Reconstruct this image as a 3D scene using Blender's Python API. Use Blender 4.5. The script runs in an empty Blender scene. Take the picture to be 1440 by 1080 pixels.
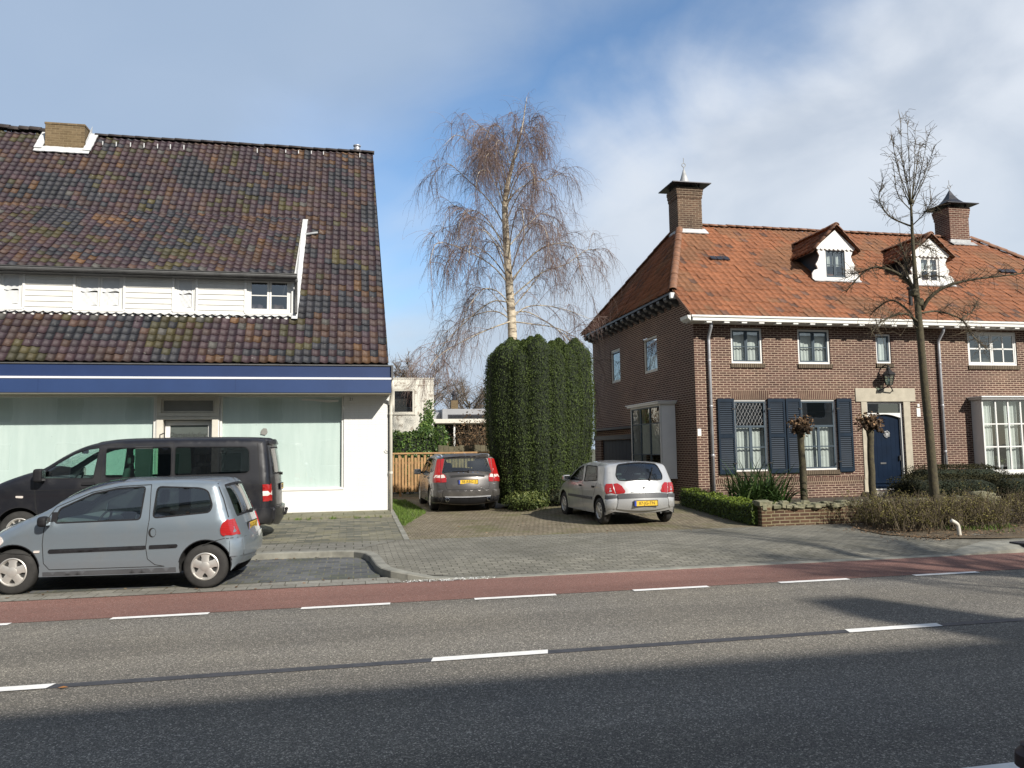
import bpy, bmesh, math, random
import numpy as np
from mathutils import Vector, Matrix, geometry
R_ = math.radians
random.seed(7)
rng = np.random.default_rng(7)
scene = bpy.context.scene
COL = scene.collection

# ---------------------------------------------------------------- camera, sky, sun, exposure
CF, CP, CR, CY, CH = 1080.0, R_(4.87), R_(-0.82), R_(11.65), 1.75
_F = np.array([math.sin(CY)*math.cos(CP), math.cos(CY)*math.cos(CP), math.sin(CP)])
_R0 = np.array([math.cos(CY), -math.sin(CY), 0.0]); _U0 = np.cross(_R0, _F)
_R = math.cos(CR)*_R0 + math.sin(CR)*_U0
_U = -math.sin(CR)*_R0 + math.cos(CR)*_U0
_C = np.array([0.0, 0.0, CH])
def ray(u, v): return (u-720)/CF*_R - (v-540)/CF*_U + _F
def aty(u, v, y):
    d = ray(u, v); return _C + d*(y/d[1])
def atx(u, v, x):
    d = ray(u, v); return _C + d*(x/d[0])
def atz(u, v, z=0.0):
    d = ray(u, v); return _C + d*((z-CH)/d[2])
def atp(u, v, p, n):
    d = ray(u, v); p = np.array(p, float); n = np.array(n, float)
    return _C + d*(((p-_C)@n)/(d@n))

cam = bpy.data.cameras.new("camera"); camo = bpy.data.objects.new("camera", cam); COL.objects.link(camo)
cam.sensor_width = 36.0; cam.sensor_fit = 'HORIZONTAL'; cam.lens = 36.0*CF/1440.0
cam.clip_start = 0.05; cam.clip_end = 3000
camo.matrix_world = Matrix(((_R[0], _U[0], -_F[0], 0), (_R[1], _U[1], -_F[1], 0), (_R[2], _U[2], -_F[2], CH), (0, 0, 0, 1)))
scene.camera = camo

SUN_AZ, SUN_EL = R_(28.5), R_(33)
SUN = Vector((math.sin(SUN_AZ)*math.cos(SUN_EL), -math.cos(SUN_AZ)*math.cos(SUN_EL), math.sin(SUN_EL)))
sl = bpy.data.lights.new("sun", 'SUN'); sl.energy = 4.9; sl.angle = R_(0.8); sl.color = (1.0, 0.945, 0.85)
so = bpy.data.objects.new("sun", sl); COL.objects.link(so); so.location = SUN*60
so.rotation_euler = SUN.to_track_quat('Z', 'Y').to_euler()

def N(nt, t, **kw):
    n = nt.nodes.new('ShaderNode'+t)
    for k, v in kw.items():
        if k.startswith('_'): setattr(n, k[1:], v)
        else:
            key = int(k[1:]) if k[0] == 'i' and k[1:].isdigit() else k.replace('__', ' ')
            if isinstance(v, bpy.types.NodeSocket): nt.links.new(v, n.inputs[key])
            else: n.inputs[key].default_value = v
    return n
def mth(nt, op, a, b=0.0, c=None, clamp=False):
    n = nt.nodes.new('ShaderNodeMath'); n.operation = op; n.use_clamp = clamp
    for i, x in enumerate((a, b) if c is None else (a, b, c)):
        if isinstance(x, bpy.types.NodeSocket): nt.links.new(x, n.inputs[i])
        else: n.inputs[i].default_value = x
    return n.outputs[0]
def mixc(nt, fac, a, b, mode='MIX'):
    n = nt.nodes.new('ShaderNodeMix'); n.data_type = 'RGBA'; n.blend_type = mode
    for i, x in ((0, fac), (6, a), (7, b)):
        if isinstance(x, bpy.types.NodeSocket): nt.links.new(x, n.inputs[i])
        elif i == 0: n.inputs[0].default_value = x
        else: n.inputs[i].default_value = (*x[:3], 1)
    return n.outputs[2]
def ramp(nt, fac, stops, interp='LINEAR'):
    n = nt.nodes.new('ShaderNodeValToRGB'); n.color_ramp.interpolation = interp
    el = n.color_ramp.elements
    while len(el) < len(stops): el.new(0.5)
    for e, (p, c) in zip(el, stops):
        e.position = p; e.color = (*c[:3], 1) if hasattr(c, '__len__') else (c, c, c, 1)
    nt.links.new(fac, n.inputs[0]); return n.outputs[0]
def smooth(nt, x, a, b):
    n = nt.nodes.new('ShaderNodeMapRange'); n.interpolation_type = 'SMOOTHSTEP'
    nt.links.new(x, n.inputs[0])
    for i, v in ((1, a), (2, b), (3, 0), (4, 1)): n.inputs[i].default_value = v
    return n.outputs[0]

world = bpy.data.worlds.new("World"); scene.world = world; world.use_nodes = True
wt = world.node_tree; wt.nodes.clear()
SKY = 0.1
sky = N(wt, 'TexSky', _sky_type='NISHITA', _sun_disc=False, _sun_elevation=SUN_EL, _sun_rotation=R_(180)-SUN_AZ)
sky.air_density = 1.0; sky.dust_density = 0.6; sky.ozone_density = 2.0
tc = N(wt, 'TexCoord')
dirn = tc.outputs['Generated']
nb = 0.62*_R + 0.785*(-_U)          # a cloud bank lying across the sky
dp = N(wt, 'VectorMath', _operation='DOT_PRODUCT', i0=dirn); dp.inputs[1].default_value = tuple(nb)
fw = N(wt, 'VectorMath', _operation='DOT_PRODUCT', i0=dirn); fw.inputs[1].default_value = tuple(_F)
sz = N(wt, 'SeparateXYZ', i0=dirn)
mp = N(wt, 'Mapping', i0=dirn); mp.inputs['Rotation'].default_value = (0.3, 0.5, 0.6); mp.inputs['Scale'].default_value = (1.0, 1.0, 1.5)
n1 = N(wt, 'TexNoise', Vector=mp.outputs[0], Scale=2.6, Detail=9.0, Roughness=0.52, Distortion=0.5)
n2 = N(wt, 'TexNoise', Vector=mp.outputs[0], Scale=4.2, Detail=7.0, Roughness=0.5, Distortion=0.4)
wob = mth(wt, 'MULTIPLY', mth(wt, 'SUBTRACT', n1.outputs[0], 0.5), 0.36)
wob2 = mth(wt, 'MULTIPLY', mth(wt, 'SUBTRACT', n2.outputs[0], 0.5), 0.10)
q = mth(wt, 'ADD', mth(wt, 'ADD', dp.outputs['Value'], wob), wob2)
right = smooth(wt, q, -0.26, -0.05)                       # bright bank on the right and low down
left = mth(wt, 'MULTIPLY', smooth(wt, mth(wt, 'MULTIPLY', q, -1.0), 0.20, 0.46), 0.9)  # thin veil high on the left
mask = mth(wt, 'MAXIMUM', right, left)
thin = mth(wt, 'MULTIPLY', smooth(wt, n2.outputs[0], 0.40, 0.72), 0.22)
mask = mth(wt, 'MAXIMUM', mask, thin)
front = smooth(wt, fw.outputs['Value'], -0.1, 0.45)
mask = mth(wt, 'MULTIPLY', mask, front)
ccol = mixc(wt, smooth(wt, n2.outputs[0], 0.33, 0.66), (0.37/SKY, 0.425/SKY, 0.51/SKY), (0.54/SKY, 0.58/SKY, 0.64/SKY))
ccol = mixc(wt, left, ccol, (0.275/SKY, 0.355/SKY, 0.475/SKY))
low = smooth(wt, sz.outputs[2], 0.42, 0.08)
ccol = mixc(wt, mth(wt, 'MULTIPLY', low, 0.6), ccol, (0.35/SKY, 0.435/SKY, 0.53/SKY))
skyc = mixc(wt, 1.0, sky.outputs[0], (1.02, 1.20, 1.30), 'MULTIPLY')
bgc = mixc(wt, mask, skyc, ccol)
back = smooth(wt, mth(wt, 'MULTIPLY', fw.outputs['Value'], -1.0), -0.35, 0.25)
bgc = mixc(wt, mth(wt, 'MULTIPLY', back, 0.75), bgc, (0.23/SKY, 0.232/SKY, 0.236/SKY))   # unseen grey cloud behind the viewer, added to neutralise the blue ambient
bg = N(wt, 'Background', Color=bgc, Strength=SKY)
wo = N(wt, 'OutputWorld'); wt.links.new(bg.outputs[0], wo.inputs[0])
scene.view_settings.view_transform = 'Standard'; scene.view_settings.look = 'None'
scene.view_settings.exposure = 0.5; scene.view_settings.gamma = 1.0
scene.cycles.max_bounces = 8; scene.cycles.transparent_max_bounces = 24
scene.cycles.use_denoising = True

# ---------------------------------------------------------------- mesh helpers
def tag(o, label=None, cat=None, group=None, kind=None):
    if label: o['label'] = label
    if cat: o['category'] = cat
    if group: o['group'] = group
    if kind: o['kind'] = kind
    return o
def thing(name, label, cat, loc=(0, 0, 0), rz=0.0, group=None):
    o = bpy.data.objects.new(name, None); COL.objects.link(o); o.empty_display_size = 0.3
    o.location = loc; o.rotation_euler = (0, 0, rz)
    return tag(o, label, cat, group)
def world_of(o):
    m = Matrix.Identity(4)
    while o is not None:
        m = (Matrix.Translation(o.location) @ o.rotation_euler.to_matrix().to_4x4()) @ m
        o = o.parent
    return m
def link(name, me, parent=None, world_coords=True):
    o = bpy.data.objects.new(name, me); COL.objects.link(o)
    if parent is not None:
        o.parent = parent
        if world_coords: me.transform(world_of(parent).inverted())
    return o
def np_mesh(name, V, F, mats, parent=None, col=None, rnd=None, smooth=False, world_coords=True):
    """fast mesh from numpy arrays: V (n,3), F (m,k)"""
    V = np.asarray(V, np.float32); F = np.asarray(F, np.int32); k = F.shape[1]
    me = bpy.data.meshes.new(name)
    me.vertices.add(len(V)); me.vertices.foreach_set('co', V.ravel())
    me.loops.add(F.size); me.loops.foreach_set('vertex_index', F.ravel())
    me.polygons.add(len(F)); me.polygons.foreach_set('loop_start', np.arange(0, F.size, k, dtype=np.int32))
    me.update(calc_edges=True); me.validate()
    for m in (mats if isinstance(mats, (list, tuple)) else [mats]): me.materials.append(m)
    if col is not None:
        a = me.attributes.new('col', 'FLOAT_COLOR', 'FACE')
        c = np.ones((len(F), 4), np.float32); c[:, :3] = col; a.data.foreach_set('color', c.ravel())
    if rnd is not None:
        a = me.attributes.new('rnd', 'FLOAT', 'FACE'); a.data.foreach_set('value', np.asarray(rnd, np.float32))
    if smooth: me.polygons.foreach_set('use_smooth', np.ones(len(F), bool))
    return link(name, me, parent, world_coords)

class MB:
    def __init__(s, T=None): s.v = []; s.f = []; s.m = []; s.T = T
    def add(s, vs, fs, mi=0):
        b = len(s.v)
        if s.T is not None: vs = [s.T(*p) for p in vs]
        s.v += [tuple(map(float, p)) for p in vs]; s.f += [tuple(b+i for i in f) for f in fs]; s.m += [mi]*len(fs)
        return s
    def box(s, x0, x1, y0, y1, z0, z1, mi=0):
        return s.add([(x0, y0, z0), (x1, y0, z0), (x1, y1, z0), (x0, y1, z0), (x0, y0, z1), (x1, y0, z1), (x1, y1, z1), (x0, y1, z1)],
                     [(0, 3, 2, 1), (4, 5, 6, 7), (0, 1, 5, 4), (1, 2, 6, 5), (2, 3, 7, 6), (3, 0, 4, 7)], mi)
    def quad(s, a, b, c, d, mi=0): return s.add([a, b, c, d], [(0, 1, 2, 3)], mi)
    def poly(s, pts, mi=0): return s.add(pts, [tuple(range(len(pts)))], mi)
    def prism(s, pts, d, mi=0):
        n = len(pts); q = [(p[0]+d[0], p[1]+d[1], p[2]+d[2]) for p in pts]
        return s.add(list(pts)+q, [tuple(range(n)), tuple(range(2*n-1, n-1, -1))]+[(i, (i+1) % n, n+(i+1) % n, n+i) for i in range(n)], mi)
    def tube(s, path, rad, n=8, mi=0, cap=True):
        P = [Vector(p) for p in path]; r = rad if hasattr(rad, '__len__') else [rad]*len(P)
        vs = []; up = None
        for i, p in enumerate(P):
            t = (P[min(i+1, len(P)-1)]-P[max(i-1, 0)])
            t = t.normalized() if t.length > 1e-9 else Vector((0, 0, 1))
            if up is None:
                up = Vector((0, 0, 1)) if abs(t.z) < 0.9 else Vector((1, 0, 0))
            a = t.cross(up); a = a.normalized() if a.length > 1e-6 else t.orthogonal().normalized()
            b = a.cross(t).normalized(); up = b
            for k in range(n):
                w = 2*math.pi*k/n; vs.append(p+(a*math.cos(w)+b*math.sin(w))*r[i])
        fs = [(i*n+k, i*n+(k+1) % n, (i+1)*n+(k+1) % n, (i+1)*n+k) for i in range(len(P)-1) for k in range(n)]
        if cap: fs += [tuple(range(n-1, -1, -1)), tuple(range((len(P)-1)*n, len(P)*n))]
        return s.add(vs, fs, mi)
    def lathe(s, c, prof, axis='z', n=24, mi=0):
        """prof: (radius, height) pairs round an axis through c"""
        vs = []
        for r, h in prof:
            for k in range(n):
                w = 2*math.pi*k/n; a, b = r*math.cos(w), r*math.sin(w)
                vs.append({'z': (c[0]+a, c[1]+b, c[2]+h), 'y': (c[0]+a, c[1]+h, c[2]+b), 'x': (c[0]+h, c[1]+a, c[2]+b)}[axis])
        fs = [(i*n+k, i*n+(k+1) % n, (i+1)*n+(k+1) % n, (i+1)*n+k) for i in range(len(prof)-1) for k in range(n)]
        return s.add(vs, fs, mi)
    def ring(s, x0, x1, y0, y1, z0, z1, w, mi=0, wb=None):
        """a rectangular frame in the x-z plane, butted bars of width w"""
        wb = w if wb is None else wb
        s.box(x0, x1, y0, y1, z1-w, z1, mi); s.box(x0, x1, y0, y1, z0, z0+wb, mi)
        s.box(x0, x0+w, y0, y1, z0+wb, z1-w, mi); s.box(x1-w, x1, y0, y1, z0+wb, z1-w, mi); return s
    def build(s, name, mats, parent=None, smooth=False, bevel=0.0, seg=1, recalc=True, sub=0, world_coords=True, angle=None):
        me = bpy.data.meshes.new(name); me.from_pydata(s.v, [], s.f)
        for m in (mats if isinstance(mats, (list, tuple)) else [mats]): me.materials.append(m)
        if len(set(s.m)) > 1: me.polygons.foreach_set('material_index', s.m)
        if recalc:
            bm = bmesh.new(); bm.from_mesh(me); bmesh.ops.recalc_face_normals(bm, faces=bm.faces); bm.to_mesh(me); bm.free()
        me.update()
        if smooth: me.polygons.foreach_set('use_smooth', [True]*len(me.polygons))
        uv = me.uv_layers.new(name='UVMap'); co = [v.co for v in me.vertices]
        buf = []
        for p in me.polygons:
            nx, ny, nz = map(abs, p.normal)
            for vi in p.vertices:
                c = co[vi]
                if nz >= nx and nz >= ny: buf += (c.x, c.y)
                elif ny >= nx: buf += (c.x, c.z)
                else: buf += (c.y, c.z)
        uv.data.foreach_set('uv', buf)
        o = link(name, me, parent, world_coords)
        if angle is not None:
            me.polygons.foreach_set('use_smooth', [True]*len(me.polygons)); me.set_sharp_from_angle(angle=R_(angle))
        if bevel:
            b = o.modifiers.new('bevel', 'BEVEL'); b.width = bevel; b.segments = seg; b.limit_method = 'ANGLE'; b.angle_limit = R_(40)
        if sub:
            b = o.modifiers.new('sub', 'SUBSURF'); b.levels = b.render_levels = sub
        return o
def build_each(mb, name, mats, parent=None, **kw):
    """every loose piece of mb becomes a mesh of its own"""
    par = list(range(len(mb.v)))
    def find(a):
        while par[a] != a: par[a] = par[par[a]]; a = par[a]
        return a
    for f in mb.f:
        for i in f[1:]: par[find(i)] = find(f[0])
    grp = {}
    for f, m in zip(mb.f, mb.m): grp.setdefault(find(f[0]), []).append((f, m))
    out = []
    for fs in grp.values():
        q = MB(); ids = sorted({i for f, _ in fs for i in f}); mp = {i: k for k, i in enumerate(ids)}
        q.v = [mb.v[i] for i in ids]; q.f = [tuple(mp[i] for i in f) for f, _ in fs]; q.m = [m for _, m in fs]; out.append(q.build(name, mats, parent, **kw))
    return out
def wall_holes(mb, T, u0, u1, z0, z1, holes, depth=0.12, mi=0, mr=0, top=None):
    """a wall sheet in (u, out, z) with rectangular holes and reveals"""
    us = sorted({u0, u1, *[h[0] for h in holes], *[h[1] for h in holes]}); zs = sorted({z0, z1, *[h[2] for h in holes], *[h[3] for h in holes]})
    old = mb.T; mb.T = T
    idx = {}; vs = []; fs = []
    def vid(i, j):
        if (i, j) not in idx: idx[(i, j)] = len(vs); vs.append((us[i], 0, zs[j]))
        return idx[(i, j)]
    for i in range(len(us)-1):
        for j in range(len(zs)-1):
            cu, cz = (us[i]+us[i+1])/2, (zs[j]+zs[j+1])/2
            if any(h[0] < cu < h[1] and h[2] < cz < h[3] for h in holes): continue
            fs.append((vid(i, j), vid(i+1, j), vid(i+1, j+1), vid(i, j+1)))
    mb.add(vs, fs, mi)
    for a, b, c, d in holes:
        mb.quad((a, 0, c), (b, 0, c), (b, -depth, c), (a, -depth, c), mr); mb.quad((a, 0, d), (b, 0, d), (b, -depth, d), (a, -depth, d), mr)
        mb.quad((a, 0, c), (a, 0, d), (a, -depth, d), (a, -depth, c), mr); mb.quad((b, 0, c), (b, 0, d), (b, -depth, d), (b, -depth, c), mr)
    mb.T = old
def Tfront(y): return lambda u, d, z: (u, y-d, z)
def Tleft(x): return lambda u, d, z: (x-d, u, z)

def text_mesh(name, body, size, mat, parent, loc, rot, extrude=0.002, shear=0.0, world_coords=True, align='CENTER'):
    cu = bpy.data.curves.new(name, 'FONT'); cu.body = body; cu.size = size; cu.align_x = align; cu.align_y = 'CENTER'
    cu.extrude = extrude; cu.shear = shear; cu.resolution_u = 3
    o = bpy.data.objects.new(name, cu); COL.objects.link(o)
    dg = bpy.context.evaluated_depsgraph_get(); me = bpy.data.meshes.new_from_object(o.evaluated_get(dg))
    bpy.data.objects.remove(o); bpy.data.curves.remove(cu)
    me.materials.clear(); me.materials.append(mat); me.name = name
    me.transform(Matrix.Translation(loc) @ rot.to_4x4())
    return link(name, me, parent, world_coords)
# ---------------------------------------------------------------- materials
def new_mat(name):
    m = bpy.data.materials.new(name); m.use_nodes = True; nt = m.node_tree
    return m, nt, nt.nodes['Principled BSDF']
def hooks(nt, b, color=None, rough=None, height=None, bs=0.3, bd=0.01):
    if color is not None:
        if isinstance(color, bpy.types.NodeSocket): nt.links.new(color, b.inputs['Base Color'])
        else: b.inputs['Base Color'].default_value = (*color[:3], 1)
    if rough is not None:
        if isinstance(rough, bpy.types.NodeSocket): nt.links.new(rough, b.inputs['Roughness'])
        else: b.inputs['Roughness'].default_value = rough
    if height is not None:
        n = N(nt, 'Bump', Strength=bs, Distance=bd, Height=height); nt.links.new(n.outputs[0], b.inputs['Normal'])
def pos(nt, kind='Position'):
    if kind == 'Object': return N(nt, 'TexCoord').outputs['Object']
    if kind == 'UV': return N(nt, 'TexCoord').outputs['UV']
    return N(nt, 'NewGeometry').outputs['Position']
def noise(nt, co, scale, detail=4.0, rough=0.55, dist=0.0):
    return N(nt, 'TexNoise', Vector=co, Scale=scale, Detail=detail, Roughness=rough, Distortion=dist).outputs[0]
def simple(name, col, rough=0.6, metal=0.0, var=0.15, scale=3.0, bump=0.0, bscale=60.0, coord='Object', spec=0.5, coat=0.0, dark=None):
    m, nt, b = new_mat(name); co = pos(nt, coord)
    f = noise(nt, co, scale, 6.0, 0.6)
    c0 = tuple(x*(1-var) for x in col) if dark is None else dark; c1 = tuple(min(1, x*(1+var)) for x in col)
    hooks(nt, b, ramp(nt, f, [(0.3, c0), (0.7, c1)]), rough)
    if bump: hooks(nt, b, height=noise(nt, co, bscale, 3.0), bs=bump, bd=0.01)
    b.inputs['Metallic'].default_value = metal; b.inputs['Specular IOR Level'].default_value = spec
    b.inputs['Coat Weight'].default_value = coat; b.inputs['Coat Roughness'].default_value = 0.05
    return m
def brick_mat(name, c1, c2, mortar, bw=0.215, rh=0.0625, ms=0.011, stain=(0.5, 0.5, 0.5), bstr=0.5, vmix=0.5, bias=0.0, scale_uv=1.0):
    m, nt, b = new_mat(name); uv = pos(nt, 'UV')
    t = N(nt, 'TexBrick', Vector=uv, Color1=(*c1, 1), Color2=(*c2, 1), Mortar=(*mortar, 1), Scale=1.0, Mortar__Size=ms, Mortar__Smooth=0.2, Bias=bias, Brick__Width=bw, Row__Height=rh)
    t.offset = 0.5; t.squash = 1.0
    p = pos(nt)
    big = noise(nt, p, 0.7, 6.0, 0.6); fine = noise(nt, p, 9.0, 6.0, 0.7)
    c = mixc(nt, vmix, t.outputs[0], mixc(nt, 1.0, t.outputs[0], ramp(nt, fine, [(0.25, 0.55), (0.75, 1.35)]), 'MULTIPLY'))
    c = mixc(nt, 1.0, c, ramp(nt, big, [(0.3, stain), (0.72, (1.08, 1.05, 1.0))]), 'MULTIPLY')
    hooks(nt, b, c, 0.85, mth(nt, 'ADD', mth(nt, 'MULTIPLY', t.outputs[1], -1.0), mth(nt, 'MULTIPLY', fine, 0.4)), bstr, 0.006)
    b.inputs['Specular IOR Level'].default_value = 0.25
    return m
def paver_mat(name, c1, c2, joint, bw, rh, ms=0.008, moss=None, moss_amt=0.5, offset=0.5, big_scale=0.6, rough=0.85, coord='UV', bstr=0.6, mossscale=1.4, rot=0.0):
    m, nt, b = new_mat(name); p = pos(nt)
    mp = N(nt, 'Mapping', i0=p); mp.inputs['Rotation'].default_value = (0, 0, rot)
    wob = noise(nt, p, 1.1, 2.0); wv = N(nt, 'VectorMath', _operation='ADD', i0=mp.outputs[0])
    cx = N(nt, 'CombineXYZ', X=mth(nt, 'MULTIPLY', mth(nt, 'SUBTRACT', wob, 0.5), 0.03), Y=mth(nt, 'MULTIPLY', mth(nt, 'SUBTRACT', noise(nt, p, 1.7, 2.0), 0.5), 0.03)); nt.links.new(cx.outputs[0], wv.inputs[1])
    t = N(nt, 'TexBrick', Vector=wv.outputs[0], Color1=(*c1, 1), Color2=(*c2, 1), Mortar=(*joint, 1), Scale=1.0, Mortar__Size=ms, Mortar__Smooth=0.3, Bias=0.0, Brick__Width=bw, Row__Height=rh)
    t.offset = offset
    fine = noise(nt, p, 22.0, 6.0, 0.7); big = noise(nt, p, big_scale, 5.0, 0.6)
    c = mixc(nt, 1.0, t.outputs[0], ramp(nt, fine, [(0.25, 0.66), (0.78, 1.3)]), 'MULTIPLY')
    c = mixc(nt, 1.0, c, ramp(nt, big, [(0.28, 0.7), (0.72, 1.16)]), 'MULTIPLY')
    if moss is not None:
        mm = mth(nt, 'ADD', noise(nt, p, mossscale, 7.0, 0.65), mth(nt, 'MULTIPLY', t.outputs[1], 0.12))
        c = mixc(nt, mth(nt, 'MULTIPLY', smooth(nt, mm, 0.5, 0.68), moss_amt), c, moss)
    hooks(nt, b, c, rough, mth(nt, 'ADD', mth(nt, 'MULTIPLY', t.outputs[1], -1.0), mth(nt, 'MULTIPLY', fine, 0.5)), bstr, 0.006)
    b.inputs['Specular IOR Level'].default_value = 0.3
    return m
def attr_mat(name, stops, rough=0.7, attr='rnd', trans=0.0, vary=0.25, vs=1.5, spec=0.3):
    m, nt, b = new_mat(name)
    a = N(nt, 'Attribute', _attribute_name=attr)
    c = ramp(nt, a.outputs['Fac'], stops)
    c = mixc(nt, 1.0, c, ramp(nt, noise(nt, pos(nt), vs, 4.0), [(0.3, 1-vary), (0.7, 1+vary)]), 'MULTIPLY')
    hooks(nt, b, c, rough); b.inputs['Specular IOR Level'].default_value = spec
    if trans:
        tr = N(nt, 'BsdfTranslucent', Color=c); ms = N(nt, 'MixShader', i0=trans)
        out = nt.nodes['Material Output']
        nt.links.new(b.outputs[0], ms.inputs[1]); nt.links.new(tr.outputs[0], ms.inputs[2]); nt.links.new(ms.outputs[0], out.inputs[0])
    return m
def glass_mat(name, tint=(0.9, 0.95, 0.93), refl=0.9, base=0.04, rough=0.0, wave=0.0):
    m = bpy.data.materials.new(name); m.use_nodes = True; nt = m.node_tree; nt.nodes.clear()
    tr = N(nt, 'BsdfTransparent', Color=(*tint, 1)); gl = N(nt, 'BsdfGlossy', Color=(refl, refl, refl, 1), Roughness=rough)
    gn = N(nt, 'NewGeometry'); dt = N(nt, 'VectorMath', _operation='DOT_PRODUCT', i0=gn.outputs['Normal'], i1=gn.outputs['Incoming']); cs = mth(nt, 'ABSOLUTE', dt.outputs['Value']); fr = mth(nt, 'POWER', mth(nt, 'SUBTRACT', 1.0, cs, clamp=True), 5.0)
    if wave:
        bp = N(nt, 'Bump', Strength=wave, Distance=0.02, Height=noise(nt, pos(nt), 1.3, 2.0)); nt.links.new(bp.outputs[0], gl.inputs['Normal'])
    f = mth(nt, 'MULTIPLY_ADD', fr, 0.9, base+0.06, clamp=True)
    ms = N(nt, 'MixShader', i0=f); nt.links.new(tr.outputs[0], ms.inputs[1]); nt.links.new(gl.outputs[0], ms.inputs[2])
    o = N(nt, 'OutputMaterial'); nt.links.new(ms.outputs[0], o.inputs[0]); return m
def paint_mat(name, col, metal=0.5, rough=0.35, dust=(0.2, 0.18, 0.15), dust_amt=0.25, coat=0.9):
    m, nt, b = new_mat(name); co = pos(nt, 'Object')
    f = noise(nt, co, 2.5, 6.0, 0.6); sep = N(nt, 'SeparateXYZ', i0=co)
    low = mth(nt, 'MULTIPLY', smooth(nt, sep.outputs[2], 0.75, 0.15), 0.55)
    d = mth(nt, 'MULTIPLY', mth(nt, 'ADD', smooth(nt, f, 0.45, 0.75), low), dust_amt, clamp=True)
    hooks(nt, b, mixc(nt, d, col, dust), mth(nt, 'MULTIPLY_ADD', d, 0.5, rough))
    b.inputs['Metallic'].default_value = metal; b.inputs['Coat Weight'].default_value = coat; b.inputs['Coat Roughness'].default_value = 0.06
    fl = N(nt, 'TexVoronoi', Vector=co, Scale=900.0)
    return m

# ground
def asphalt_mat(name, base, light, amt, tint):
    m, nt, b = new_mat(name); p = pos(nt)
    v = N(nt, 'TexVoronoi', Vector=p, Scale=105.0, Randomness=1.0); v2 = N(nt, 'TexVoronoi', Vector=p, Scale=230.0)
    s1 = N(nt, 'SeparateColor', i0=v.outputs['Color']); s2 = N(nt, 'SeparateColor', i0=v2.outputs['Color'])
    stone = ramp(nt, s1.outputs[0], [(0.0, base), (0.55, tuple(x*1.3 for x in base)), (0.86, tuple(x*.65+y*.35 for x, y in zip(base, light))), (1.0, light)])
    sm = ramp(nt, s2.outputs[0], [(0.0, 0.55), (0.6, 1.0), (1.0, 1.7)])
    c = mixc(nt, 1.0, stone, sm, 'MULTIPLY')
    big = noise(nt, p, 0.35, 6.0, 0.62); mp = N(nt, 'Mapping', i0=p); mp.inputs['Scale'].default_value = (0.12, 1.3, 1)
    streak = noise(nt, mp.outputs[0], 1.0, 5.0, 0.6)
    c = mixc(nt, 1.0, c, ramp(nt, big, [(0.3, (0.86, 0.86, 0.87)), (0.7, tint)]), 'MULTIPLY')
    c = mixc(nt, 1.0, c, ramp(nt, streak, [(0.3, 0.85), (0.7, 1.15)]), 'MULTIPLY')
    sp = N(nt, 'SeparateXYZ', i0=p); trk = mth(nt, 'SINE', mth(nt, 'MULTIPLY', mth(nt, 'ADD', sp.outputs[1], 0.55), 3.6))   # worn wheel tracks along the lanes
    c = mixc(nt, 1.0, c, ramp(nt, mth(nt, 'MULTIPLY_ADD', trk, 0.35, noise(nt, mp.outputs[0], 2.2, 5.0, 0.7)), [(0.15, 0.90), (0.95, 1.10)]), 'MULTIPLY')
    oil = smooth(nt, noise(nt, p, 0.9, 3.0, 0.5), 0.66, 0.74); c = mixc(nt, mth(nt, 'MULTIPLY', oil, 0.35), c, tuple(x*.8 for x in base))
    hooks(nt, b, c, 0.88, mth(nt, 'ADD', mth(nt, 'MULTIPLY', v.outputs['Distance'], -1.0), s2.outputs[1]), 0.4, 0.006)
    b.inputs['Specular IOR Level'].default_value = 0.3
    return m
m_asphalt = asphalt_mat('asphalt', (0.102, 0.096, 0.086), (0.42, 0.39, 0.34), 0.5, (1.10, 1.06, 0.98))
m_red = asphalt_mat('red_asphalt', (0.160, 0.082, 0.066), (0.27, 0.185, 0.16), 0.5, (1.08, 1.05, 1.03))
m_seam = simple('bitumen_seam', (0.045, 0.045, 0.05), 0.6, var=0.3, scale=8)
def worn_paint(name, col, under):
    m, nt, b = new_mat(name); p = pos(nt)
    f = mth(nt, 'ADD', mth(nt, 'MULTIPLY', noise(nt, p, 60.0, 4.0, 0.7), 0.6), mth(nt, 'MULTIPLY', noise(nt, p, 4.0, 5.0, 0.6), 0.4))
    hooks(nt, b, mixc(nt, smooth(nt, f, 0.60, 0.70), ramp(nt, noise(nt, p, 12.0), [(0.3, tuple(x*0.82 for x in col)), (0.7, col)]), under), 0.7)
    return m
m_line = worn_paint('road_paint', (0.78, 0.77, 0.74), (0.18, 0.17, 0.16))
m_ground = simple('bare_ground', (0.085, 0.085, 0.05), 0.95, var=0.4, scale=0.8, bump=0.4, bscale=12, coord='Position')
m_sidewalk = paver_mat('concrete_tiles', (0.185, 0.178, 0.152), (0.225, 0.215, 0.185), (0.05, 0.048, 0.036), 0.3, 0.3, 0.011, moss=(0.13, 0.125, 0.085), moss_amt=0.45)
m_crossing = paver_mat('concrete_pavers', (0.165, 0.157, 0.130), (0.235, 0.222, 0.185), (0.05, 0.048, 0.036), 0.2, 0.1, 0.008, moss=(0.105, 0.10, 0.075), moss_amt=0.5)
m_drive = paver_mat('drive_clinkers', (0.165, 0.135, 0.095), (0.225, 0.19, 0.135), (0.075, 0.065, 0.042), 0.1, 0.2, 0.008, moss=(0.10, 0.105, 0.035), moss_amt=0.6, mossscale=0.9)
m_fore = paver_mat('forecourt_tiles', (0.082, 0.085, 0.075), (0.225, 0.21, 0.155), (0.045, 0.045, 0.03), 0.3, 0.15, 0.010, moss=(0.20, 0.185, 0.115), moss_amt=0.6)
m_bay = paver_mat('bay_setts', (0.07, 0.074, 0.082), (0.125, 0.128, 0.132), (0.155, 0.15, 0.115), 0.21, 0.2, 0.013, moss=(0.07, 0.08, 0.035), moss_amt=0.4, offset=0.5)
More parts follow.
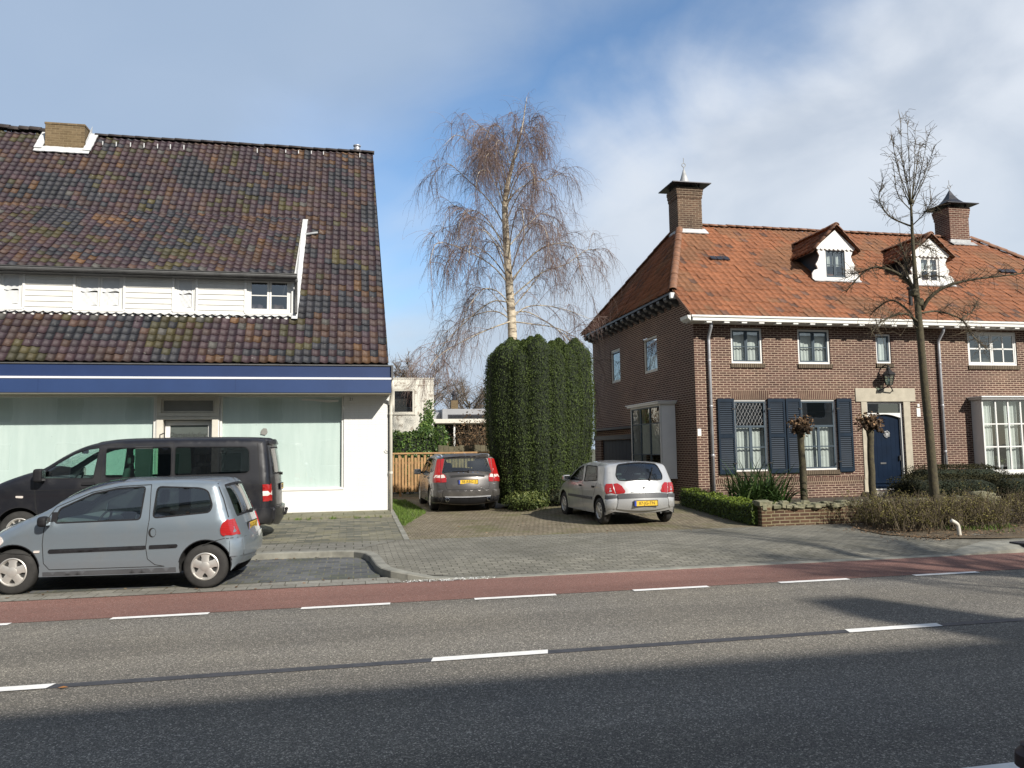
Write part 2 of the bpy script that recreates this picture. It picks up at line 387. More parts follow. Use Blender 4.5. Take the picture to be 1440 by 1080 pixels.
m_gutter = paver_mat('gutter_tiles', (0.20, 0.19, 0.165), (0.245, 0.235, 0.205), (0.09, 0.085, 0.065), 0.3, 0.25, 0.007, moss=(0.12, 0.11, 0.08), moss_amt=0.4)
m_plinth = paver_mat('mossy_slabs', (0.17, 0.165, 0.115), (0.22, 0.21, 0.15), (0.06, 0.07, 0.03), 0.5, 0.6, 0.012, moss=(0.11, 0.11, 0.04), moss_amt=0.75, mossscale=2.2)
m_kerb = simple('kerb_concrete', (0.21, 0.205, 0.175), 0.85, var=0.3, scale=4, bump=0.3, bscale=50, coord='Position')
m_soil = simple('leaf_litter_soil', (0.085, 0.062, 0.035), 0.95, var=0.6, scale=25, bump=0.8, bscale=30, coord='Position')
m_bark_mulch = simple('dark_soil', (0.05, 0.04, 0.028), 0.95, var=0.5, scale=20, bump=0.8, bscale=30, coord='Position')
# masonry
m_brick = brick_mat('house_brick', (0.060, 0.030, 0.025), (0.105, 0.053, 0.043), (0.36, 0.285, 0.22), bw=0.222, rh=0.066, ms=0.0115, stain=(0.78, 0.74, 0.76), bstr=0.6)
m_brick_soldier = brick_mat('soldier_brick', (0.068, 0.034, 0.028), (0.11, 0.057, 0.046), (0.34, 0.27, 0.2), bw=0.062, rh=0.34, ms=0.010)
m_sill_brick = brick_mat('sill_brick', (0.06, 0.045, 0.033), (0.095, 0.07, 0.05), (0.20, 0.165, 0.12), bw=0.062, rh=0.6, ms=0.010)
m_brick_yellow = brick_mat('chimney_brick_dull_yellow', (0.115, 0.083, 0.05), (0.175, 0.13, 0.08), (0.19, 0.15, 0.095), rh=0.075, bw=0.24, stain=(0.75, 0.72, 0.62))
m_brick_chim = brick_mat('chimney_brick', (0.070, 0.042, 0.030), (0.135, 0.082, 0.056), (0.26, 0.21, 0.155), rh=0.075, bw=0.24)
m_brick_chim_red = brick_mat('chimney_brick_red', (0.11, 0.045, 0.034), (0.175, 0.08, 0.06), (0.42, 0.34, 0.27), rh=0.075, bw=0.24)
m_wall_low = brick_mat('garden_wall_brick', (0.066, 0.036, 0.026), (0.108, 0.064, 0.044), (0.22, 0.19, 0.135), rh=0.07, bw=0.23, stain=(0.7, 0.68, 0.5))
def white_brick(name, peel=0.0, col=(0.68, 0.675, 0.655)):
    m, nt, b = new_mat(name); uv = pos(nt, 'UV'); p = pos(nt)
    t = N(nt, 'TexBrick', Vector=uv, Scale=1.0, Mortar__Size=0.008, Mortar__Smooth=0.5, Brick__Width=0.215, Row__Height=0.0625); t.offset = 0.5
    f = noise(nt, p, 5.0, 7.0, 0.65); g = noise(nt, p, 0.9, 4.0)
    c = mixc(nt, mth(nt, 'MULTIPLY', t.outputs[1], 0.35), mixc(nt, g, tuple(x*0.94 for x in col), col), tuple(x*0.80 for x in col))
    if peel:
        c = mixc(nt, mth(nt, 'MULTIPLY', smooth(nt, f, 0.56, 0.62), peel), c, mixc(nt, t.outputs[1], (0.22, 0.17, 0.13), (0.35, 0.32, 0.27)))
    mps = N(nt, 'Mapping', i0=p); mps.inputs['Scale'].default_value = (5.0, 5.0, 0.45); sk = noise(nt, mps.outputs[0], 1.0, 5.0, 0.7)   # rain streaks and grime
    c = mixc(nt, 1.0, c, ramp(nt, sk, [(0.28, (0.93, 0.925, 0.91)), (0.50, (1, 1, 1))]), 'MULTIPLY')
    hooks(nt, b, c, 0.75, mth(nt, 'ADD', mth(nt, 'MULTIPLY', t.outputs[1], -1.0), mth(nt, 'MULTIPLY', f, 0.5)), 0.45, 0.005)
    return m
m_white_brick = white_brick('white_painted_brick')
m_white_peel = white_brick('peeling_white_brick', 0.85, (0.62, 0.60, 0.535))
m_white = simple('white_paint', (0.655, 0.65, 0.63), 0.45, var=0.05, scale=3)
m_cream = simple('cream_paint', (0.635, 0.625, 0.59), 0.5, var=0.07, scale=3)
m_pure = simple('lifted_white_paint', (0.80, 0.80, 0.79), 0.45, var=0.04)  # white lifted so the side bay reads brighter in the house's shadow
m_offwhite = simple('aged_white_paint', (0.54, 0.515, 0.45), 0.55, var=0.1, scale=4)
m_stone = simple('cream_stone', (0.37, 0.335, 0.265), 0.8, var=0.14, scale=5, bump=0.15)
m_coping = simple('mossy_rough_stone', (0.215, 0.195, 0.13), 0.9, var=0.0, scale=12, bump=1.0, bscale=22, coord='Position', dark=(0.10, 0.105, 0.06))
m_lead = simple('lead_sheet', (0.33, 0.335, 0.34), 0.5, metal=0.1, var=0.25, scale=5, bump=0.2, bscale=14)
m_leadw = simple('whitened_lead', (0.50, 0.505, 0.51), 0.6, var=0.2, scale=6, bump=0.3, bscale=14)
m_zinc = simple('weathered_zinc', (0.095, 0.095, 0.095), 0.55, metal=0.3, var=0.25, scale=5)
m_zinc_light = simple('pale_zinc_pipe', (0.40, 0.405, 0.43), 0.45, metal=0.4, var=0.2, scale=6)
m_darkmetal = simple('dark_sheet_metal', (0.035, 0.035, 0.042), 0.4, metal=0.5, var=0.3, scale=4)
m_black = simple('black_iron', (0.015, 0.015, 0.017), 0.45, var=0.2)
m_blue = simple('blue_fascia_paint', (0.022, 0.046, 0.128), 0.42, var=0.09, scale=1.2, coord='Position')
m_blue_dark = simple('blue_fascia_shade_joint', (0.014, 0.030, 0.092), 0.42, var=0.1, scale=1.2, coord='Position')  # fascia blue darkened for the roof overhang's shade; also colours the panel joints
m_stripe = simple('pale_stripe', (0.62, 0.63, 0.66), 0.4, var=0.04)
m_shutter = simple('slate_blue_paint', (0.010, 0.019, 0.033), 0.4, var=0.15, scale=4, spec=0.2)
m_sash = simple('grey_blue_sash_paint', (0.055, 0.075, 0.095), 0.4, var=0.12, scale=4, spec=0.25)
m_door = simple('navy_door_paint', (0.004, 0.011, 0.027), 0.35, var=0.15, scale=3, spec=0.2)
m_garage = simple('dark_blue_boards', (0.006, 0.009, 0.018), 0.6, var=0.3, scale=6)
def film_mat():
    m, nt, b = new_mat('pale_mint_film'); p = pos(nt)
    mp = N(nt, 'Mapping', i0=p); mp.inputs['Scale'].default_value = (3.0, 1, 0.35)
    st = noise(nt, mp.outputs[0], 1.6, 5.0, 0.65); sp = noise(nt, p, 16.0, 2.0, 0.4)
    c = mixc(nt, smooth(nt, st, 0.35, 0.7), (0.565, 0.625, 0.61), (0.635, 0.685, 0.67))
    c = mixc(nt, mth(nt, 'MULTIPLY', smooth(nt, sp, 0.74, 0.77), 0.5), c, (0.25, 0.28, 0.27))
    hooks(nt, b, c, 0.55); return m
m_film = film_mat()
m_film_grey = simple('grey_panel', (0.20, 0.20, 0.185), 0.5, var=0.12, scale=3)
m_doorglass = simple('dark_door_film', (0.085, 0.098, 0.092), 0.25, var=0.1)
m_curtain = simple('net_curtain', (0.55, 0.57, 0.55), 0.9, var=0.08, scale=6)
m_plastic_sheet = simple('white_plastic_sheet', (0.56, 0.57, 0.575), 0.5, var=0.08, scale=4, bump=0.6, bscale=3.5)
m_dark = simple('dark_interior', (0.018, 0.018, 0.018), 0.9, var=0.2)
m_room = simple('room_interior', (0.05, 0.048, 0.045), 0.9, var=0.3, scale=2)
m_soffit = simple('soffit_boards', (0.26, 0.24, 0.19), 0.7, var=0.1)
m_glass = glass_mat('window_glass', (0.88, 0.92, 0.91), 0.95, 0.13, 0.0, 0.06)
m_shopglass = glass_mat('shop_glass', (0.89, 0.94, 0.925), 0.9, 0.05, 0.0, 0.05)
def tile_mat(name, rough=0.62, vary=0.35, lichen=0.0, lichcol=(0.4, 0.4, 0.36), amp=1.0, ls=9.0):
    m, nt, b = new_mat(name); p = pos(nt)
    a = N(nt, 'Attribute', _attribute_name='col').outputs['Color']
    f = noise(nt, p, 14.0, 6.0, 0.7); g = noise(nt, p, 0.8, 5.0, 0.6)
    c = mixc(nt, 1.0, a, ramp(nt, f, [(0.28, 1-vary), (0.75, 1+vary)]), 'MULTIPLY')
    c = mixc(nt, 1.0, c, ramp(nt, g, [(0.3, 0.78), (0.7, 1.12)]), 'MULTIPLY')
    if lichen: c = mixc(nt, mth(nt, 'MULTIPLY', smooth(nt, noise(nt, p, ls, 5.0, 0.7), 0.62, 0.70), lichen), c, lichcol)
    hooks(nt, b, c, rough, f, 0.25, 0.008); b.inputs['Specular IOR Level'].default_value = 0.3
    return m
m_tile_dark = tile_mat('mixed_dark_pantiles', 0.6, 0.35, 0.25)
m_tile_red = tile_mat('orange_pantiles', 0.7, 0.3, 0.25, (0.22, 0.16, 0.10), 1.0, 6.0)
m_ridge_dark = simple('dark_ridge_tile', (0.05, 0.04, 0.036), 0.6, var=0.4, scale=4, coord='Position')
m_ridge_red = simple('red_ridge_tile', (0.19, 0.09, 0.05), 0.7, var=0.4, scale=5, coord='Position')
m_wood = simple('new_fence_wood', (0.30, 0.175, 0.075), 0.7, var=0.25, scale=5, coord='Position')
m_wood_old = simple('weathered_fence_wood', (0.085, 0.075, 0.045), 0.85, var=0.4, scale=5, coord='Position')
m_concrete = simple('grey_render', (0.26, 0.265, 0.28), 0.85, var=0.1, scale=2, coord='Position')
m_bark = simple('mossy_bark', (0.105, 0.088, 0.055), 0.9, var=0.0, scale=9, bump=0.9, bscale=30, coord='Position', dark=(0.05, 0.042, 0.03))
m_bark_green = simple('green_algae_bark', (0.085, 0.072, 0.036), 0.9, var=0.0, scale=14, bump=1.0, bscale=40, coord='Position', dark=(0.04, 0.033, 0.023))
def birch_bark():
    m, nt, b = new_mat('birch_bark'); p = pos(nt); mp = N(nt, 'Mapping', i0=p); mp.inputs['Scale'].default_value = (2, 2, 9)
    f = noise(nt, mp.outputs[0], 1.3, 6.0, 0.7)
    hooks(nt, b, ramp(nt, f, [(0.40, (0.10, 0.08, 0.06)), (0.50, (0.45, 0.38, 0.28)), (0.7, (0.62, 0.56, 0.45))]), 0.8, f, 0.4, 0.01); return m
m_birch = birch_bark()
m_twig = attr_mat('birch_twigs', [(0.0, (0.11, 0.072, 0.066)), (0.6, (0.19, 0.130, 0.115)), (1.0, (0.27, 0.20, 0.17))], 0.8, vary=0.2)
m_twig2 = attr_mat('grey_brown_twigs', [(0.0, (0.055, 0.042, 0.028)), (1.0, (0.15, 0.12, 0.08))], 0.85, vary=0.2)
m_far_twig = attr_mat('far_twigs', [(0.0, (0.12, 0.095, 0.075)), (1.0, (0.22, 0.18, 0.15))], 0.9, vary=0.2)
m_yew = attr_mat('yew_leaves', [(0.0, (0.027, 0.041, 0.010)), (0.5, (0.050, 0.074, 0.016)), (1.0, (0.088, 0.118, 0.028))], 0.75, trans=0.12, vary=0.2, vs=1.2)
m_box = attr_mat('box_leaves', [(0.0, (0.03, 0.05, 0.01)), (0.6, (0.09, 0.135, 0.018)), (1.0, (0.20, 0.25, 0.035))], 0.5, trans=0.2, vary=0.2)
m_darkhedge = attr_mat('dark_hedge_leaves', [(0.0, (0.008, 0.010, 0.004)), (0.7, (0.017, 0.019, 0.007)), (1.0, (0.045, 0.040, 0.014))], 0.9, trans=0.1, vary=0.2)
m_ivy = attr_mat('ivy_leaves', [(0.0, (0.025, 0.055, 0.012)), (0.6, (0.06, 0.115, 0.025)), (1.0, (0.14, 0.20, 0.05))], 0.4, trans=0.15, vary=0.2)
m_beech = attr_mat('brown_hedge_leaves', [(0.0, (0.075, 0.045, 0.025)), (0.6, (0.17, 0.105, 0.055)), (1.0, (0.27, 0.18, 0.10))], 0.7, trans=0.15, vary=0.2)
m_olive = attr_mat('olive_bud_leaves', [(0.0, (0.06, 0.05, 0.018)), (0.6, (0.135, 0.115, 0.035)), (1.0, (0.23, 0.21, 0.06))], 0.7, trans=0.15, vary=0.25)
m_shrub = attr_mat('shrub_leaves', [(0.0, (0.03, 0.045, 0.012)), (0.6, (0.075, 0.10, 0.025)), (1.0, (0.16, 0.17, 0.05))], 0.6, trans=0.15, vary=0.25)
m_strap = attr_mat('strap_leaves', [(0.0, (0.022, 0.045, 0.012)), (0.6, (0.05, 0.095, 0.025)), (1.0, (0.12, 0.17, 0.06))], 0.4, trans=0.15, vary=0.2)
m_grass = attr_mat('grass_blades', [(0.0, (0.05, 0.085, 0.015)), (0.6, (0.10, 0.17, 0.025)), (1.0, (0.17, 0.23, 0.05))], 0.6, trans=0.2, vary=0.2)
m_litter = attr_mat('dead_leaves', [(0.0, (0.06, 0.035, 0.018)), (0.6, (0.15, 0.09, 0.045)), (1.0, (0.30, 0.20, 0.12))], 0.8, vary=0.3)
m_pollard = attr_mat('pollard_knobs', [(0.0, (0.045, 0.028, 0.016)), (0.6, (0.14, 0.085, 0.045)), (1.0, (0.26, 0.16, 0.085))], 0.85, vary=0.3)
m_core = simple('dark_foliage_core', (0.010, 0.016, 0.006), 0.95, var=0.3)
m_core_br = simple('dark_twig_core', (0.025, 0.02, 0.012), 0.95, var=0.3)
# vehicles
p_twingo = paint_mat('grey_blue_metallic_paint', (0.225, 0.270, 0.310), 0.55, 0.36)
p_van = paint_mat('black_metallic_paint', (0.0065, 0.007, 0.011), 0.1, 0.42, dust=(0.045, 0.04, 0.034), dust_amt=0.22, coat=0.38)
p_estate = paint_mat('dark_grey_metallic_paint', (0.075, 0.070, 0.068), 0.45, 0.34)
p_hatch = paint_mat('silver_metallic_paint', (0.47, 0.475, 0.48), 0.5, 0.36)
m_tyre = simple('tyre_rubber', (0.022, 0.021, 0.02), 0.85, var=0.4, scale=8)
m_trim = simple('black_plastic', (0.014, 0.014, 0.016), 0.6, var=0.2, spec=0.2)
m_trim_grey = simple('grey_plastic', (0.06, 0.062, 0.068), 0.55, var=0.15)
m_seamline = simple('panel_gap', (0.012, 0.012, 0.012), 0.8)
m_rim = simple('wheel_silver', (0.52, 0.50, 0.47), 0.4, metal=0.6, var=0.15)
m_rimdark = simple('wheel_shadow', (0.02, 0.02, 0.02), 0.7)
m_chrome = simple('bright_metal', (0.75, 0.75, 0.75), 0.15, metal=1.0, var=0.03)
def lamp_mat(name, col):
    m, nt, b = new_mat(name); co = pos(nt, 'Object')
    w = N(nt, 'TexWave', Vector=co, Scale=14.0, Distortion=0.3, _bands_direction='Z')
    hooks(nt, b, ramp(nt, w.outputs[1], [(0.0, tuple(x*0.75 for x in col)), (1.0, col)]), 0.12); b.inputs['Coat Weight'].default_value = 1.0
    return m
m_lamp_red = lamp_mat('red_lens', (0.34, 0.014, 0.014))
m_lamp_white = lamp_mat('clear_lens', (0.66, 0.60, 0.56))
m_lamp_amber = lamp_mat('amber_lens', (0.62, 0.16, 0.03))
m_plate = simple('yellow_plate', (0.62, 0.40, 0.035), 0.4, var=0.06)
m_plate_blue = simple('plate_blue_band', (0.02, 0.05, 0.3), 0.4)
m_ink = simple('black_lettering', (0.012, 0.012, 0.012), 0.5)
m_interior = simple('car_interior', (0.05, 0.052, 0.054), 0.9, var=0.2)
m_seat = simple('seat_fabric', (0.085, 0.09, 0.095), 0.9, var=0.2)
m_dash = simple('grey_dashboard', (0.10, 0.105, 0.11), 0.8, var=0.1)
m_carglass = glass_mat('car_glass', (0.68, 0.83, 0.79), 0.9, 0.10)
m_carglass_dark = glass_mat('tinted_car_glass', (0.16, 0.17, 0.18), 0.6, 0.03)
m_carglass_green = glass_mat('green_tinted_car_glass', (0.36, 0.60, 0.49), 0.7, 0.02)
# ---------------------------------------------------------------- ground, road, pavement
def structure(o): o['kind'] = 'structure'; return o
WY, HY, GZ = 20.2, 20.4, 0.2          # shop front, house front, ground level at the houses
def S(x, y):
    g = 1.0 if x < 0.95 else (max(0, 1-(x-.95)/.5) if x < 1.45 else min(1, max(0, (x-4.2)/1.0)))
    z = 0.1 + 0.1*min(1, max(0, (y-14.6)/5.6))*g
    if x > 0.3:
        t = min(1, max(0, (y-10.6)/1.3)); t = t*t*(3-2*t)
        w = min(1, max(0, (x-0.3)/1.2)) * (1-min(1, max(0, (x-9.4)/1.0)))
        z = z*(1-w) + w*(0.016+(z-0.016)*t)
    return z
def sheet(name, poly, zf, mat, step=0.5, kind='structure', edges_down=0.0):
    xs = [p[0] for p in poly]; ys = [p[1] for p in poly]
    pts = [Vector(p) for p in poly]; n = len(pts)
    def inside(x, y):
        c = False
        for i in range(n):
            x1, y1 = pts[i]; x2, y2 = pts[i-1]
            if (y1 > y) != (y2 > y) and x < (x2-x1)*(y-y1)/(y2-y1)+x1: c = not c
        return c
    allp = list(pts)
    x = max(min(xs), -12)+step/2
    while x < min(max(xs), 22):
        y = min(ys)+step/2
        while y < max(ys):
            if inside(x, y): allp.append(Vector((x, y)))
            y += step
        x += step
    r = geometry.delaunay_2d_cdt(allp, [(i, (i+1) % n) for i in range(n)], [], 0, 1e-5)
    V, F = r[0], [f for f in r[2] if inside(sum(r[0][i][0] for i in f)/3, sum(r[0][i][1] for i in f)/3)]
    mb = MB(); mb.add([(v[0], v[1], zf(v[0], v[1])) for v in V], F)
    o = mb.build(name, mat, None, recalc=False); return structure(o) if kind == 'structure' else o
def flat(name, x0, x1, y0, y1, z, mat):
    mb = MB(); mb.quad((x0, y0, z), (x1, y0, z), (x1, y1, z), (x0, y1, z)); return structure(mb.build(name, mat, None, recalc=False))
flat('ground', -900, 900, -700, 1200, -0.10, m_ground)
flat('road', -160, 160, 2.3, 11.05, 0.0, m_asphalt)
flat('cycle_lane', -160, 160, 9.165, 10.5, 0.004, m_red)
flat('cycle_lane', -160, 160, 2.3, 3.62, 0.004, m_red)
mb = MB(); mb.quad((-160, 6.555, .004), (160, 6.555, .004), (160, 6.665, .004), (-160, 6.665, .004)); structure(mb.build('road_seam', m_seam, None, recalc=False))
mb = MB()
for i in range(-9, 12):
    x = 0.66+3.9*i; mb.quad((x-.03, 6.55, .008), (x+.97, 6.55, .008), (x+1.0, 6.67, .008), (x, 6.67, .008))
structure(mb.build('centre_line', m_line, None, recalc=False))
mb = MB()
for i in range(-18, 26):
    x = -2.55+1.968*i; mb.quad((x, 9.055, .008), (x+.99, 9.055, .008), (x+1.0, 9.16, .008), (x+.01, 9.16, .008))
structure(mb.build('cycle_lane_line', m_line, None, recalc=False))
mb = MB()
for i in range(-18, 26):
    x = 0.60+1.968*i; mb.quad((x, 3.625, .008), (x+.99, 3.625, .008), (x+1.0, 3.725, .008), (x+.01, 3.725, .008))
structure(mb.build('cycle_lane_line', m_line, None, recalc=False))
flat('gutter_tiles', -160, 0.62, 10.5, 10.98, 0.009, m_gutter)
flat('parking_bay', -160, 0.36, 10.98, 13.4, 0.012, m_bay)
kin = [(-160, 13.34), (-8, 13.34), (-1.2, 13.32), (-.35, 13.26), (0.0, 13.14), (.17, 12.9), (.25, 12.5), (.285, 12.0), (.31, 11.6), (.37, 11.2), (.50, 10.88), (.72, 10.68), (1.05, 10.56), (1.6, 10.50), (3.0, 10.49), (9.2, 10.49)]
def offset(path, d):
    out = []
    for i, p in enumerate(path):
        a = Vector(path[max(i-1, 0)]); b = Vector(path[min(i+1, len(path)-1)]); t = (b-a).normalized()
        out.append((p[0]-t.y*d, p[1]+t.x*d))
    return out
kout = offset(kin, 0.15)
def kerbz(x): 
    t = min(1, max(0, (x-0.42)/0.9)); t = t*t*(3-2*t); return 0.112*(1-t)+0.013*t
mb = MB(); vs = []; fs = []
for (a, b) in zip(kin, kout):
    z = kerbz(a[0]); vs += [(a[0], a[1], -0.02), (a[0]+0.006*0, a[1], z-0.012), (a[0]+(b[0]-a[0])*.1, a[1]+(b[1]-a[1])*.1, z), (b[0], b[1], z+0.002), (b[0], b[1], -0.02)]
for i in range(len(kin)-1): fs += [(i*5+k, (i+1)*5+k, (i+1)*5+k+1, i*5+k+1) for k in range(4)]
mb.add(vs, fs); structure(mb.build('kerb', m_kerb, None))
kerb_far = [(p[0], p[1]) for p in kout]
walk = kerb_far+[(9.6, 10.64), (60, 10.64), (60, 14.6), (-160, 14.6)]
sheet('pavement', walk, lambda x, y: min(S(x, y), max(kerbz(x), 0.013)+0.001+0.3*max(0, y-10.6)) if x > 0.2 else S(x, y), m_crossing, 0.35)
mb = MB(); xs_ = [-160, -12]+[round(-11.7+0.3*k, 2) for k in range(41)]   # row of plain tiles beside the bay kerb
sheet('tile_row', [(-160, 13.50), (-.35, 13.42), (.02, 13.36), (0.35, 13.9), (0.85, 14.58), (-160, 14.58)], lambda x, y: S(x, y)+0.005, m_sidewalk, 0.5)
sheet('driveway', [(1.02, 14.6), (9.4, 14.6), (9.4, 40), (1.02, 40)], S, m_drive, 0.6)
mb = MB()
mb.add([(0.92, 14.6, S(0, 14.6)+.006), (1.02, 14.6, S(0, 14.6)+.006), (1.02, 24, S(0, 24)+.006), (0.92, 24, S(0, 24)+.006), (0.92, 20.2, .206), (1.02, 20.2, .206)], [(0, 1, 5, 4), (4, 5, 2, 3)])
structure(mb.build('edging_strip', m_kerb, None))
sheet('forecourt', [(-160, 14.6), (0.92, 14.6), (0.92, 18.95), (-160, 18.95)], S, m_fore, 0.6)
sheet('wall_plinth', [(-160, 18.95), (0.90, 18.95), (0.90, 20.25), (-160, 20.25)], lambda x, y: S(x, y)+0.045, m_plinth, 0.6)
mb = MB(); mb.add([(-160, 18.95, .10), (.90, 18.95, .10), (.90, 18.95, S(0, 18.95)+.047), (-160, 18.95, S(0, 18.95)+.047)], [(0, 1, 2, 3)]); structure(mb.build('plinth_edge', m_plinth, None))
flat('back_yard', -160, 160, 40, 46, 0.15, m_ground)
sheet('front_garden', [(8.5, 14.62), (60, 14.62), (60, 20.6), (9.4, 20.6), (9.0, 17.5)], lambda x, y: S(x, y)+0.02, m_bark_mulch, 0.6)
# hedge bed beside the kerb on the right
bed = [(10.05, 14.45), (9.55, 13.3), (9.45, 12.5), (9.9, 11.75), (10.6, 11.42), (12, 11.3), (60, 11.3), (60, 14.45)]
sheet('planting_bed', bed, lambda x, y: 0.115+0.02*math.sin(x*3)*math.sin(y*4), m_soil, 0.3)
mb = MB(); p0 = [(9.2, 10.49), (9.6, 10.5), (10.2, 10.5), (60, 10.5)]; vs = []; fs = []
for i, (x, y) in enumerate(p0):
    h = 0.013 if i == 0 else (0.05 if i == 1 else 0.10); w = 0.14 if i == 0 else (0.4 if i == 1 else 0.62)
    vs += [(x, y, -0.01), (x, y+.01, h*.55+.004), (x, y+.14, h+.004), (x, y+w, h+.012), (x, y+w+.02, .0)]
for i in range(3): fs += [(i*5+k, (i+1)*5+k, (i+1)*5+k+1, i*5+k+1) for k in range(4)]
mb.add(vs, fs); structure(mb.build('kerb', m_kerb, None))
# near pavement behind the viewer
mb = MB(); mb.box(-160, 160, 2.12, 2.3, -0.05, 0.11); structure(mb.build('kerb', m_kerb, None))
flat('pavement', -160, 160, -8, 2.12, 0.104, m_sidewalk)
# gully in the kerb
t = thing('storm_drain', 'dark iron gully grating let into the kerb by the twiggy hedge', 'drain', (10.75, 10.62, 0.1))
mb = MB(); mb.ring(10.5, 11.1, 10.49, 10.7, 0.012, 0.135, 0.03); mb.box(10.5, 11.1, 10.7, 10.85, 0.105, 0.135); mb.build('cover', m_darkmetal, t, bevel=.004)
mb = MB(); mb.box(10.53, 11.07, 10.53, 10.6, 0.016, 0.104)
mb.build('mouth', m_dark, t)
mb = MB(); [mb.box(10.6+.13*k, 10.63+.13*k, 10.486, 10.5, 0.03, 0.11) for k in range(4)]; build_each(mb, 'grating', m_darkmetal, t)
# ---------------------------------------------------------------- pantile roofs
def tile_roof(name, O, U, V, ulo, uhi, vlen, mat, parent, colfn, tw=0.205, tl=0.238, amp=0.040, lift=0.022, seed=1, uorg=0.0, holes=None):
    """O origin, U along eaves, V up the slope (unit vectors); ulo(v), uhi(v) clip each row"""
    O, U, V = (np.array(a, float) for a in (O, U, V)); Nn = np.cross(U, V); Nn /= np.linalg.norm(Nn)
    if Nn[2] < 0: Nn = -Nn
    r = np.random.default_rng(seed)
    sp = np.array([0.0, 0.10, 0.22, 0.36, 0.52, 0.68, 0.82, 1.0])
    hp = amp*np.array([0.78, 1.0, 0.86, 0.45, 0.12, 0.0, 0.22, 0.74])
    VS = []; FS = []; CC = []; nb_ = 0
    rows = int(math.ceil(vlen/tl)); k = len(sp)
    for j in range(rows):
        v0 = j*tl; v1 = min((j+1)*tl+0.05, vlen)
        a, b = min(ulo(v0), ulo(v1)), max(uhi(v0), uhi(v1))
        for i in range(int(math.floor((a-uorg)/tw)), int(math.ceil((b-uorg)/tw))):
            if holes and holes(uorg+(i+.5)*tw, (v0+v1)/2): continue
            jit = r.normal(0, 0.0045); jv = r.normal(0, 0.007); tilt = r.normal(0, 0.003)
            us = uorg+(i+sp)*tw
            ua = np.clip(us, ulo(v0), uhi(v0)); ub = np.clip(us, ulo(v1), uhi(v1))
            if ua[-1]-ua[0] < 0.01 and ub[-1]-ub[0] < 0.01: continue
            h0 = hp+lift+jit+tilt*(sp-.5); h1 = hp+jit
            A = O+np.outer(ua, U)+(v0+jv)*V+np.outer(h0, Nn)
            B = O+np.outer(ub, U)+v1*V+np.outer(h1, Nn)
            L = O+np.outer(ua, U)+(v0+jv+.004)*V+np.outer(h0-0.026, Nn)
            VS += [A, B, L]
            for q in range(k-1):
                FS.append((nb_+q, nb_+q+1, nb_+k+q+1, nb_+k+q)); FS.append((nb_+2*k+q, nb_+2*k+q+1, nb_+q+1, nb_+q))
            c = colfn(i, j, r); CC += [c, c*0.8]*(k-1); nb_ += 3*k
    return np_mesh(name, np.concatenate(VS), FS, mat, parent, col=np.array(CC))
_vn = rng.random((64, 64)); _vn2 = rng.random((64, 64))
def vnoise(a, x, y):
    i, j = int(math.floor(x)), int(math.floor(y)); fx, fy = x-i, y-j
    g = lambda p, q_: a[p % 64, q_ % 64]
    return (g(i, j)*(1-fx)+g(i+1, j)*fx)*(1-fy)+(g(i, j+1)*(1-fx)+g(i+1, j+1)*fx)*fy
PAL = [np.array(c) for c in ((0.068, 0.045, 0.052), (0.055, 0.040, 0.050), (0.072, 0.051, 0.048), (0.040, 0.043, 0.052), (0.034, 0.039, 0.048), (0.110, 0.066, 0.040), (0.082, 0.074, 0.034), (0.066, 0.065, 0.036), (0.093, 0.059, 0.046), (0.150, 0.088, 0.045), (0.090, 0.092, 0.084))]
def col_dark(i, j, r):
    n = vnoise(_vn, i/3.1+j*.13, j/3.2)+0.45*(r.random()-.5)
    m = vnoise(_vn2, i/2.7, j/3.0)+0.6*(r.random()-.5)
    if n < 0.30: c = PAL[3] if r.random() < .6 else PAL[4]
    elif m > 0.80: c = PAL[6] if r.random() < .6 else PAL[7]
    elif m < 0.06: c = PAL[9] if r.random() < .3 else PAL[5]
    elif r.random() < 0.03: c = PAL[10]
    else: c = PAL[r.choice([0, 0, 1, 1, 2, 8])]
    return (c*1.1-0.1*c.mean())*r.uniform(0.74, 1.25)*np.array((1.0, .93, .95))*0.60
def col_red(i, j, r):
    c = np.array((0.225, 0.084, 0.037))*r.uniform(0.86, 1.12)
    n = vnoise(_vn, i/4.0, j/3.0)
    if n > 0.62: c = c*0.75+np.array((0.022, 0.022, 0.013))
    if r.random() < 0.05: c = np.array((0.12, 0.06, 0.04))*r.uniform(.7, 1.2)
    return c
def ridge_tiles(mb, A, B, rad=0.11, step=0.36, jit=0.006, flatten=0.8):
    A, B = Vector(A), Vector(B); d = B-A; L = d.length; t = d/L; n = int(L/step)+1
    side = t.cross(Vector((0, 0, 1))).normalized(); up = side.cross(t).normalized()
    for i in range(n):
        a = A+t*(L*i/n); b = A+t*(L*(i+1)/n+0.03); vs = []
        j = random.gauss(0, jit)
        for e, (p, rr) in enumerate(((a, rad*1.06), (b, rad*0.94))):
            for k in range(9):
                w = math.pi*k/8; vs.append(p+side*(math.cos(w)*rr)+up*(math.sin(w)*rr*flatten+j))
        m = len(vs)//2; vs += [p-up*0.02-t*0.0 for p in vs[:m]]
        mb.add(vs, [(k, k+1, m+k+1, m+k) for k in range(m-1)]+[(2*m+k, 2*m+k+1, k+1, k) for k in range(m-1)])

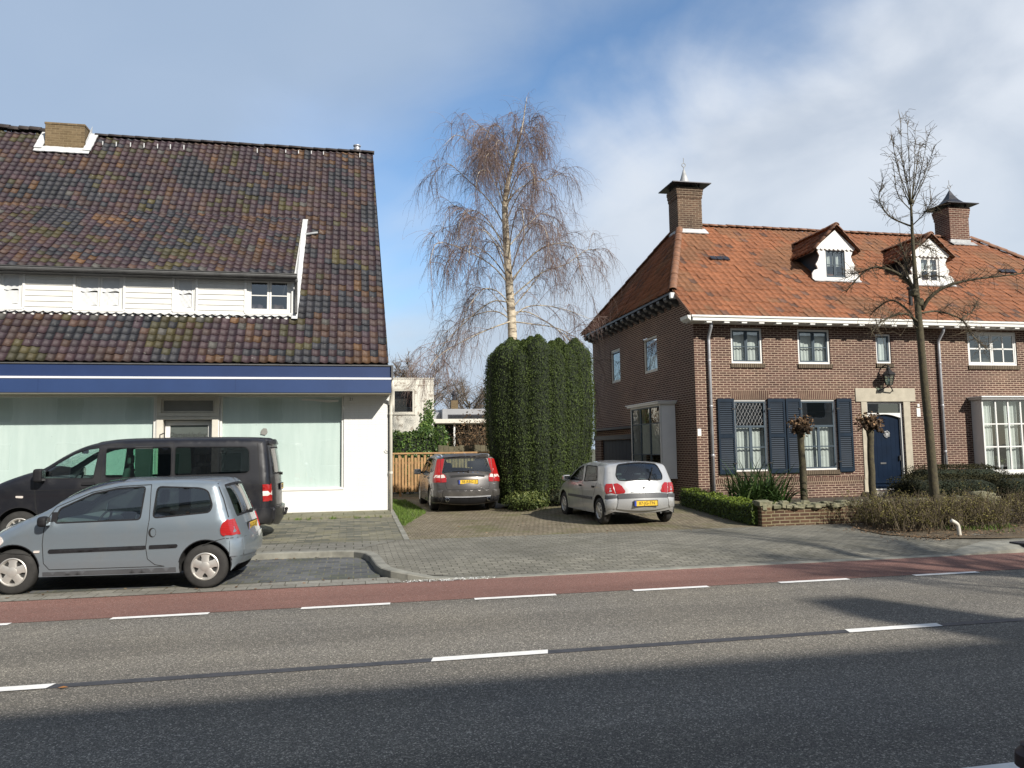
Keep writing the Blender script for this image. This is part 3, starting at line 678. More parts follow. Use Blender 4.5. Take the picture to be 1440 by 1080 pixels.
# ---------------------------------------------------------------- windows
def window(parent, T, u0, u1, z0, z1, back=0.10, fw=0.055, fmat=None, vb=(), hb=(), sash=None, sw=0.04, glass=None, curtain=None, cur_gap=0.05, sill=None, sill_out=0.05, pane=True, name='window', thick=0.06, bar=0.028, hbar=None, wide_v=()):
    fmat = fmat or m_white; glass = glass or m_glass; sash = sash or fmat
    mb = MB(T); mb.ring(u0, u1, -back-thick+.0, -back, z0, z1, fw)
    f = mb.build(name, fmat, parent, bevel=.004)
    a0, a1, b0, b1 = u0+fw, u1-fw, z0+fw, z1-fw
    xs = [a0]+[a0+(a1-a0)*t for t in vb]+[a1]
    mb = MB(T); d0, d1 = -back-thick+.006, -back-.012
    for i in range(len(xs)-1):
        l = xs[i]+(0.004 if i else 0.0); r_ = xs[i+1]-(0.004 if i < len(xs)-2 else 0.0)
        mb.ring(l, r_, d0, d1, b0, b1, sw)
        for h in hb:
            z = b0+(b1-b0)*h; mb.box(l+sw, r_-sw, d0+.006, d1-.004, z-bar/2, z+bar/2)
        for w in wide_v:
            x = l+(r_-l)*w; mb.box(x-bar/2, x+bar/2, d0+.006, d1-.004, b0+sw, b1-sw)
    mb.build('sash', sash, f, bevel=.003)
    if pane:
        mb = MB(T); mb.quad((a0, -back-thick*.55, b0), (a1, -back-thick*.55, b0), (a1, -back-thick*.55, b1), (a0, -back-thick*.55, b1))
        mb.build('pane', glass, f, recalc=False)
    if curtain: curtain(f, T, a0, a1, b0, b1, -back-thick-cur_gap)
    if sill is not None:
        mb = MB(T); mb.box(u0-.03, u1+.03, -back-.01, sill_out, z0-.05, z0-.002); mb.build('sill', sill, f, bevel=.006)
    return f
def net_curtain(mat, u0=0.0, u1=1.0, v0=0.0, v1=1.0, fold=0.018, per=0.11, n=None):
    def fn(f, T, a0, a1, b0, b1, d):
        x0, x1 = a0+(a1-a0)*u0, a0+(a1-a0)*u1; z0, z1 = b0+(b1-b0)*v0, b0+(b1-b0)*v1
        k = max(8, int((x1-x0)/0.018)); ph = random.random()*6
        mb = MB(T); vs = []
        for i in range(k+1):
            x = x0+(x1-x0)*i/k; o = fold*math.sin(ph+x*2*math.pi/per+0.8*math.sin(x*9))
            vs += [(x, d+o, z0), (x, d+o*.7, z1)]
        mb.add(vs, [(2*i, 2*i+2, 2*i+3, 2*i+1) for i in range(k)]); mb.build('curtain', mat, f, recalc=False, smooth=True)
    return fn
def multi(*fns):
    def fn(*a):
        for f in fns: f(*a)
    return fn

# ---------------------------------------------------------------- the white shop on the left
shop = thing('shop_building', 'white shop with a long blue fascia under a dark mottled pantile roof', 'shop', (-6, WY, GZ))
XC = 0.887
T = Tfront(WY)
g0, g1 = aty(311, 600, WY)[0], aty(481, 600, WY)[0]
d0, d1 = aty(220, 600, WY)[0], aty(307, 600, WY)[0]
zs0, zs1 = 0.86, 3.17
gl0 = -13.2
mb = MB()
wall_holes(mb, T, -16, XC, 0.1, 3.9, [(gl0, d0-.02, zs0-.06, 3.22), (d0, d1, 0.1, 3.22), (d1+.02, g1+.045, zs0-.06, 3.22)], 0.16)
mb.quad((XC, WY, .1), (XC, 33, .1), (XC, 33, 3.9), (XC, WY, 3.9))
# gable above the side wall, side and back
RY, RZ, EY, EZ = 26.05, 11.93, 19.42, 3.93
mb.poly([(XC-.10, WY, 3.9), (XC-.10, 2*RY-WY-.2, 3.9), (.47, RY, RZ-.15)])
mb.quad((XC, 33, .1), (-16, 33, .1), (-16, 33, 3.9), (XC, 33, 3.9))
mb.build('wall', m_white_brick, shop, recalc=False)
def shop_window(u0, u1, name='shop_window', panel=True, mull=()):
    mb = MB(T); mb.ring(u0, u1, -.14, -.03, zs0-.05, 3.21, .05); 
    mb.box(u0-.01, u1+.01, -.03, .03, zs0-.07, zs0-.02)
    f = mb.build(name, m_cream, shop, bevel=.006)
    xs = [u0+.05]+[u0+(u1-u0)*k for k in mull]+[u1-.05]
    for a, b in zip(xs[:-1], xs[1:]):
        mb = MB(T); mb.quad((a, -.09, zs0), (b, -.09, zs0), (b, -.09, 3.16), (a, -.09, 3.16)); mb.build('pane', m_shopglass, f, recalc=False)
    mb = MB(T)
    for a, b in zip(xs[:-1], xs[1:]): mb.quad((a, -.115, zs0), (b, -.115, zs0), (b, -.115, 3.16), (a, -.115, 3.16))
    mb.build('window_film', m_film, f, recalc=False)
    if mull:
        mb = MB(T)
        for k in mull: mb.box(u0+(u1-u0)*k-.012, u0+(u1-u0)*k+.012, -.105, -.08, zs0, 3.16)
        mb.build('glazing_bar', m_film_grey, f)
    mb = MB(T); mb.box(u0, u1, -.14, .012, .245, zs0-.075); mb.build('sill_panel', m_white, f, bevel=.004)
    return f
shop_window(gl0+.02, d0-.03)
w2 = shop_window(d1+.03, g1+.04)
# a dark torn patch and a paper strip on the right-hand pane
pa = aty(371, 607, WY); mb = MB(T); mb.poly([(pa[0]+x, -.083, pa[2]+z) for x, z in ((-.085, -.06), (.03, -.085), (.085, -.02), (.06, .08), (-.02, .09), (-.07, .04))]); mb.build('sticker', m_film_grey, w2)
pa, pb = aty(424, 562, WY), aty(478, 563, WY)
mb = MB(T); mb.add([(pa[0], -.083, pa[2]-.02), (pa[0]+.28, -.083, pa[2]-.025), (pb[0]-.3, -.083, pa[2]-.07), (pb[0]-.04, -.083, pa[2]-.05), (pb[0]-.04, -.083, pa[2]), (pb[0]-.3, -.083, pa[2]), (pa[0], -.083, pa[2]+.03)], [(0, 1, 6), (1, 2, 5, 6), (2, 3, 4, 5)]); mb.build('paper_strip', m_white, w2)
# entrance between the two windows
mb = MB(T); zt0, zt1 = aty(260, 586, WY)[2], 3.215
mb.ring(d0, d1, -.13, .012, zt0, zt1, .10); mb.box(d0, d0+.15, -.13, .02, .16, zt0-.005); mb.box(d1-.15, d1, -.13, .02, .16, zt0-.005); mb.box(d0+.15, d1-.15, -.13, .02, zt0-.075, zt0-.005)
df = mb.build('door_frame', m_offwhite, shop, bevel=.006)
mb = MB(T); mb.ring(d0+.105, d1-.105, -.10, -.02, zt0+.105, zt1-.105, .035); mb.build('transom_frame', m_offwhite, df, bevel=.004)
mb = MB(T); mb.quad((d0+.14, -.07, zt0+.14), (d1-.14, -.07, zt0+.14), (d1-.14, -.07, zt1-.14), (d0+.14, -.07, zt1-.14)); mb.build('transom_panel', m_film_grey, df)
mb = MB(T); e0, e1, ez = d0+.155, d1-.155, zt0-.16; mb.ring(e0, e1, -.24, -.19, .2, ez+.075, .12)
dr = mb.build('door', m_white, shop, bevel=.006)
mb = MB(T); mb.quad((e0+.12, -.215, .3), (e1-.12, -.215, .3), (e1-.12, -.215, ez-.045), (e0+.12, -.215, ez-.045)); mb.build('pane', m_doorglass, dr)
mb = MB(T); mb.box(e1-.09, e1-.05, -.19, -.12, 1.15, 1.3); mb.build('handle', m_zinc, dr, bevel=.008)
tp = aty(264, 611.5, WY+.21)
text_mesh('lettering', 'Dameskleding', 0.155, m_ink, dr, Vector((tp[0], WY+.212, tp[2])), Matrix.Rotation(R_(90), 3, 'X'), .001, .25)
mb = MB(T); mb.box(d0, d1, -.5, -.25, .1, 3.2); mb.build('lobby', m_dark, shop)
# fascia: blue band, pale stripe, top band in the shade-darkened blue, soffit, gutter lip
FX = 0.905; fy0 = 19.36
mb = MB(); mb.box(-16, FX, fy0, WY-.003, 3.205, 3.53); fa = mb.build('fascia', m_blue, shop, bevel=.006)
mb = MB(); mb.box(-16, FX, fy0+.075, WY-.003, 3.585, 3.885); mb.build('fascia_top', m_blue_dark, fa, bevel=.006)
mb = MB(); mb.box(-16, FX+.006, fy0-.014, WY-.01, 3.531, 3.582); mb.build('stripe', m_stripe, fa, bevel=.005)
mb = MB(); mb.box(-16, FX-.01, fy0+.02, WY-.004, 3.185, 3.203); mb.build('soffit', m_soffit, fa)
mb = MB()
for x in (-11.3, -7.1, -2.8): mb.box(x-.004, x+.004, fy0-.0025, fy0+.002, 3.208, 3.528)
build_each(mb, 'panel_joint', m_blue_dark, fa)
mb = MB(); mb.box(-16, FX+.02, fy0+.045, fy0+.078, 3.875, 3.905); mb.box(FX+.002, FX+.05, fy0+.02, WY, 3.55, 3.9); mb.build('gutter_lip', m_zinc, fa, bevel=.004)
# downpipe on the right corner
mb = MB(); px = XC+.045
mb.tube([(px+.03, 19.75, 3.55), (px+.03, 19.85, 3.30), (px, 20.12, 3.05), (px, 20.14, 2.9), (px, 20.14, 0.2)], .042, 10); 
mb.lathe((px, 20.14, 2.72), [(.05, -.03), (.052, 0), (.05, .03)]); mb.lathe((px, 20.14, 1.2), [(.05, -.03), (.052, 0), (.05, .03)])
mb.build('downpipe', m_offwhite, shop, smooth=True, recalc=True)
mb = MB(); bpx, bpz = XC-.05, aty(542, 636, WY)[2]
mb.box(XC-.012, XC+.012, 20.165, 20.199, 1.25, 2.95); mb.tube([(XC, 20.17, bpz), (XC-.06, 20.14, bpz+.02), (XC-.10, 20.14, bpz+.07)], .008, 5); mb.build('cable', m_trim_grey, shop)
nb2 = aty(494, 561.5, WY)
text_mesh('house_number', '21', 0.10, m_trim_grey, shop, Vector((nb2[0], WY-.012, nb2[2])), Matrix.Rotation(R_(90), 3, 'X'))
# main roof
sl_len = math.hypot(RY-EY, RZ-EZ); Vv = np.array([0, (RY-EY)/sl_len, (RZ-EZ)/sl_len])
Nn = np.cross([1, 0, 0], Vv)
def onroof(u, v): return atp(u, v, (0, EY, EZ), Nn)
RX0, RX1 = 0.845, 0.60
uhi = lambda v: RX0+(RX1-RX0)*v/sl_len
def rv(p): return (p[2]-EZ)/Vv[2]
dk = onroof(200, 300); dbot = onroof(200, 443)
v_kink, v_bot = rv(dk), rv(dbot)
DX = onroof(417, 452)[0]
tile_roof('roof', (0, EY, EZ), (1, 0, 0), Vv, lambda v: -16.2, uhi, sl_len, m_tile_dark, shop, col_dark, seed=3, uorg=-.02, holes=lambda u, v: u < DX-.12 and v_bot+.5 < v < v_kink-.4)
mb = MB(); mb.quad((-16.2, EY, EZ-.05), (RX0-.02, EY, EZ-.05), (RX1-.02, RY, RZ-.05), (-16.2, RY, RZ-.05)); mb.quad((-16.2, 2*RY-EY, EZ-.05), (RX0-.02, 2*RY-EY, EZ-.05), (RX1-.02, RY, RZ-.04), (-16.2, RY, RZ-.04)); mb.build('roof_boarding', m_dark, shop, recalc=False)
mb = MB(); ridge_tiles(mb, (-8.15, RY, RZ+.02), (RX1+.02, RY, RZ+.02), .12, .40); mb.build('ridge_tiles', m_ridge_dark, shop, smooth=True)
mb = MB(); ridge_tiles(mb, (-16, RY, RZ+.05), (-9.45, RY, RZ+.05), .15, .30, .02, 1.0); mb.build('ridge_tiles', m_ridge_dark, shop, smooth=True)
# verge on the right edge
mb = MB(); mb.prism([(RX0-.035, EY+.02, EZ-.08), (RX0-.035, EY+.06, EZ+.0), (RX1-.035, RY, RZ-.02), (RX1-.035, RY, RZ-.10)], (.025, 0, 0)); mb.build('verge_board', m_darkmetal, shop)
# long dormer
DY = onroof(200, 443)[1]; DZ0 = onroof(200, 443)[2]; gy = DY-.32
gz = (aty(5, 376, gy)[2]+aty(412, 387, gy)[2])/2
Kp = np.array([0, dk[1], dk[2]+.05]); Gp = np.array([0, gy, gz+.03]); dl = np.linalg.norm(Kp-Gp); Vd = (Kp-Gp)/dl
tile_roof('dormer_roof', (0, Gp[1], Gp[2]), (1, 0, 0), Vd, lambda v: -16.2, lambda v: DX-.05, dl, m_tile_dark, shop, col_dark, seed=11, uorg=.03, tl=.225)
mb = MB(); mb.quad((-16.2, gy+.02, gz-.03), (DX-.06, gy+.02, gz-.03), (DX-.06, Kp[1], Kp[2]-.1), (-16.2, Kp[1], Kp[2]-.1)); mb.build('dormer_soffit', m_soffit, shop, recalc=False)
TD = Tfront(DY)
wz0, wz1 = aty(375, 440, DY)[2]-.0, aty(375, 392, DY)[2]+.02
wins = [(aty(349, 400, DY)[0]-.03, aty(407, 400, DY)[0]+.05, 'clear'), (aty(247, 400, DY)[0]-.02, aty(273, 400, DY)[0]+.04, 'sheet'), (aty(108, 400, DY)[0]-.02, aty(171, 400, DY)[0]+.04, 'sheet2'), (aty(2, 400, DY)[0]-.06, aty(30, 400, DY)[0]+.03, 'sheet'), (-12.4, -11.1, 'clear')]
mb = MB(); wall_holes(mb, TD, -16.2, DX-.10, DZ0-.1, gz+.02, [(a, b, wz0, wz1) for a, b, _ in wins], .09); mb.build('dormer_wall', m_white, shop, recalc=False)
mb = MB(TD)                                              # clapboards between the windows
edges = sorted([(-16.2, wins[4][0]), (wins[4][1], wins[3][0]), (wins[3][1], wins[2][0]), (wins[2][1], wins[1][0]), (wins[1][1], wins[0][0]), (wins[0][1], DX-.10)])
for a, b in edges:
    if b-a < .08: continue
    mb = MB(TD); z = DZ0+.02
    while z < gz-.06:
        h = min(.135, gz-.03-z); mb.prism([(a+.01, .003, z), (a+.01, .024, z), (a+.01, .006, z+h), (a+.01, .003, z+h)], (b-a-.02, 0, 0)); z += .137
    mb.build('cladding', m_cream, shop)
mb = MB(TD)
for a, b, _ in wins[:4]: mb.box(a-.06, a-.004, .0, .035, wz0-.02, wz1+.02); mb.box(b+.004, b+.06, .0, .035, wz0-.02, wz1+.02)
mb.box(-16.2, DX-.1, .002, .045, DZ0-.06, wz0-.055); build_each(mb, 'trim', m_white, shop, bevel=.004)
for a, b, kind in wins:
    if kind == 'clear': window(shop, TD, a, b, wz0, wz1, .02, .06, m_white, vb=(.5,), hb=(.5,), sw=.05, curtain=net_curtain(m_room, fold=0), cur_gap=.8, sill=m_white, name='dormer_window')
    else:
        two = kind == 'sheet2'
        f = window(shop, TD, a, b, wz0, wz1, .02, .05, m_white, vb=(.5,) if two else (), hb=(), sw=.05, pane=False, sill=m_white, name='dormer_window')
        for q0, q1 in ([(0, .5), (.5, 1)] if two else [(0, 1)]):
            A0, A1 = a+.1+(b-a-.2)*q0+(.03 if q0 else 0), a+.1+(b-a-.2)*q1-(.03 if q1 < 1 else 0); mid = (wz0+wz1)/2
            mb = MB(TD); k = 12; sgn = random.choice((-1, 1)); sag = random.uniform(.02, .05)
            for lo, hi, dd in ((mid, wz1-.1, -.045), (wz0+.1, mid-.02, -.06)):
                vs = [(A0+(A1-A0)*i/k, dd+.012*math.sin(i*1.3+sgn*j*2.2+lo)+.004*math.sin(i*3.1), lo+(hi-lo)*j/5-(.02*math.sin(i*.5) if j == 0 else 0)) for j in range(6) for i in range(k+1)]
                mb.add(vs, [(j*(k+1)+i, j*(k+1)+i+1, (j+1)*(k+1)+i+1, (j+1)*(k+1)+i) for j in range(5) for i in range(k)])
            mb.build('sheeting', m_plastic_sheet, f, smooth=True, recalc=False)
            mb = MB(TD); mb.quad((A0, -.075, wz0+.06), (A1, -.075, wz0+.06), (A1, -.075, wz1-.06), (A0, -.075, wz1-.06)); mb.build('backing', m_dark, f)
mb = MB(); mb.tube([(-16.2, gy-.03, gz-.02), (DX+.02, gy-.03, gz-.02)], .062, 10); mb.box(-16.2, DX+.03, gy-.105, gy-.075, gz+.02, gz+.035); mb.box(-16.2, DX+.02, gy+.01, DY-.01, gz-.10, gz-.06); mb.build('dormer_gutter', m_zinc, shop)
mb = MB(); mb.tube([(DX-.0, gy, gz-.07), (DX-.01, gy+.06, gz-.14), (DX-.02, DY-.10, gz-.25), (DX-.02, DY-.10, DZ0+.16), (DX-.02, DY-.16, DZ0+.10)], .04, 8); mb.build('dormer_downpipe', m_zinc, shop, smooth=True)
# cheek and lead flashings
mb = MB(); mb.prism([(DX-.10, DY, DZ0-.05), (DX-.10, DY, gz+.02), (DX-.10, Kp[1], Kp[2]-.05)], (.05, 0, 0)); mb.build('dormer_cheek', m_leadw, shop)
def strip(mb, p, q_, w, h, n=Nn):
    p, q_ = np.array(p), np.array(q_); n = np.array(n)/np.linalg.norm(n); t = (q_-p); L = np.linalg.norm(t); t /= L; s_ = np.cross(t, n)
    k = max(2, int(L/.1)); vs = []
    for i in range(k+1):
        c = p+t*L*i/k+s_*random.uniform(-.008, .008); hh = h+random.uniform(-.006, .006)
        vs += [c-s_*w/2+n*(hh-.03), c-s_*w/2+n*hh, c+s_*w/2+n*hh, c+s_*w/2+n*(hh-.03)]
    mb.add(vs, [(i*4+j, i*4+j+1, i*4+5+j, i*4+4+j) for i in range(k) for j in range(3)])
fp = onroof(425, 312); fq = onroof(414, 452)
mb = MB(); strip(mb, fq, (DX+.02, fp[1], fp[2]), .15, .10); mb.build('flashing', m_leadw, shop, recalc=False)
mb = MB(); vs = []; nn = 150; a = -16.2                    # scalloped lead apron along the foot of the dormer
for i in range(nn*4+1):
    x = a+(DX-.06-a)*i/(nn*4); ph = 2*math.pi*(x+.02)/.205; low = .085+.028*math.sin(ph)+random.uniform(-.006, .006)
    base = np.array([x, DY-.012, DZ0+.045]); down = -Vv*low+Nn*(.062+.016*math.cos(ph))
    vs += [base, base+np.array([0, -.02, -.02])+Nn*.02, base+down]
mb.add(vs, [(i*3+j, i*3+j+1, i*3+4+j, i*3+3+j) for i in range(nn*4) for j in range(2)]); mb.build('flashing', m_lead, shop, recalc=False, smooth=True)
# chimney on the ridge with lead skirt, steel flue
cx0, cx1 = aty(61, 190, 25.35)[0], aty(117, 190, 25.35)[0]; cz = aty(90, 171, 25.35)[2]; cb = onroof(90, 211)
mb = MB(); mb.box(cx0, cx1, cb[1], 26.9, cb[2]-.4, cz-.07); mb.box(cx0-.02, cx1+.02, cb[1]-.02, 26.92, cz-.07, cz); ch = mb.build('chimney', m_brick_yellow, shop, bevel=.008)
mb = MB(); mb.box(cx0-.03, cx1+.03, cb[1]-.03, 26.5, cb[2]-.4, cb[2]+.02); strip(mb, np.array([cx0-.22, cb[1]-.10, cb[2]-.10]), np.array([cx1+.22, cb[1]-.10, cb[2]-.10]), .30, .09)
strip(mb, np.array([cx1+.13, cb[1]-.1, cb[2]-.1]), np.array([cx1+.13, RY, RZ]), .22, .11); strip(mb, np.array([cx0-.13, cb[1]-.1, cb[2]-.1]), np.array([cx0-.13, RY, RZ]), .22, .11)
mb.prism([(cx1+.031, cb[1]-.02, cb[2]), (cx1+.031, RY, RZ+.1), (cx1+.031, RY, RZ+.35), (cx1+.031, cb[1]+.05, cb[2]+.35)], (.004, 0, 0)); mb.build('flashing', m_leadw, ch, recalc=False)
fl = aty(502, 212, RY+.3); mb = MB(); mb.lathe((fl[0], RY+.3, RZ-.1), [(.10, 0), (.10, .32), (.12, .33), (.12, .38), (.09, .39), (.09, .44), (.13, .46), (.13, .49), (.0, .50)], n=18); mb.build('flue', m_zinc_light, shop, smooth=False, angle=40)
mb = MB()                                                # white clips on the top course, torn patch by the flashing
for px in (145, 164, 184, 203, 222, 240, 259, 362, 402, 420, 438, 455, 506):
    p = onroof(px, 205+(px-145)*.045); mb.box(p[0]-.014, p[0]+.014, p[1]-.05, p[1]-.03, p[2]-.02, p[2]+.13)
p = onroof(436, 333)
build_each(mb, 'clip', m_leadw, shop)
mb = MB(); p = onroof(432, 333)
strip(mb, p+np.array([-.05, 0, 0]), p+np.array([.30, .05, .08]), .07, .10); mb.build('flashing', m_lead, shop, recalc=False)
# ---------------------------------------------------------------- the brick house on the right
HX = 9.56
house = thing('brick_house', 'brown brick house with an orange hipped pantile roof and slate blue shutters', 'house', (17, HY, GZ))
T = Tfront(HY)
def fr(u0, v0, u1, v1, y=HY):
    """x0, x1, z0, z1 of an upright rectangle seen between two picture points on the plane y"""
    m = (v0+v1)/2; a, b = aty(u0, m, y)[0], aty(u1, m, y)[0]; c = (u0+u1)/2
    return a, b, aty(c, v1, y)[2], aty(c, v0, y)[2]
GT = 5.29
W1, W2, W3, W4 = fr(1028, 462, 1072, 511), fr(1122, 463, 1167, 512), fr(1232, 470, 1253, 511), fr(1361, 467, 1430, 514)
L1, L2 = fr(1033, 562, 1080, 664), fr(1127, 562, 1177, 660)
zl0 = (L1[2]+L2[2])/2; zl1 = (L1[3]+L2[3])/2; L1 = (L1[0], L1[1], zl0, zl1); L2 = (L2[0], L2[1], zl0, zl1)
zu0 = (W1[2]+W2[2])/2; zu1 = min(GT-.03, (W1[3]+W2[3])/2); W1 = (*W1[:2], zu0, zu1); W2 = (*W2[:2], zu0, zu1)
DR = fr(1222, 565, 1273, 694); DR = (DR[0], DR[1], 0.38, DR[3])
by = HY-.42; B1 = fr(1384, 562, 1500, 662, by); bx0, bx1, bz0, bz1 = B1[0], B1[0]+2.75, B1[2], B1[3]
mb = MB()
wall_holes(mb, T, HX, 26, 0.05, GT, [(*W1[:2], zu0, zu1), (*W2[:2], zu0, zu1), W3, W4, L1, L2, DR, (bx0+.1, bx1-.1, bz0, bz1)], .10)
# left wall
TL = Tleft(HX)
def fl_(u0, v0, u1, v1, x=HX):
    ya, yb = atx(u1, (v0+v1)/2, x)[1], atx(u0, (v0+v1)/2, x)[1]; p = (u0+u1)/2
    return ya, yb, atx(p, v1, x)[2], atx(p, v0, x)[2]
S1, S2 = fl_(905, 474, 924, 524), fl_(859, 491, 872, 538)
sx = HX-.5; yb0 = atx(946, 620, HX)[1]+.0; 
yb0 = 21.85; yb1 = atx(888, 620, sx)[1]; SBZ0, SBZ1 = aty(938, 670, yb0)[2], aty(938, 568, yb0)[2]
BK = 29.9
wall_holes(mb, TL, HY, BK, 0.05, GT, [S1[:3]+(min(S1[3], GT-.02),) if S1[3] < GT else S1, S2, (yb0+.1, yb1-.1, SBZ0, SBZ1), (25.1, 29.1, .05, 2.05)] if False else [(yb0+.1, yb1-.1, SBZ0, SBZ1), (25.3, 29.1, .05, 2.05), (S1[0], S1[1], S1[2], GT-.0001) if S1[3] > GT else S1, (S2[0], S2[1], S2[2], GT-.0001) if S2[3] > GT else S2], .10)
mb.T = None
pts = [(HX, HY, GT), (HX, 21.3, 6.22)]
up = []
for w in sorted([S1, S2]):
    pass
def upper(y): return min(6.22, GT+(y-HY)*1.033)
ys = sorted({HY, 20.9, 21.3, BK, S1[0], S1[1], S2[0], S2[1]})
for a, b in zip(ys[:-1], ys[1:]):
    lo = GT
    for w in (S1, S2):
        if w[0]-1e-6 <= a and b <= w[1]+1e-6 and w[3] > GT: lo = w[3]
    mb.quad((HX, a, lo), (HX, b, lo), (HX, b, upper(b)), (HX, a, upper(a)))
mb.quad((HX, BK, .05), (26, BK, .05), (26, BK, 6.2), (HX, BK, 6.2)); mb.quad((26, HY, .05), (26, BK, .05), (26, BK, 6.2), (26, HY, 5.3))
mb.build('wall', m_brick, house, recalc=False)
mb = MB(); mb.quad((HX+.3, HY+1.5, .1), (26, HY+1.5, .1), (26, HY+1.5, 5.3), (HX+.3, HY+1.5, 5.3)); mb.quad((HX+.3, HY+.15, 2.75), (26, HY+.15, 2.75), (26, HY+1.5, 2.75), (HX+.3, HY+1.5, 2.75)); mb.quad((HX+.3, HY+.15, .3), (26, HY+.15, .3), (26, HY+1.5, .3), (HX+.3, HY+1.5, .3)); mb.build('interior', m_room, house, recalc=False)
# windows upstairs
cur = multi(net_curtain(m_curtain, v0=0, v1=.62), net_curtain(m_curtain, v0=.5, v1=1, fold=.008, u0=0, u1=1, per=.2))
for w in (W1, W2): window(house, T, *w, back=.03, fw=.06, fmat=m_white, vb=(.5,), hb=(.48,), sash=m_sash, sw=.042, curtain=cur, sill=None)
window(house, T, *W3, back=.03, fw=.05, fmat=m_white, sash=m_sash, sw=.05, curtain=net_curtain(m_curtain))
window(house, T, *W4, back=.03, fw=.06, fmat=m_white, vb=(.5,), hb=(.5,), wide_v=(.5,), sash=m_white, sw=.05, bar=.045, curtain=net_curtain(m_room, fold=0), cur_gap=.5)
mb = MB(T)
for w in (W1, W2, W3, W4): mb.box(w[0]-.03, w[1]+.05, -.06, .045, w[2]-.125, w[2]-.003)
for w in (L1, L2): mb.box(w[0]-.03, w[1]+.05, -.06, .05, w[2]-.13, w[2]-.003)
build_each(mb, 'brick_sill', m_sill_brick, house, bevel=.004)
mb = MB(T)
for w in (L1, L2):
    a, b, z = w[0]-.03, w[1]+.05, w[3]+.012
    mb.prism([(a, .004, z), (b, .004, z), (b+.09, .004, z+.26), (a-.09, .004, z+.26)], (0, -.05, 0))
build_each(mb, 'brick_arch', m_brick_soldier, house)
mb = MB(T); mb.box(HX+.35, DR[0]-.2, -.05, .003, zl0-.42, zl0-.21); mb.build('soldier_course', m_brick_soldier, house)
# downstairs windows with leaded tops
for i, w in enumerate((L1, L2)):
    f = window(house, T, *w, back=.03, fw=.045, fmat=m_white, sash=m_sash, sw=.045, pane=True, curtain=multi(net_curtain(m_curtain, v0=0, v1=.61, u0=.0, u1=1.0)), cur_gap=.10, name='shuttered_window')
    a0, a1, b0, b1 = w[0]+.045, w[1]-.045, w[2]+.045, w[3]-.045; zt = b0+(b1-b0)*.63
    mb = MB(T); mb.box(a0+.045, a1-.045, -.084, -.038, zt-.03, zt+.03); xm = (a0+a1)/2; mb.box(xm-.045, xm+.045, -.084, -.034, b0+.045, zt-.03)
    zm = b0+(zt-b0)*.52; mb.box(a0+.045, xm-.045, -.08, -.042, zm-.016, zm+.016); mb.box(xm+.045, a1-.045, -.08, -.042, zm-.016, zm+.016); mb.build('glazing_bar', m_sash, f, bevel=.003)
    mb = MB(T)
    if i == 0:
        for k in range(-7, 9):
            for sg in (1, -1):
                p = []
                for t in np.linspace(0, 1, 15):
                    x = a0+.05+(a1-a0-.1)*(.045*0+k*.125+(t*.42 if sg > 0 else (1-t)*.42-.0)); z = zt+.03+(b1-.045-zt-.03)*t
                    if a0+.05 <= x <= a0+.05+(a1-a0-.1)*.98: p.append((x, -.062, z))
                if len(p) > 1: mb.tube([p[0], p[-1]], .0035, 4)
        mb.build('lead_came', m_leadw, f)
# shutters: louvred leaves, each a part
def shutter(x0, x1, hinge):
    z0, z1 = zl0-.06, zl1+.03
    mb = MB(T); st = .055
    mb.box(x0, x0+st, .02, .065, z0, z1); mb.box(x1-st, x1, .02, .065, z0, z1)
    zr = [z0, z0+.12, z0+(z1-z0)*.50-.05, z0+(z1-z0)*.50+.06, z1-.10, z1]
    for a, b in ((zr[0], zr[1]), (zr[2], zr[3]), (zr[4], zr[5])): mb.box(x0+st, x1-st, .022, .062, a, b)
    for a, b in ((zr[1], zr[2]), (zr[3], zr[4])):
        n = int((b-a)/.058)
        for k in range(n):
            z = a+(b-a)*(k+.5)/n; mb.prism([(x0+st, .026, z+.022), (x0+st, .034, z+.026), (x0+st, .060, z-.018), (x0+st, .052, z-.022)], (x1-x0-2*st, 0, 0))
    s_ = mb.build('shutter', m_shutter, house)
    mb = MB(T); mb.quad((x0+.03, .012, z0+.02), (x1-.03, .012, z0+.02), (x1-.03, .012, z1-.02), (x0+.03, .012, z1-.02)); mb.build('backing', m_dark, s_, recalc=False)
    mb = MB(T)
    for z in (z0+.3, z1-.3): mb.box(hinge-.05, hinge+.05, .0, .075, z-.02, z+.02)
    build_each(mb, 'hinge', m_black, s_)
q = lambda u: aty(u, 612, HY)[0]
shutter(q(1009.5), L1[0]-.01, L1[0]-.03); shutter(L1[1]+.01, q(1104), L1[1]+.03); shutter(q(1105.5), L2[0]-.01, L2[0]-.03); shutter(L2[1]+.01, q(1198), L2[1]+.03)
# stone door surround, door, transom
sx0, sx1, sz1 = q(1207)-.02, q(1287)+.06, aty(1247, 546, HY)[2]
jl0, jr1 = DR[0]-.20, DR[1]+.24
mb = MB(T); mb.box(sx0-.02, sx1, -.05, .03, DR[3]+.003, sz1); mb.box(jl0, DR[0]-.003, -.05, .025, .72, DR[3]); mb.box(DR[1]+.003, jr1, -.05, .025, .72, DR[3]); mb.box(jl0-.03, DR[0]-.003, -.05, .04, .2, .717); mb.box(DR[1]+.003, jr1+.03, -.05, .04, .2, .717); mb.box(jl0-.1, jr1+.1, -.3, .32, .1, .355); mb.build('door_surround', m_stone, house, bevel=.006)
dfw = .055; zt = aty(1247, 583, HY)[2]
mb = MB(T); mb.ring(DR[0], DR[1], -.14, -.05, DR[2], DR[3], dfw, wb=.04); a0, a1 = DR[0]+dfw, DR[1]-dfw
ar = [(a0, -.13, zt+.05), (a1, -.13, zt+.05)]+[(a1+(a0-a1)*k/12, -.13, zt-.10+.11*math.sin(math.pi*k/12)) for k in range(13)]
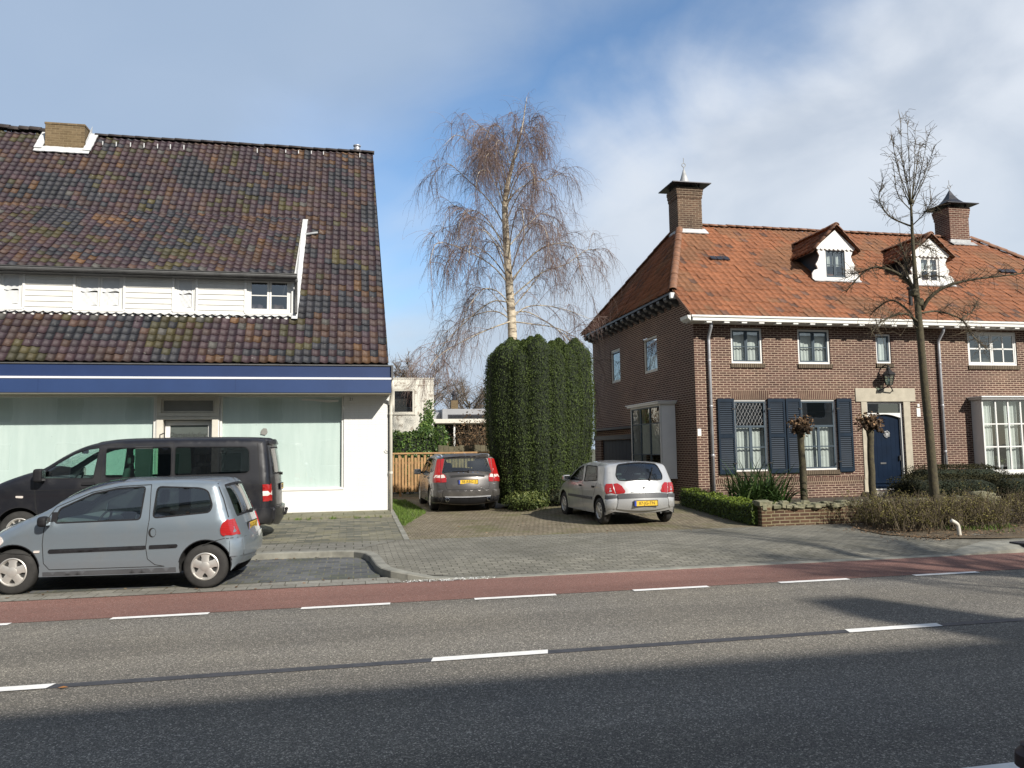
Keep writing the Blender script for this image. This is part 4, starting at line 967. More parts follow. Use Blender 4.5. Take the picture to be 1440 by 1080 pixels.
mb.prism(ar, (0, .07, 0)); dfo = mb.build('door_frame', m_white, house, bevel=.003)
mb = MB(T); mb.quad((a0, -.10, zt+.05), (a1, -.10, zt+.05), (a1, -.10, DR[3]-dfw), (a0, -.10, DR[3]-dfw)); mb.build('pane', m_glass, dfo, recalc=False)
mb = MB(T); mb.box(a0, a1, -.2, -.135, DR[2]+.04, zt+.02); dr = mb.build('door', m_door, house, bevel=.004)
mb = MB(T)
for x in np.linspace(a0, a1, 8)[1:-1]: mb.box(x-.004, x+.004, -.136, -.132, .75, zt-.15)
mb.box(a0, a1, -.136, -.10, .45, .50); mb.box(a0, a1, -.136, -.10, .58, .62); mb.build('board_joint', m_door, dr)
mb = MB(T); mb.box(a1-.09, a1-.06, -.135, -.07, 1.25, 1.40); mb.box(a0+.4, a0+.6, -.134, -.12, 1.15, 1.2); mb.build('handle', m_zinc, dr, bevel=.006)
dc = aty(1247, 611, HY+.13); mb = MB()
for k in range(22):
    w = k*2*math.pi/22; r_ = .085+random.uniform(-.02, .02); mb.lathe((dc[0]+r_*math.cos(w), HY+.115, dc[2]+r_*math.sin(w)), [(.0, -.02), (random.uniform(.015, .03), 0), (0, .02)], axis='y', n=6)
mb.lathe((dc[0], HY+.125, dc[2]), [(0, -.015), (.05, -.01), (.055, 0)], axis='y', n=14); mb.build('door_ornament', m_lead, dr)
# number plates, small sign
pl = fr(1289, 574, 1294, 586); mb = MB(T); mb.box(pl[0], pl[1], .0, .012, pl[2], pl[3]); p2 = fr(1289.5, 568, 1292.5, 572); mb.box(*p2[:2], 0, .02, *p2[2:]); build_each(mb, 'name_plate', m_white, house)
pl = fr(979.5, 603, 984, 613); mb = MB(T); mb.box(HX+.02, HX+.13, .0, .012, pl[2], pl[3]); mb.build('name_plate', m_white, house)
mb = MB(T); p = fr(1325, 640, 1330, 653); mb.box(*p[:2], 0, .08, *p[2:]); mb.build('meter_box', m_zinc, house)
# bay window in front
TB = Tfront(by)
mb = MB(); mb.box(bx0-.02, bx0+.035, by+.055, HY-.001, bz0-.05, bz1); mb.box(bx1-.035, bx1+.02, by+.055, HY-.001, bz0-.05, bz1); mb.box(bx0-.10, bx1+.10, by-.10, HY-.001, bz1+.003, bz1+.06); mb.box(bx0-.15, bx1+.15, by-.16, HY-.001, bz1+.062, bz1+.105); mb.box(bx0-.05, bx1+.05, by-.04, HY-.001, bz0-.10, bz0-.052)
for x in (bx0+.35, bx1-.35): mb.box(x-.07, x+.07, by+.03, HY-.001, bz0-.22, bz0-.102)
bay = mb.build('bay_window', m_white, house, bevel=.006)
mb = MB(TB); mb.ring(bx0-.02, bx1+.02, -.055, 0, bz0-.05, bz1, .05, wb=.10)
nc = 6; xs = np.linspace(bx0+.03, bx1-.03, nc+1); zz = np.linspace(bz0+.05, bz1-.05, 4)
for x in xs[1:-1]: mb.box(x-.026, x+.026, -.05, -.006, bz0+.05, bz1-.05)
for i in range(nc):
    for z in zz[1:-1]: mb.box(xs[i]+(.026 if i else 0), xs[i+1]-(.026 if i < nc-1 else 0), -.045, -.012, z-.02, z+.02)
mb.build('glazing_bar', m_white, bay, bevel=.003)
mb = MB(TB); mb.quad((bx0, -.03, bz0), (bx1, -.03, bz0), (bx1, -.03, bz1), (bx0, -.03, bz1)); mb.build('pane', m_glass, bay, recalc=False)
for u0, u1 in ((0, .165), (.335, .5), (.68, 1)): net_curtain(m_curtain, u0=u0, u1=u1)(bay, TB, bx0, bx1, bz0+.05, bz1-.05, -.16)
mb = MB(TB); mb.quad((bx0, -1.2, bz0-.3), (bx1, -1.2, bz0-.3), (bx1, -1.2, bz1+.2), (bx0, -1.2, bz1+.2)); mb.box(bx0+.04, bx1-.04, -.40, -.06, bz0-.04, bz0+.03); mb.build('bay_interior', m_room, bay)
pt = thing('potted_plant', 'small leafy plant in a grey pot on the bay window ledge', 'potted plant', (xs[1]+.21, by+.2, bz0+.03))
mb = MB(); mb.lathe((xs[1]+.21, by+.2, bz0+.03), [(0, 0), (.07, 0), (.09, .16), (.075, .16), (.06, .05)], n=14); mb.build('pot', m_concrete, pt, smooth=False, angle=40)
def rand_dirs(n): 
    d = rng.normal(size=(n, 3)); return d/np.linalg.norm(d, axis=1)[:, None]
def leaf_quads(P, size, up_bias=None, aspect=0.5, nrm=None, jit=0.6):
    """small rhombic leaves at points P"""
    n = len(P); a = rand_dirs(n)
    if up_bias is not None: a = a+np.array(up_bias); a /= np.linalg.norm(a, axis=1)[:, None]
    if nrm is not None:
        nn = nrm+rand_dirs(n)*jit; nn /= np.linalg.norm(nn, axis=1)[:, None]; a = a-nn*(a*nn).sum(1)[:, None]; a /= np.maximum(np.linalg.norm(a, axis=1), 1e-6)[:, None]; b = np.cross(nn, a)
    else:
        b = np.cross(a, rand_dirs(n)); b /= np.maximum(np.linalg.norm(b, axis=1), 1e-6)[:, None]
    s = (size if np.ndim(size) else rng.uniform(size*.6, size*1.3, n))[:, None] if not np.ndim(size) else size[:, None]
    A = P; B = P+a*s*.5+b*s*aspect*.5; Cc = P+a*s; D = P+a*s*.5-b*s*aspect*.5
    V = np.stack([A, B, Cc, D], 1).reshape(-1, 3); F = np.arange(4*n).reshape(n, 4); return V, F
P = np.array([xs[1]+.21, by+.2, bz0+.32])+rand_dirs(160)*rng.uniform(.02, .16, (160, 1)); V, F = leaf_quads(P, .08); np_mesh('leaves', V, F, m_shrub, pt, rnd=rng.random(160))
# bay at the side
TS = Tleft(sx)
mb = MB(); mb.box(sx+.055, HX-.001, yb0, yb0+.04, SBZ0-.03, SBZ1); mb.box(sx+.055, HX-.001, yb1-.04, yb1, SBZ0-.03, SBZ1); mb.box(sx-.10, HX-.001, yb0-.10, yb1+.10, SBZ1+.003, SBZ1+.06); mb.box(sx-.14, HX-.001, yb0-.15, yb1+.15, SBZ1+.062, SBZ1+.09); mb.box(sx-.03, HX-.001, yb0-.03, yb1+.03, SBZ0-.08, SBZ0-.032)
sb = mb.build('bay_window', m_pure, house, bevel=.006)
mb = MB(TS); mb.ring(yb0, yb1, -.055, 0, SBZ0-.03, SBZ1, .05, wb=.07); xs2 = np.linspace(yb0+.05, yb1-.05, 4)
mb.build('bay_frame', m_white, sb, bevel=.004)
mb = MB(TS)
for i in range(3):
    mb.ring(xs2[i]+.003, xs2[i+1]-.003, -.048, -.008, SBZ0+.045, SBZ1-.055, .035)
    for z in (SBZ0+(SBZ1-SBZ0)*.30, SBZ0+(SBZ1-SBZ0)*.74): mb.box(xs2[i]+.038, xs2[i+1]-.038, -.042, -.014, z-.016, z+.016)
mb.build('glazing_bar', m_sash, sb, bevel=.003)
mb = MB(TS); mb.quad((yb0, -.03, SBZ0), (yb1, -.03, SBZ0), (yb1, -.03, SBZ1), (yb0, -.03, SBZ1)); mb.build('pane', m_glass, sb, recalc=False)
net_curtain(m_curtain, v0=.3, v1=.75, u0=.1, u1=.9)(sb, TS, yb0, yb1, SBZ0, SBZ1, -.3)
mb = MB(TS); mb.quad((yb0, -1.0, SBZ0-.2), (yb1, -1.0, SBZ0-.2), (yb1, -1.0, SBZ1), (yb0, -1.0, SBZ1)); mb.build('bay_interior', m_dark, sb, recalc=False)
window(house, TL, *S1, back=.03, fw=.06, fmat=m_offwhite, sash=m_offwhite, sw=.035, curtain=net_curtain(m_curtain, v0=.0, v1=.5), cur_gap=.1)
window(house, TL, *S2, back=.03, fw=.06, fmat=m_offwhite, sash=m_offwhite, sw=.035, curtain=net_curtain(m_dark, fold=0), cur_gap=.3)
mb = MB(TL)
for k in range(10): mb.box(25.3+.38*k+.004, 25.3+.38*(k+1)-.004, -.12, -.08, .06, 2.05)
mb.build('garage_door', m_garage, house, bevel=.004)
mb = MB(TL); mb.box(24.7, BK+.3, -.02, .30, 2.42, 2.50); mb.box(24.9, BK, .0, .05, 2.06, 2.22); mb.build('canopy', m_darkmetal, house)
# eaves: front gutter with small corbels; side gutter with scalloped corbels
ex = 9.20
mb = MB(); mb.box(ex+.12, 26.3, 19.92, HY-.0, GT-.005, GT+.022); mb.box(ex+.10, 26.3, 19.86, 19.915, GT+.0, GT+.15); mb.box(ex+.06, 26.35, 19.83, 19.86, GT+.10, GT+.16)
mb.prism([(ex+.05, 19.86, GT-.01), (ex+.05, 19.86, GT+.15), (ex-.06, 19.86, GT+.15), (ex-.04, 19.86, GT+.06)], (0, .5, 0)); g = mb.build('gutter', m_cream, house, bevel=.006)
mb = MB(); k = 0
while HX+.25+.54*k < 26: x = HX+.25+.54*k; mb.box(x-.085, x+.085, 19.88, 20.06, GT-.055, GT-.007); k += 1
build_each(mb, 'corbel', m_white, g, bevel=.008)
eyr, ezr, rz_, ry_, rx_ = 21.15, 6.33, 9.68, 25.25, 11.45
mb = MB(); mb.box(9.14, 9.30, 21.0, 29.5, 6.25, 6.325); mb.box(9.28, HX-.001, 21.2, BK+.2, 6.24, 6.27); sg = mb.build('side_gutter', m_black, house, bevel=.006)
mb = MB(); k = 0
while 21.35+.55*k < BK:
    y = 21.35+.55*k; pr_ = [(HX-.001, y, 6.238), (9.16, y, 6.238), (9.16, y, 6.17), (9.22, y, 6.10), (9.30, y, 6.12), (9.36, y, 6.05), (9.46, y, 6.04), (HX-.001, y, 5.98)]; mb.prism(pr_, (0, .22, 0)); k += 1
build_each(mb, 'corbel', m_zinc, sg, bevel=.006)
mb = MB(); mb.box(9.12, 9.32, 20.93, 21.05, 6.12, 6.30); mb.build('gutter_end', m_white, sg, bevel=.02)
# roof planes
FE = np.array([0, 19.90, GT+.16]); Rp = np.array([0, ry_, rz_]); LF = np.linalg.norm(Rp-FE); VF = (Rp-FE)/LF
NF = np.cross([1, 0, 0], VF); v1_ = (eyr-FE[1])/VF[1]
def ulo(v): return 9.28 if v < v1_ else 9.28+(rx_-9.28)*(v-v1_)/(LF-v1_)
rxr = aty(1366, 346, ry_)[0]
def uhi2(v): return 27.0-(27.0-rxr)*v/LF
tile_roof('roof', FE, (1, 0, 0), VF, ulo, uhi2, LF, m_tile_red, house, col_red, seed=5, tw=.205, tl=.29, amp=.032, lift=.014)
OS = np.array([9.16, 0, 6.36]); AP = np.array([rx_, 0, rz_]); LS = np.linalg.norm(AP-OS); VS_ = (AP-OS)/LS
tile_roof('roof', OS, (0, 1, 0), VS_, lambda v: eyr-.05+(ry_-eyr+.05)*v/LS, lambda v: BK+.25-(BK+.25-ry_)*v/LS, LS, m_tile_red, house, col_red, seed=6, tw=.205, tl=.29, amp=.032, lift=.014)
mb = MB(); d = -.05
mb.poly([(9.3, 19.9, FE[2]+d), (27, 19.9, FE[2]+d), (rxr, ry_, rz_+d), (rx_, ry_, rz_+d), (9.3, eyr, ezr+d+.03)]); mb.poly([(9.18, eyr, 6.3), (9.18, BK+.2, 6.3), (rx_, ry_, rz_+d)]); mb.poly([(27, 19.9, FE[2]+d), (27, BK+.2, 6.3), (rxr, ry_, rz_+d)]); mb.poly([(9.18, BK+.2, 6.3), (27, BK+.2, 6.3), (rxr, ry_, rz_+d), (rx_, ry_, rz_+d)])
mb.build('roof_boarding', m_ridge_red, house, recalc=False)
mb = MB(); ridge_tiles(mb, (9.27, eyr-.05, ezr+.07), (rx_, ry_, rz_+.05), .125, .36); mb.build('hip_tiles', m_ridge_red, house, smooth=True)
mb = MB(); ridge_tiles(mb, (9.18, BK+.2, 6.38), (rx_, ry_, rz_+.05), .12, .36); mb.build('hip_tiles', m_ridge_red, house, smooth=True)
mb = MB(); ridge_tiles(mb, (27.0, 19.95, FE[2]+.05), (rxr, ry_, rz_+.05), .12, .36); mb.build('hip_tiles', m_ridge_red, house, smooth=True)
mb = MB(); ridge_tiles(mb, (rx_, ry_, rz_+.03), (rxr, ry_, rz_+.03), .11, .36); mb.build('ridge_tiles', m_ridge_red, house, smooth=True)
mb = MB(); mb.prism([(9.255, 19.9, FE[2]-.02), (9.255, 19.9, FE[2]+.06), (9.255, eyr-.05, ezr+.09), (9.255, eyr-.05, ezr-.04)], (.025, 0, 0)); mb.build('verge', m_ridge_red, house)
def onF(u, v): return atp(u, v, FE, NF)
# chimneys with flared metal caps
def chimney(uL, uM, uR, vt, mat, pagoda, yb=24.85):
    x0 = aty(uM, vt+30, yb)[0]; x1 = aty(uR, vt+30, yb)[0]; zt = aty((uM+uR)/2, vt, yb)[2]; y1 = yb+.78
    mb = MB(); mb.box(x0, x1, yb, y1, 8.7, zt-.38); 
    for k, e in ((0, .018), (1, .036), (2, .05)): mb.box(x0-e, x1+e, yb-e, y1+e, zt-.38+.126*k, zt-.38+.126*(k+1)-.001)
    c = mb.build('chimney', mat, house, bevel=.005)
    cx, cy = (x0+x1)/2, (yb+y1)/2; hw, hd = (x1-x0)/2+.27, (y1-yb)/2+.27
    prof = [(1.0, .0), (1.0, .03), (.70, .075), (.46, .17), (.30, .30), (.16, .48), (.05, .66), (.01, .72)] if pagoda else [(1.0, .0), (1.0, .03), (.5, .10), (.22, .155), (.20, .16)]
    mb = MB(); vs = []
    for s_, h in prof: vs += [(cx+sx_*hw*s_, cy+sy_*hd*s_, zt+.10+h) for sx_, sy_ in ((-1, -1), (1, -1), (1, 1), (-1, 1))]
    mb.add(vs, [(i*4+k, i*4+(k+1) % 4, i*4+4+(k+1) % 4, i*4+4+k) for i in range(len(prof)-1) for k in range(4)]+[(3, 2, 1, 0)])
    for sx_, sy_ in ((-1, -1), (1, -1), (1, 1), (-1, 1)): mb.box(cx+sx_*(hw-.33)-.03, cx+sx_*(hw-.33)+.03, cy+sy_*(hd-.33)-.03, cy+sy_*(hd-.33)+.03, zt, zt+.1)
    cp = mb.build('chimney_cap', m_darkmetal, c, recalc=True)
    zf = zt+.80
    if not pagoda:
        mb = MB(); mb.lathe((cx, cy, zt+.10), [(.20, .13), (.19, .20), (.12, .40), (.04, .68), (0, .74)], n=14); mb.build('spire', m_lead, c, smooth=True); zf = zt+.82
    mb = MB(); mb.tube([(cx, cy, zf), (cx, cy, zf+.08)], .018, 6); mb.tube([(cx+.07*math.cos(w), cy, zf+.15+.07*math.sin(w)) for w in np.linspace(0, 2*math.pi, 17)], .014, 6, cap=False); mb.tube([(cx, cy, zf+.22), (cx, cy, zf+.42)], .012, 6); mb.build('finial', m_lead, c)
    return c, x0, x1, yb, y1
c1, a0, a1, yb_, y1_ = chimney(940, 953, 987, 264, m_brick_chim, False)
mb = MB(); p = np.array([a0-.05, yb_-.06, FE[2]+(yb_-FE[1])*VF[2]/VF[1]-.05]); strip(mb, p+np.array([-.0, 0, 0]), p+np.array([a1-a0+.16, 0, 0]), .40, .08, NF); mb.build('flashing', m_leadw, c1, recalc=False)
mb = MB(); mb.box(a0-.02, a1+.02, yb_-.02, y1_+.02, 8.6, p[2]+.12); mb.build('flashing', m_lead, c1)
c2, a0, a1, yb_, y1_ = chimney(1311, 1336, 1363, 292, m_brick_chim_red, True)
mb = MB(); p = np.array([a0-.05, yb_-.06, FE[2]+(yb_-FE[1])*VF[2]/VF[1]-.05]); strip(mb, p, p+np.array([a1-a0+.2, 0, 0]), .28, .07, NF); mb.box(a0-.02, a1+.02, yb_-.02, y1_+.02, 8.6, p[2]+.22); mb.build('flashing', m_lead, c2, recalc=False)
# roof dormers with scalloped white fronts
def dormer(uc, vt, vb, wl, wr, sash):
    foot = onF(uc, vb); yd = foot[1]; c = aty(uc, (vt+vb)/2, yd)[0]; zb = foot[2]; s_ = aty(uc+10, vb, yd)[0]-aty(uc, vb, yd)[0]; s_ /= 10
    zt = aty(uc, vt, yd)[2]; H = zt-zb; ze = zb+H*.615; hw = 27*s_
    TDm = Tfront(yd)
    mb = MB(TDm); half = [(31, 0), (33, .04), (33, .13), (30, .19), (25, .21), (25.5, .25), (27.5, .30), (24, .38), (22, .47), (24.5, .55), (23.5, .615)]
    def outline(): return [(c+x*s_, 0, zb+H*z) for x, z in half]+[(c-x*s_, 0, zb+H*z) for x, z in reversed(half)]
    wx0, wx1, wz0, wz1 = c-13.5*s_, c+13.5*s_, zb+H*.06, zb+H*.575
    L = [(c+x*s_, zb+H*z) for x, z in half]
    for sg in (1, -1):                                     # two cheeks of the front board, cut round the window
        pts = [(c+sg*(x-c), 0.0, z) for x, z in L]+[(c+sg*(wx1-c), 0.0, L[-1][1]), (c+sg*(wx1-c), 0.0, L[0][1])]
        mb.prism(pts, (0, .05, 0))
    mb.box(wx0, wx1, 0, .05, zb, wz0); mb.box(wx0, wx1, 0, .05, wz1, zb+H*.615)
    d_ = mb.build('dormer', m_white, house)
    mb = MB(TDm); pts = [(c, .06, zt-H*.04), (c-hw*1.0, .06, ze+.02)]
    n = 9
    for i in range(n):
        for k in range(5): x = c-hw+2*hw*(i+k/5)/n; pts.append((x, .06, ze-.02-.05*math.sin(math.pi*k/5)))
    pts.append((c+hw, .06, ze+.02)); mb.prism(pts, (0, .035, 0)); mb.build('gable_board', m_white, d_)
    f = window(house, TDm, wx0, wx1, wz0, wz1, back=-.02, fw=.03, fmat=sash, vb=(.5,), hb=(.48,), sash=sash, sw=.04, curtain=net_curtain(m_curtain, v0=.45, v1=1), cur_gap=.08, name='dormer_window')
    yk = FE[1]+(zt-FE[2])*VF[1]/VF[2]+.3
    mb = MB(); 
    for sg in (1, -1): mb.prism([(c+sg*21*s_, yd+.04, zb-.1), (c+sg*21*s_, yd+.04, ze), (c+sg*21*s_, yk, ze), (c+sg*21*s_, yk, zb-.1)], (-sg*.03, 0, 0))
    mb.quad((c-20*s_, yd+.5, zb-.1), (c+20*s_, yd+.5, zb-.1), (c+20*s_, yd+.5, ze), (c-20*s_, yd+.5, ze)); mb.build('dormer_cheek', m_sash, d_)
    zr = zt+.02; ov = hw+5*s_; dz = (zr-ze)/hw*(ov-hw); dl = math.hypot(ov, zr-ze+dz)
    for sg in (1, -1):
        O = np.array([c+sg*ov, 0, ze-dz]); Vd_ = np.array([-sg*ov/dl, 0, (zr-ze+dz)/dl])
        tile_roof('dormer_roof', O, (0, 1, 0), Vd_, lambda v: yd-.16, lambda v: yk, dl, m_tile_red, d_, col_red, seed=int(uc)+sg, tw=.22, tl=.30, amp=.034, lift=.024, uorg=yd-.16)
        mb = MB(); mb.quad((c+sg*ov, yd-.1, ze-dz-.03), (c+sg*ov, yk, ze-dz-.03), (c, yk, zr-.03), (c, yd-.1, zr-.03)); mb.build('dormer_soffit', m_ridge_red, d_, recalc=False)
    mb = MB()
    for sg in (1, -1):                                     # verge tiles down the front of the gable
        ridge_tiles(mb, (c+sg*ov, yd-.14, ze-dz+.03), (c, yd-.14, zr+.06), .085, .30)
    ridge_tiles(mb, (c, yd-.2, zr+.05), (c, yk, zr+.05), .11, .34); mb.build('dormer_ridge', m_ridge_red, d_, smooth=True)
    mb = MB(); strip(mb, np.array([c-33*s_, yd-.05, zb-.045]), np.array([c+33*s_, yd-.05, zb-.045]), .18, .075, NF); mb.build('flashing', m_leadw, d_, recalc=False)
dormer(1173, 322, 395, 0, 0, m_sash); dormer(1305.5, 334, 401, 0, 0, m_white)
p = onF(1281, 430); mb = MB(); mb.tube([p, p+np.array([0, 0, .55])], .06, 10); mb.lathe(p+np.array([0, 0, .5]), [(.06, 0), (.1, .03), (.1, .09), (0, .12)], n=12); mb.build('vent_pipe', m_black, house)
mb = MB()
for u, v in ((998, 365), (1404, 383)): 
    p = onF(u, v); 
    for k in range(3): strip(mb, p+np.array([.23*k, 0, 0]), p+np.array([.23*k+.2, 0, 0]), .24, .085, NF)
build_each(mb, 'vent_tile', m_darkmetal, house, recalc=False)
# downpipes
for (u0, ut, ub, zb) in ((996, 995, 1004, .25), (1320, 1319, 1331, .3)):
    a = aty(ut+3, 520, HY-.07); x = a[0]; mb = MB(); y = HY-.07
    mb.tube([(x-.05, 20.02, GT-.0), (x-.05, 20.05, GT-.14), (x, y, GT-.40), (x, y, GT-.5), (x, y, zb)], .046, 10)
    for z in (4.2, 2.9, 1.5): mb.lathe((x, y, z), [(.050, -.03), (.056, -.02), (.056, .02), (.050, .03)], n=12)
    mb.build('downpipe', m_zinc_light, house, smooth=True)
# lantern over the door
lp = aty(1250, 534, HY-.26); ln = thing('wall_lantern', 'black iron lantern on a scrolled bracket above the navy front door', 'lantern', (lp[0], HY, lp[2]))
lx, ly, lz = lp; mb = MB()
for k in range(6):
    w = math.pi*k/3; mb.tube([(lx+.10*math.cos(w), ly+.10*math.sin(w), lz-.15), (lx+.17*math.cos(w), ly+.17*math.sin(w), lz+.14)], .011, 5)
mb.lathe((lx, ly, lz), [(0, -.19), (.05, -.18), (.11, -.155), (.11, -.14)], n=6); mb.lathe((lx, ly, lz), [(.17, .13), (.225, .145), (.20, .17), (.09, .27), (.06, .30), (.07, .33), (.03, .38), (.035, .42), (0, .45)], n=6)
mb.tube([(lx, ly, lz+.40), (lx, ly+.10, lz+.46), (lx, HY-.01, lz+.42)], .02, 6); mb.tube([(lx, ly, lz-.17), (lx-.12, ly+.06, lz-.24), (lx-.24, ly+.16, lz-.33), (lx-.27, HY-.01, lz-.31)], .018, 6); mb.tube([(lx, ly, lz-.17), (lx+.12, ly+.06, lz-.24), (lx+.24, ly+.16, lz-.33), (lx+.27, HY-.01, lz-.31)], .018, 6)
mb.build('lantern_frame', m_black, ln)
mb = MB(); mb.lathe((lx, ly, lz), [(.095, -.14), (.16, .13)], n=6); mb.build('lantern_glass', m_carglass, ln)
mb = MB(); mb.lathe((lx, ly, lz), [(0, -.12), (.03, -.12), (.035, .0), (.025, .06), (0, .07)], n=10); mb.build('bulb', m_white, ln, smooth=True)
# ---------------------------------------------------------------- plants
def tubes(paths, rad, n=3):
    """paths (T,S,3), rad (T,S) -> one array of thin tubes"""
    P = np.asarray(paths, float); r = np.asarray(rad, float); T_, S_, _ = P.shape
    t = np.gradient(P, axis=1); t /= np.maximum(np.linalg.norm(t, axis=2), 1e-9)[..., None]
    ref = np.where(np.abs(t[..., 2:3]) < .9, np.array([0, 0, 1.0]), np.array([1.0, 0, 0]))
    a = np.cross(t, ref); a /= np.maximum(np.linalg.norm(a, axis=2), 1e-9)[..., None]; b = np.cross(a, t)
    w = 2*np.pi*np.arange(n)/n
    V = P[:, :, None, :]+r[:, :, None, None]*(a[:, :, None, :]*np.cos(w)[None, None, :, None]+b[:, :, None, :]*np.sin(w)[None, None, :, None])
    idx = np.arange(T_*S_*n).reshape(T_, S_, n)
    q0, q1 = idx[:, :-1, :], idx[:, 1:, :]
    F = np.stack([q0, np.roll(q0, -1, 2), np.roll(q1, -1, 2), q1], -1).reshape(-1, 4)
    return V.reshape(-1, 3), F
def unit(a): return a/np.maximum(np.linalg.norm(a, axis=-1, keepdims=True), 1e-9)
def droop_twigs(starts, dirs, lens, seg=6, sag=1.0, r0=.006, r1=.002, wig=.06):
    """twigs that leave along dirs and bend towards the ground"""
    n = len(starts); P = np.zeros((n, seg, 3)); P[:, 0] = starts; d = unit(dirs.copy()); st = lens/(seg-1)
    for k in range(1, seg):
        d = unit(d+np.array([0, 0, -1.0])*np.reshape(sag, (-1, 1))*.45+rng.normal(0, wig, (n, 3)))
        P[:, k] = P[:, k-1]+d*st[:, None]
    R = np.linspace(r0, r1, seg)[None, :]*np.ones((n, 1)); return P, R
def interp(path, t):
    i = np.clip((t*(len(path)-1)).astype(int), 0, len(path)-2); f = (t*(len(path)-1)-i)[:, None]
    return path[i]*(1-f)+path[i+1]*f
def catmull(pts, n=8):
    P = [np.array(p, float) for p in pts]; P = [2*P[0]-P[1]]+P+[2*P[-1]-P[-2]]; out = []
    for i in range(1, len(P)-2):
        for k in range(n):
            t = k/n; a, b, c, d = P[i-1:i+3]
            out.append(.5*((2*b)+(-a+c)*t+(2*a-5*b+4*c-d)*t*t+(-a+3*b-3*c+d)*t**3))
    out.append(P[-2]); return np.array(out)

# weeping birch behind the yew
BY = 26.5
tr_px = [(722, 706), (722, 560), (720.5, 468), (716, 400), (711, 320), (711, 275), (721, 230), (733, 185), (741, 136)]
tp = catmull([aty(u, v, BY+.12*math.sin(i)) for i, (u, v) in enumerate(tr_px)], 6); tp[0][2] = .1
birch = thing('birch_tree', 'tall bare weeping birch with pale bark rising behind the dark clipped yew', 'tree', tuple(tp[0]))
mb = MB(); mb.tube(tp, np.interp(np.linspace(0, 1, len(tp)), [0, .35, .62, .85, 1], [.20, .145, .10, .035, .006]), 10)
ztop = tp[-1][2]; limbs = []
limb_px = [  # (height row on trunk, end px, lift) the big limbs one can tell apart
 ((719, 450), [(698, 438), (672, 442), (636, 460), (600, 492)]), ((719, 448), [(740, 432), (768, 430), (800, 437), (838, 452)]), ((717, 446), [(702, 424), (684, 406), (664, 414), (646, 436)]), ((718, 436), [(742, 408), (758, 388), (768, 366), (772, 345)]), ((718, 452), [(690, 462), (655, 478), (618, 500), (596, 528)]), ((718, 452), [(750, 456), (785, 462), (815, 480), (842, 510)]),
 ((718, 430), [(700, 410), (678, 408), (655, 440), (640, 492)]), ((717, 420), [(760, 385), (795, 372), (824, 352), (842, 352)]),
 ((716, 400), [(690, 372), (650, 350), (615, 342), (604, 372)]), ((716, 398), [(748, 360), (775, 345), (806, 344), (818, 392)]),
 ((713, 360), [(690, 330), (655, 300), (632, 290), (620, 330)]), ((713, 350), [(740, 318), (765, 300), (783, 318), (790, 352)]),
 ((711, 320), [(690, 285), (660, 255), (628, 230), (606, 250)]), ((711, 300), [(700, 250), (676, 215), (644, 190), (624, 205)]),
 ((711, 285), [(735, 262), (768, 253), (792, 245), (802, 268)]), ((714, 262), [(704, 220), (690, 190), (668, 175), (650, 192)]),
 ((722, 232), [(712, 205), (703, 180), (690, 178), (680, 205)]), ((727, 210), [(742, 190), (756, 178), (764, 190), (768, 220)]),
 ((718, 440), [(745, 440), (790, 468), (820, 500), (830, 540)]), ((717, 425), [(690, 425), (652, 455), (620, 490), (600, 530)])]
for k, (a, path) in enumerate(limb_px):
    dy = rng.uniform(-1.6, 1.6)
    pp = [aty(*a, BY)]+[aty(u, v, BY+dy*(i+1)/len(path)) for i, (u, v) in enumerate(path)]
    limbs.append(catmull(pp, 5))
for k in range(26):                                        # limbs towards and away from the viewer
    h = rng.uniform(.36, .93); p = interp(tp, np.array([h]))[0]; w = rng.uniform(0, 6.28); L = (1-h)*4.6+.5
    d = np.array([math.cos(w)*.75, math.sin(w), 0]); pts = [p, p+d*L*.3+np.array([0, 0, L*.30]), p+d*L*.62+np.array([0, 0, L*.42]), p+d*L*.9+np.array([0, 0, L*.30]), p+d*L+np.array([0, 0, -.05*L])]
    limbs.append(catmull(pts, 5))
for l in limbs: mb.tube(l, np.linspace(.028, .005, len(l))*min(1.0, np.linalg.norm(l[-1]-l[0])/3), 5)
mb.build('trunk', m_birch, birch, smooth=True)
SB = []
for l in limbs:
    for k in range(int(3+1.9*np.linalg.norm(np.diff(l, axis=0), axis=1).sum())):
        t = np.array([rng.uniform(.25, .98)]); p = interp(l, t)[0]; d = unit(unit(interp(np.gradient(l, axis=0), t))[0]*.8+rng.normal(0, .55, 3)+np.array([0, 0, .25])); hf = np.clip((p[2]-6)/8, 0, 1); L = rng.uniform(.6, 1.9)*(1-.62*hf)
        SB.append(catmull([p, p+d*L*.4+np.array([0, 0, .03*L]), p+d*L*.75-np.array([0, 0, .06*L]), p+d*L-np.array([0, 0, .28*L])], 3))
SBa = np.array(SB); Vs_, Fs_ = tubes(SBa, np.ones((len(SBa), 1))*np.linspace(.011, .004, SBa.shape[1])[None, :])
ST, DI, LE = [], [], []
for l in SB:
    n = 9; t = rng.uniform(.2, 1, n); ST.append(interp(l, t)); td = unit(interp(np.gradient(l, axis=0), t)); DI.append(td+rng.normal(0, .5, (n, 3))); LE.append(rng.uniform(.3, 1.2, n))
for l in limbs:
    n = int(4+6*np.linalg.norm(np.diff(l, axis=0), axis=1).sum()); t = rng.uniform(.12, 1, n)
    ST.append(interp(l, t)); td = unit(interp(np.gradient(l, axis=0), t)); DI.append(td+rng.normal(0, .55, (n, 3))); LE.append(rng.uniform(.5, 1.5, n))
t = rng.uniform(.62, 1, 110); ST.append(interp(tp, t)); DI.append(rng.normal(0, .5, (110, 3))+np.array([0, 0, .8])); LE.append(rng.uniform(.3, .9, 110))
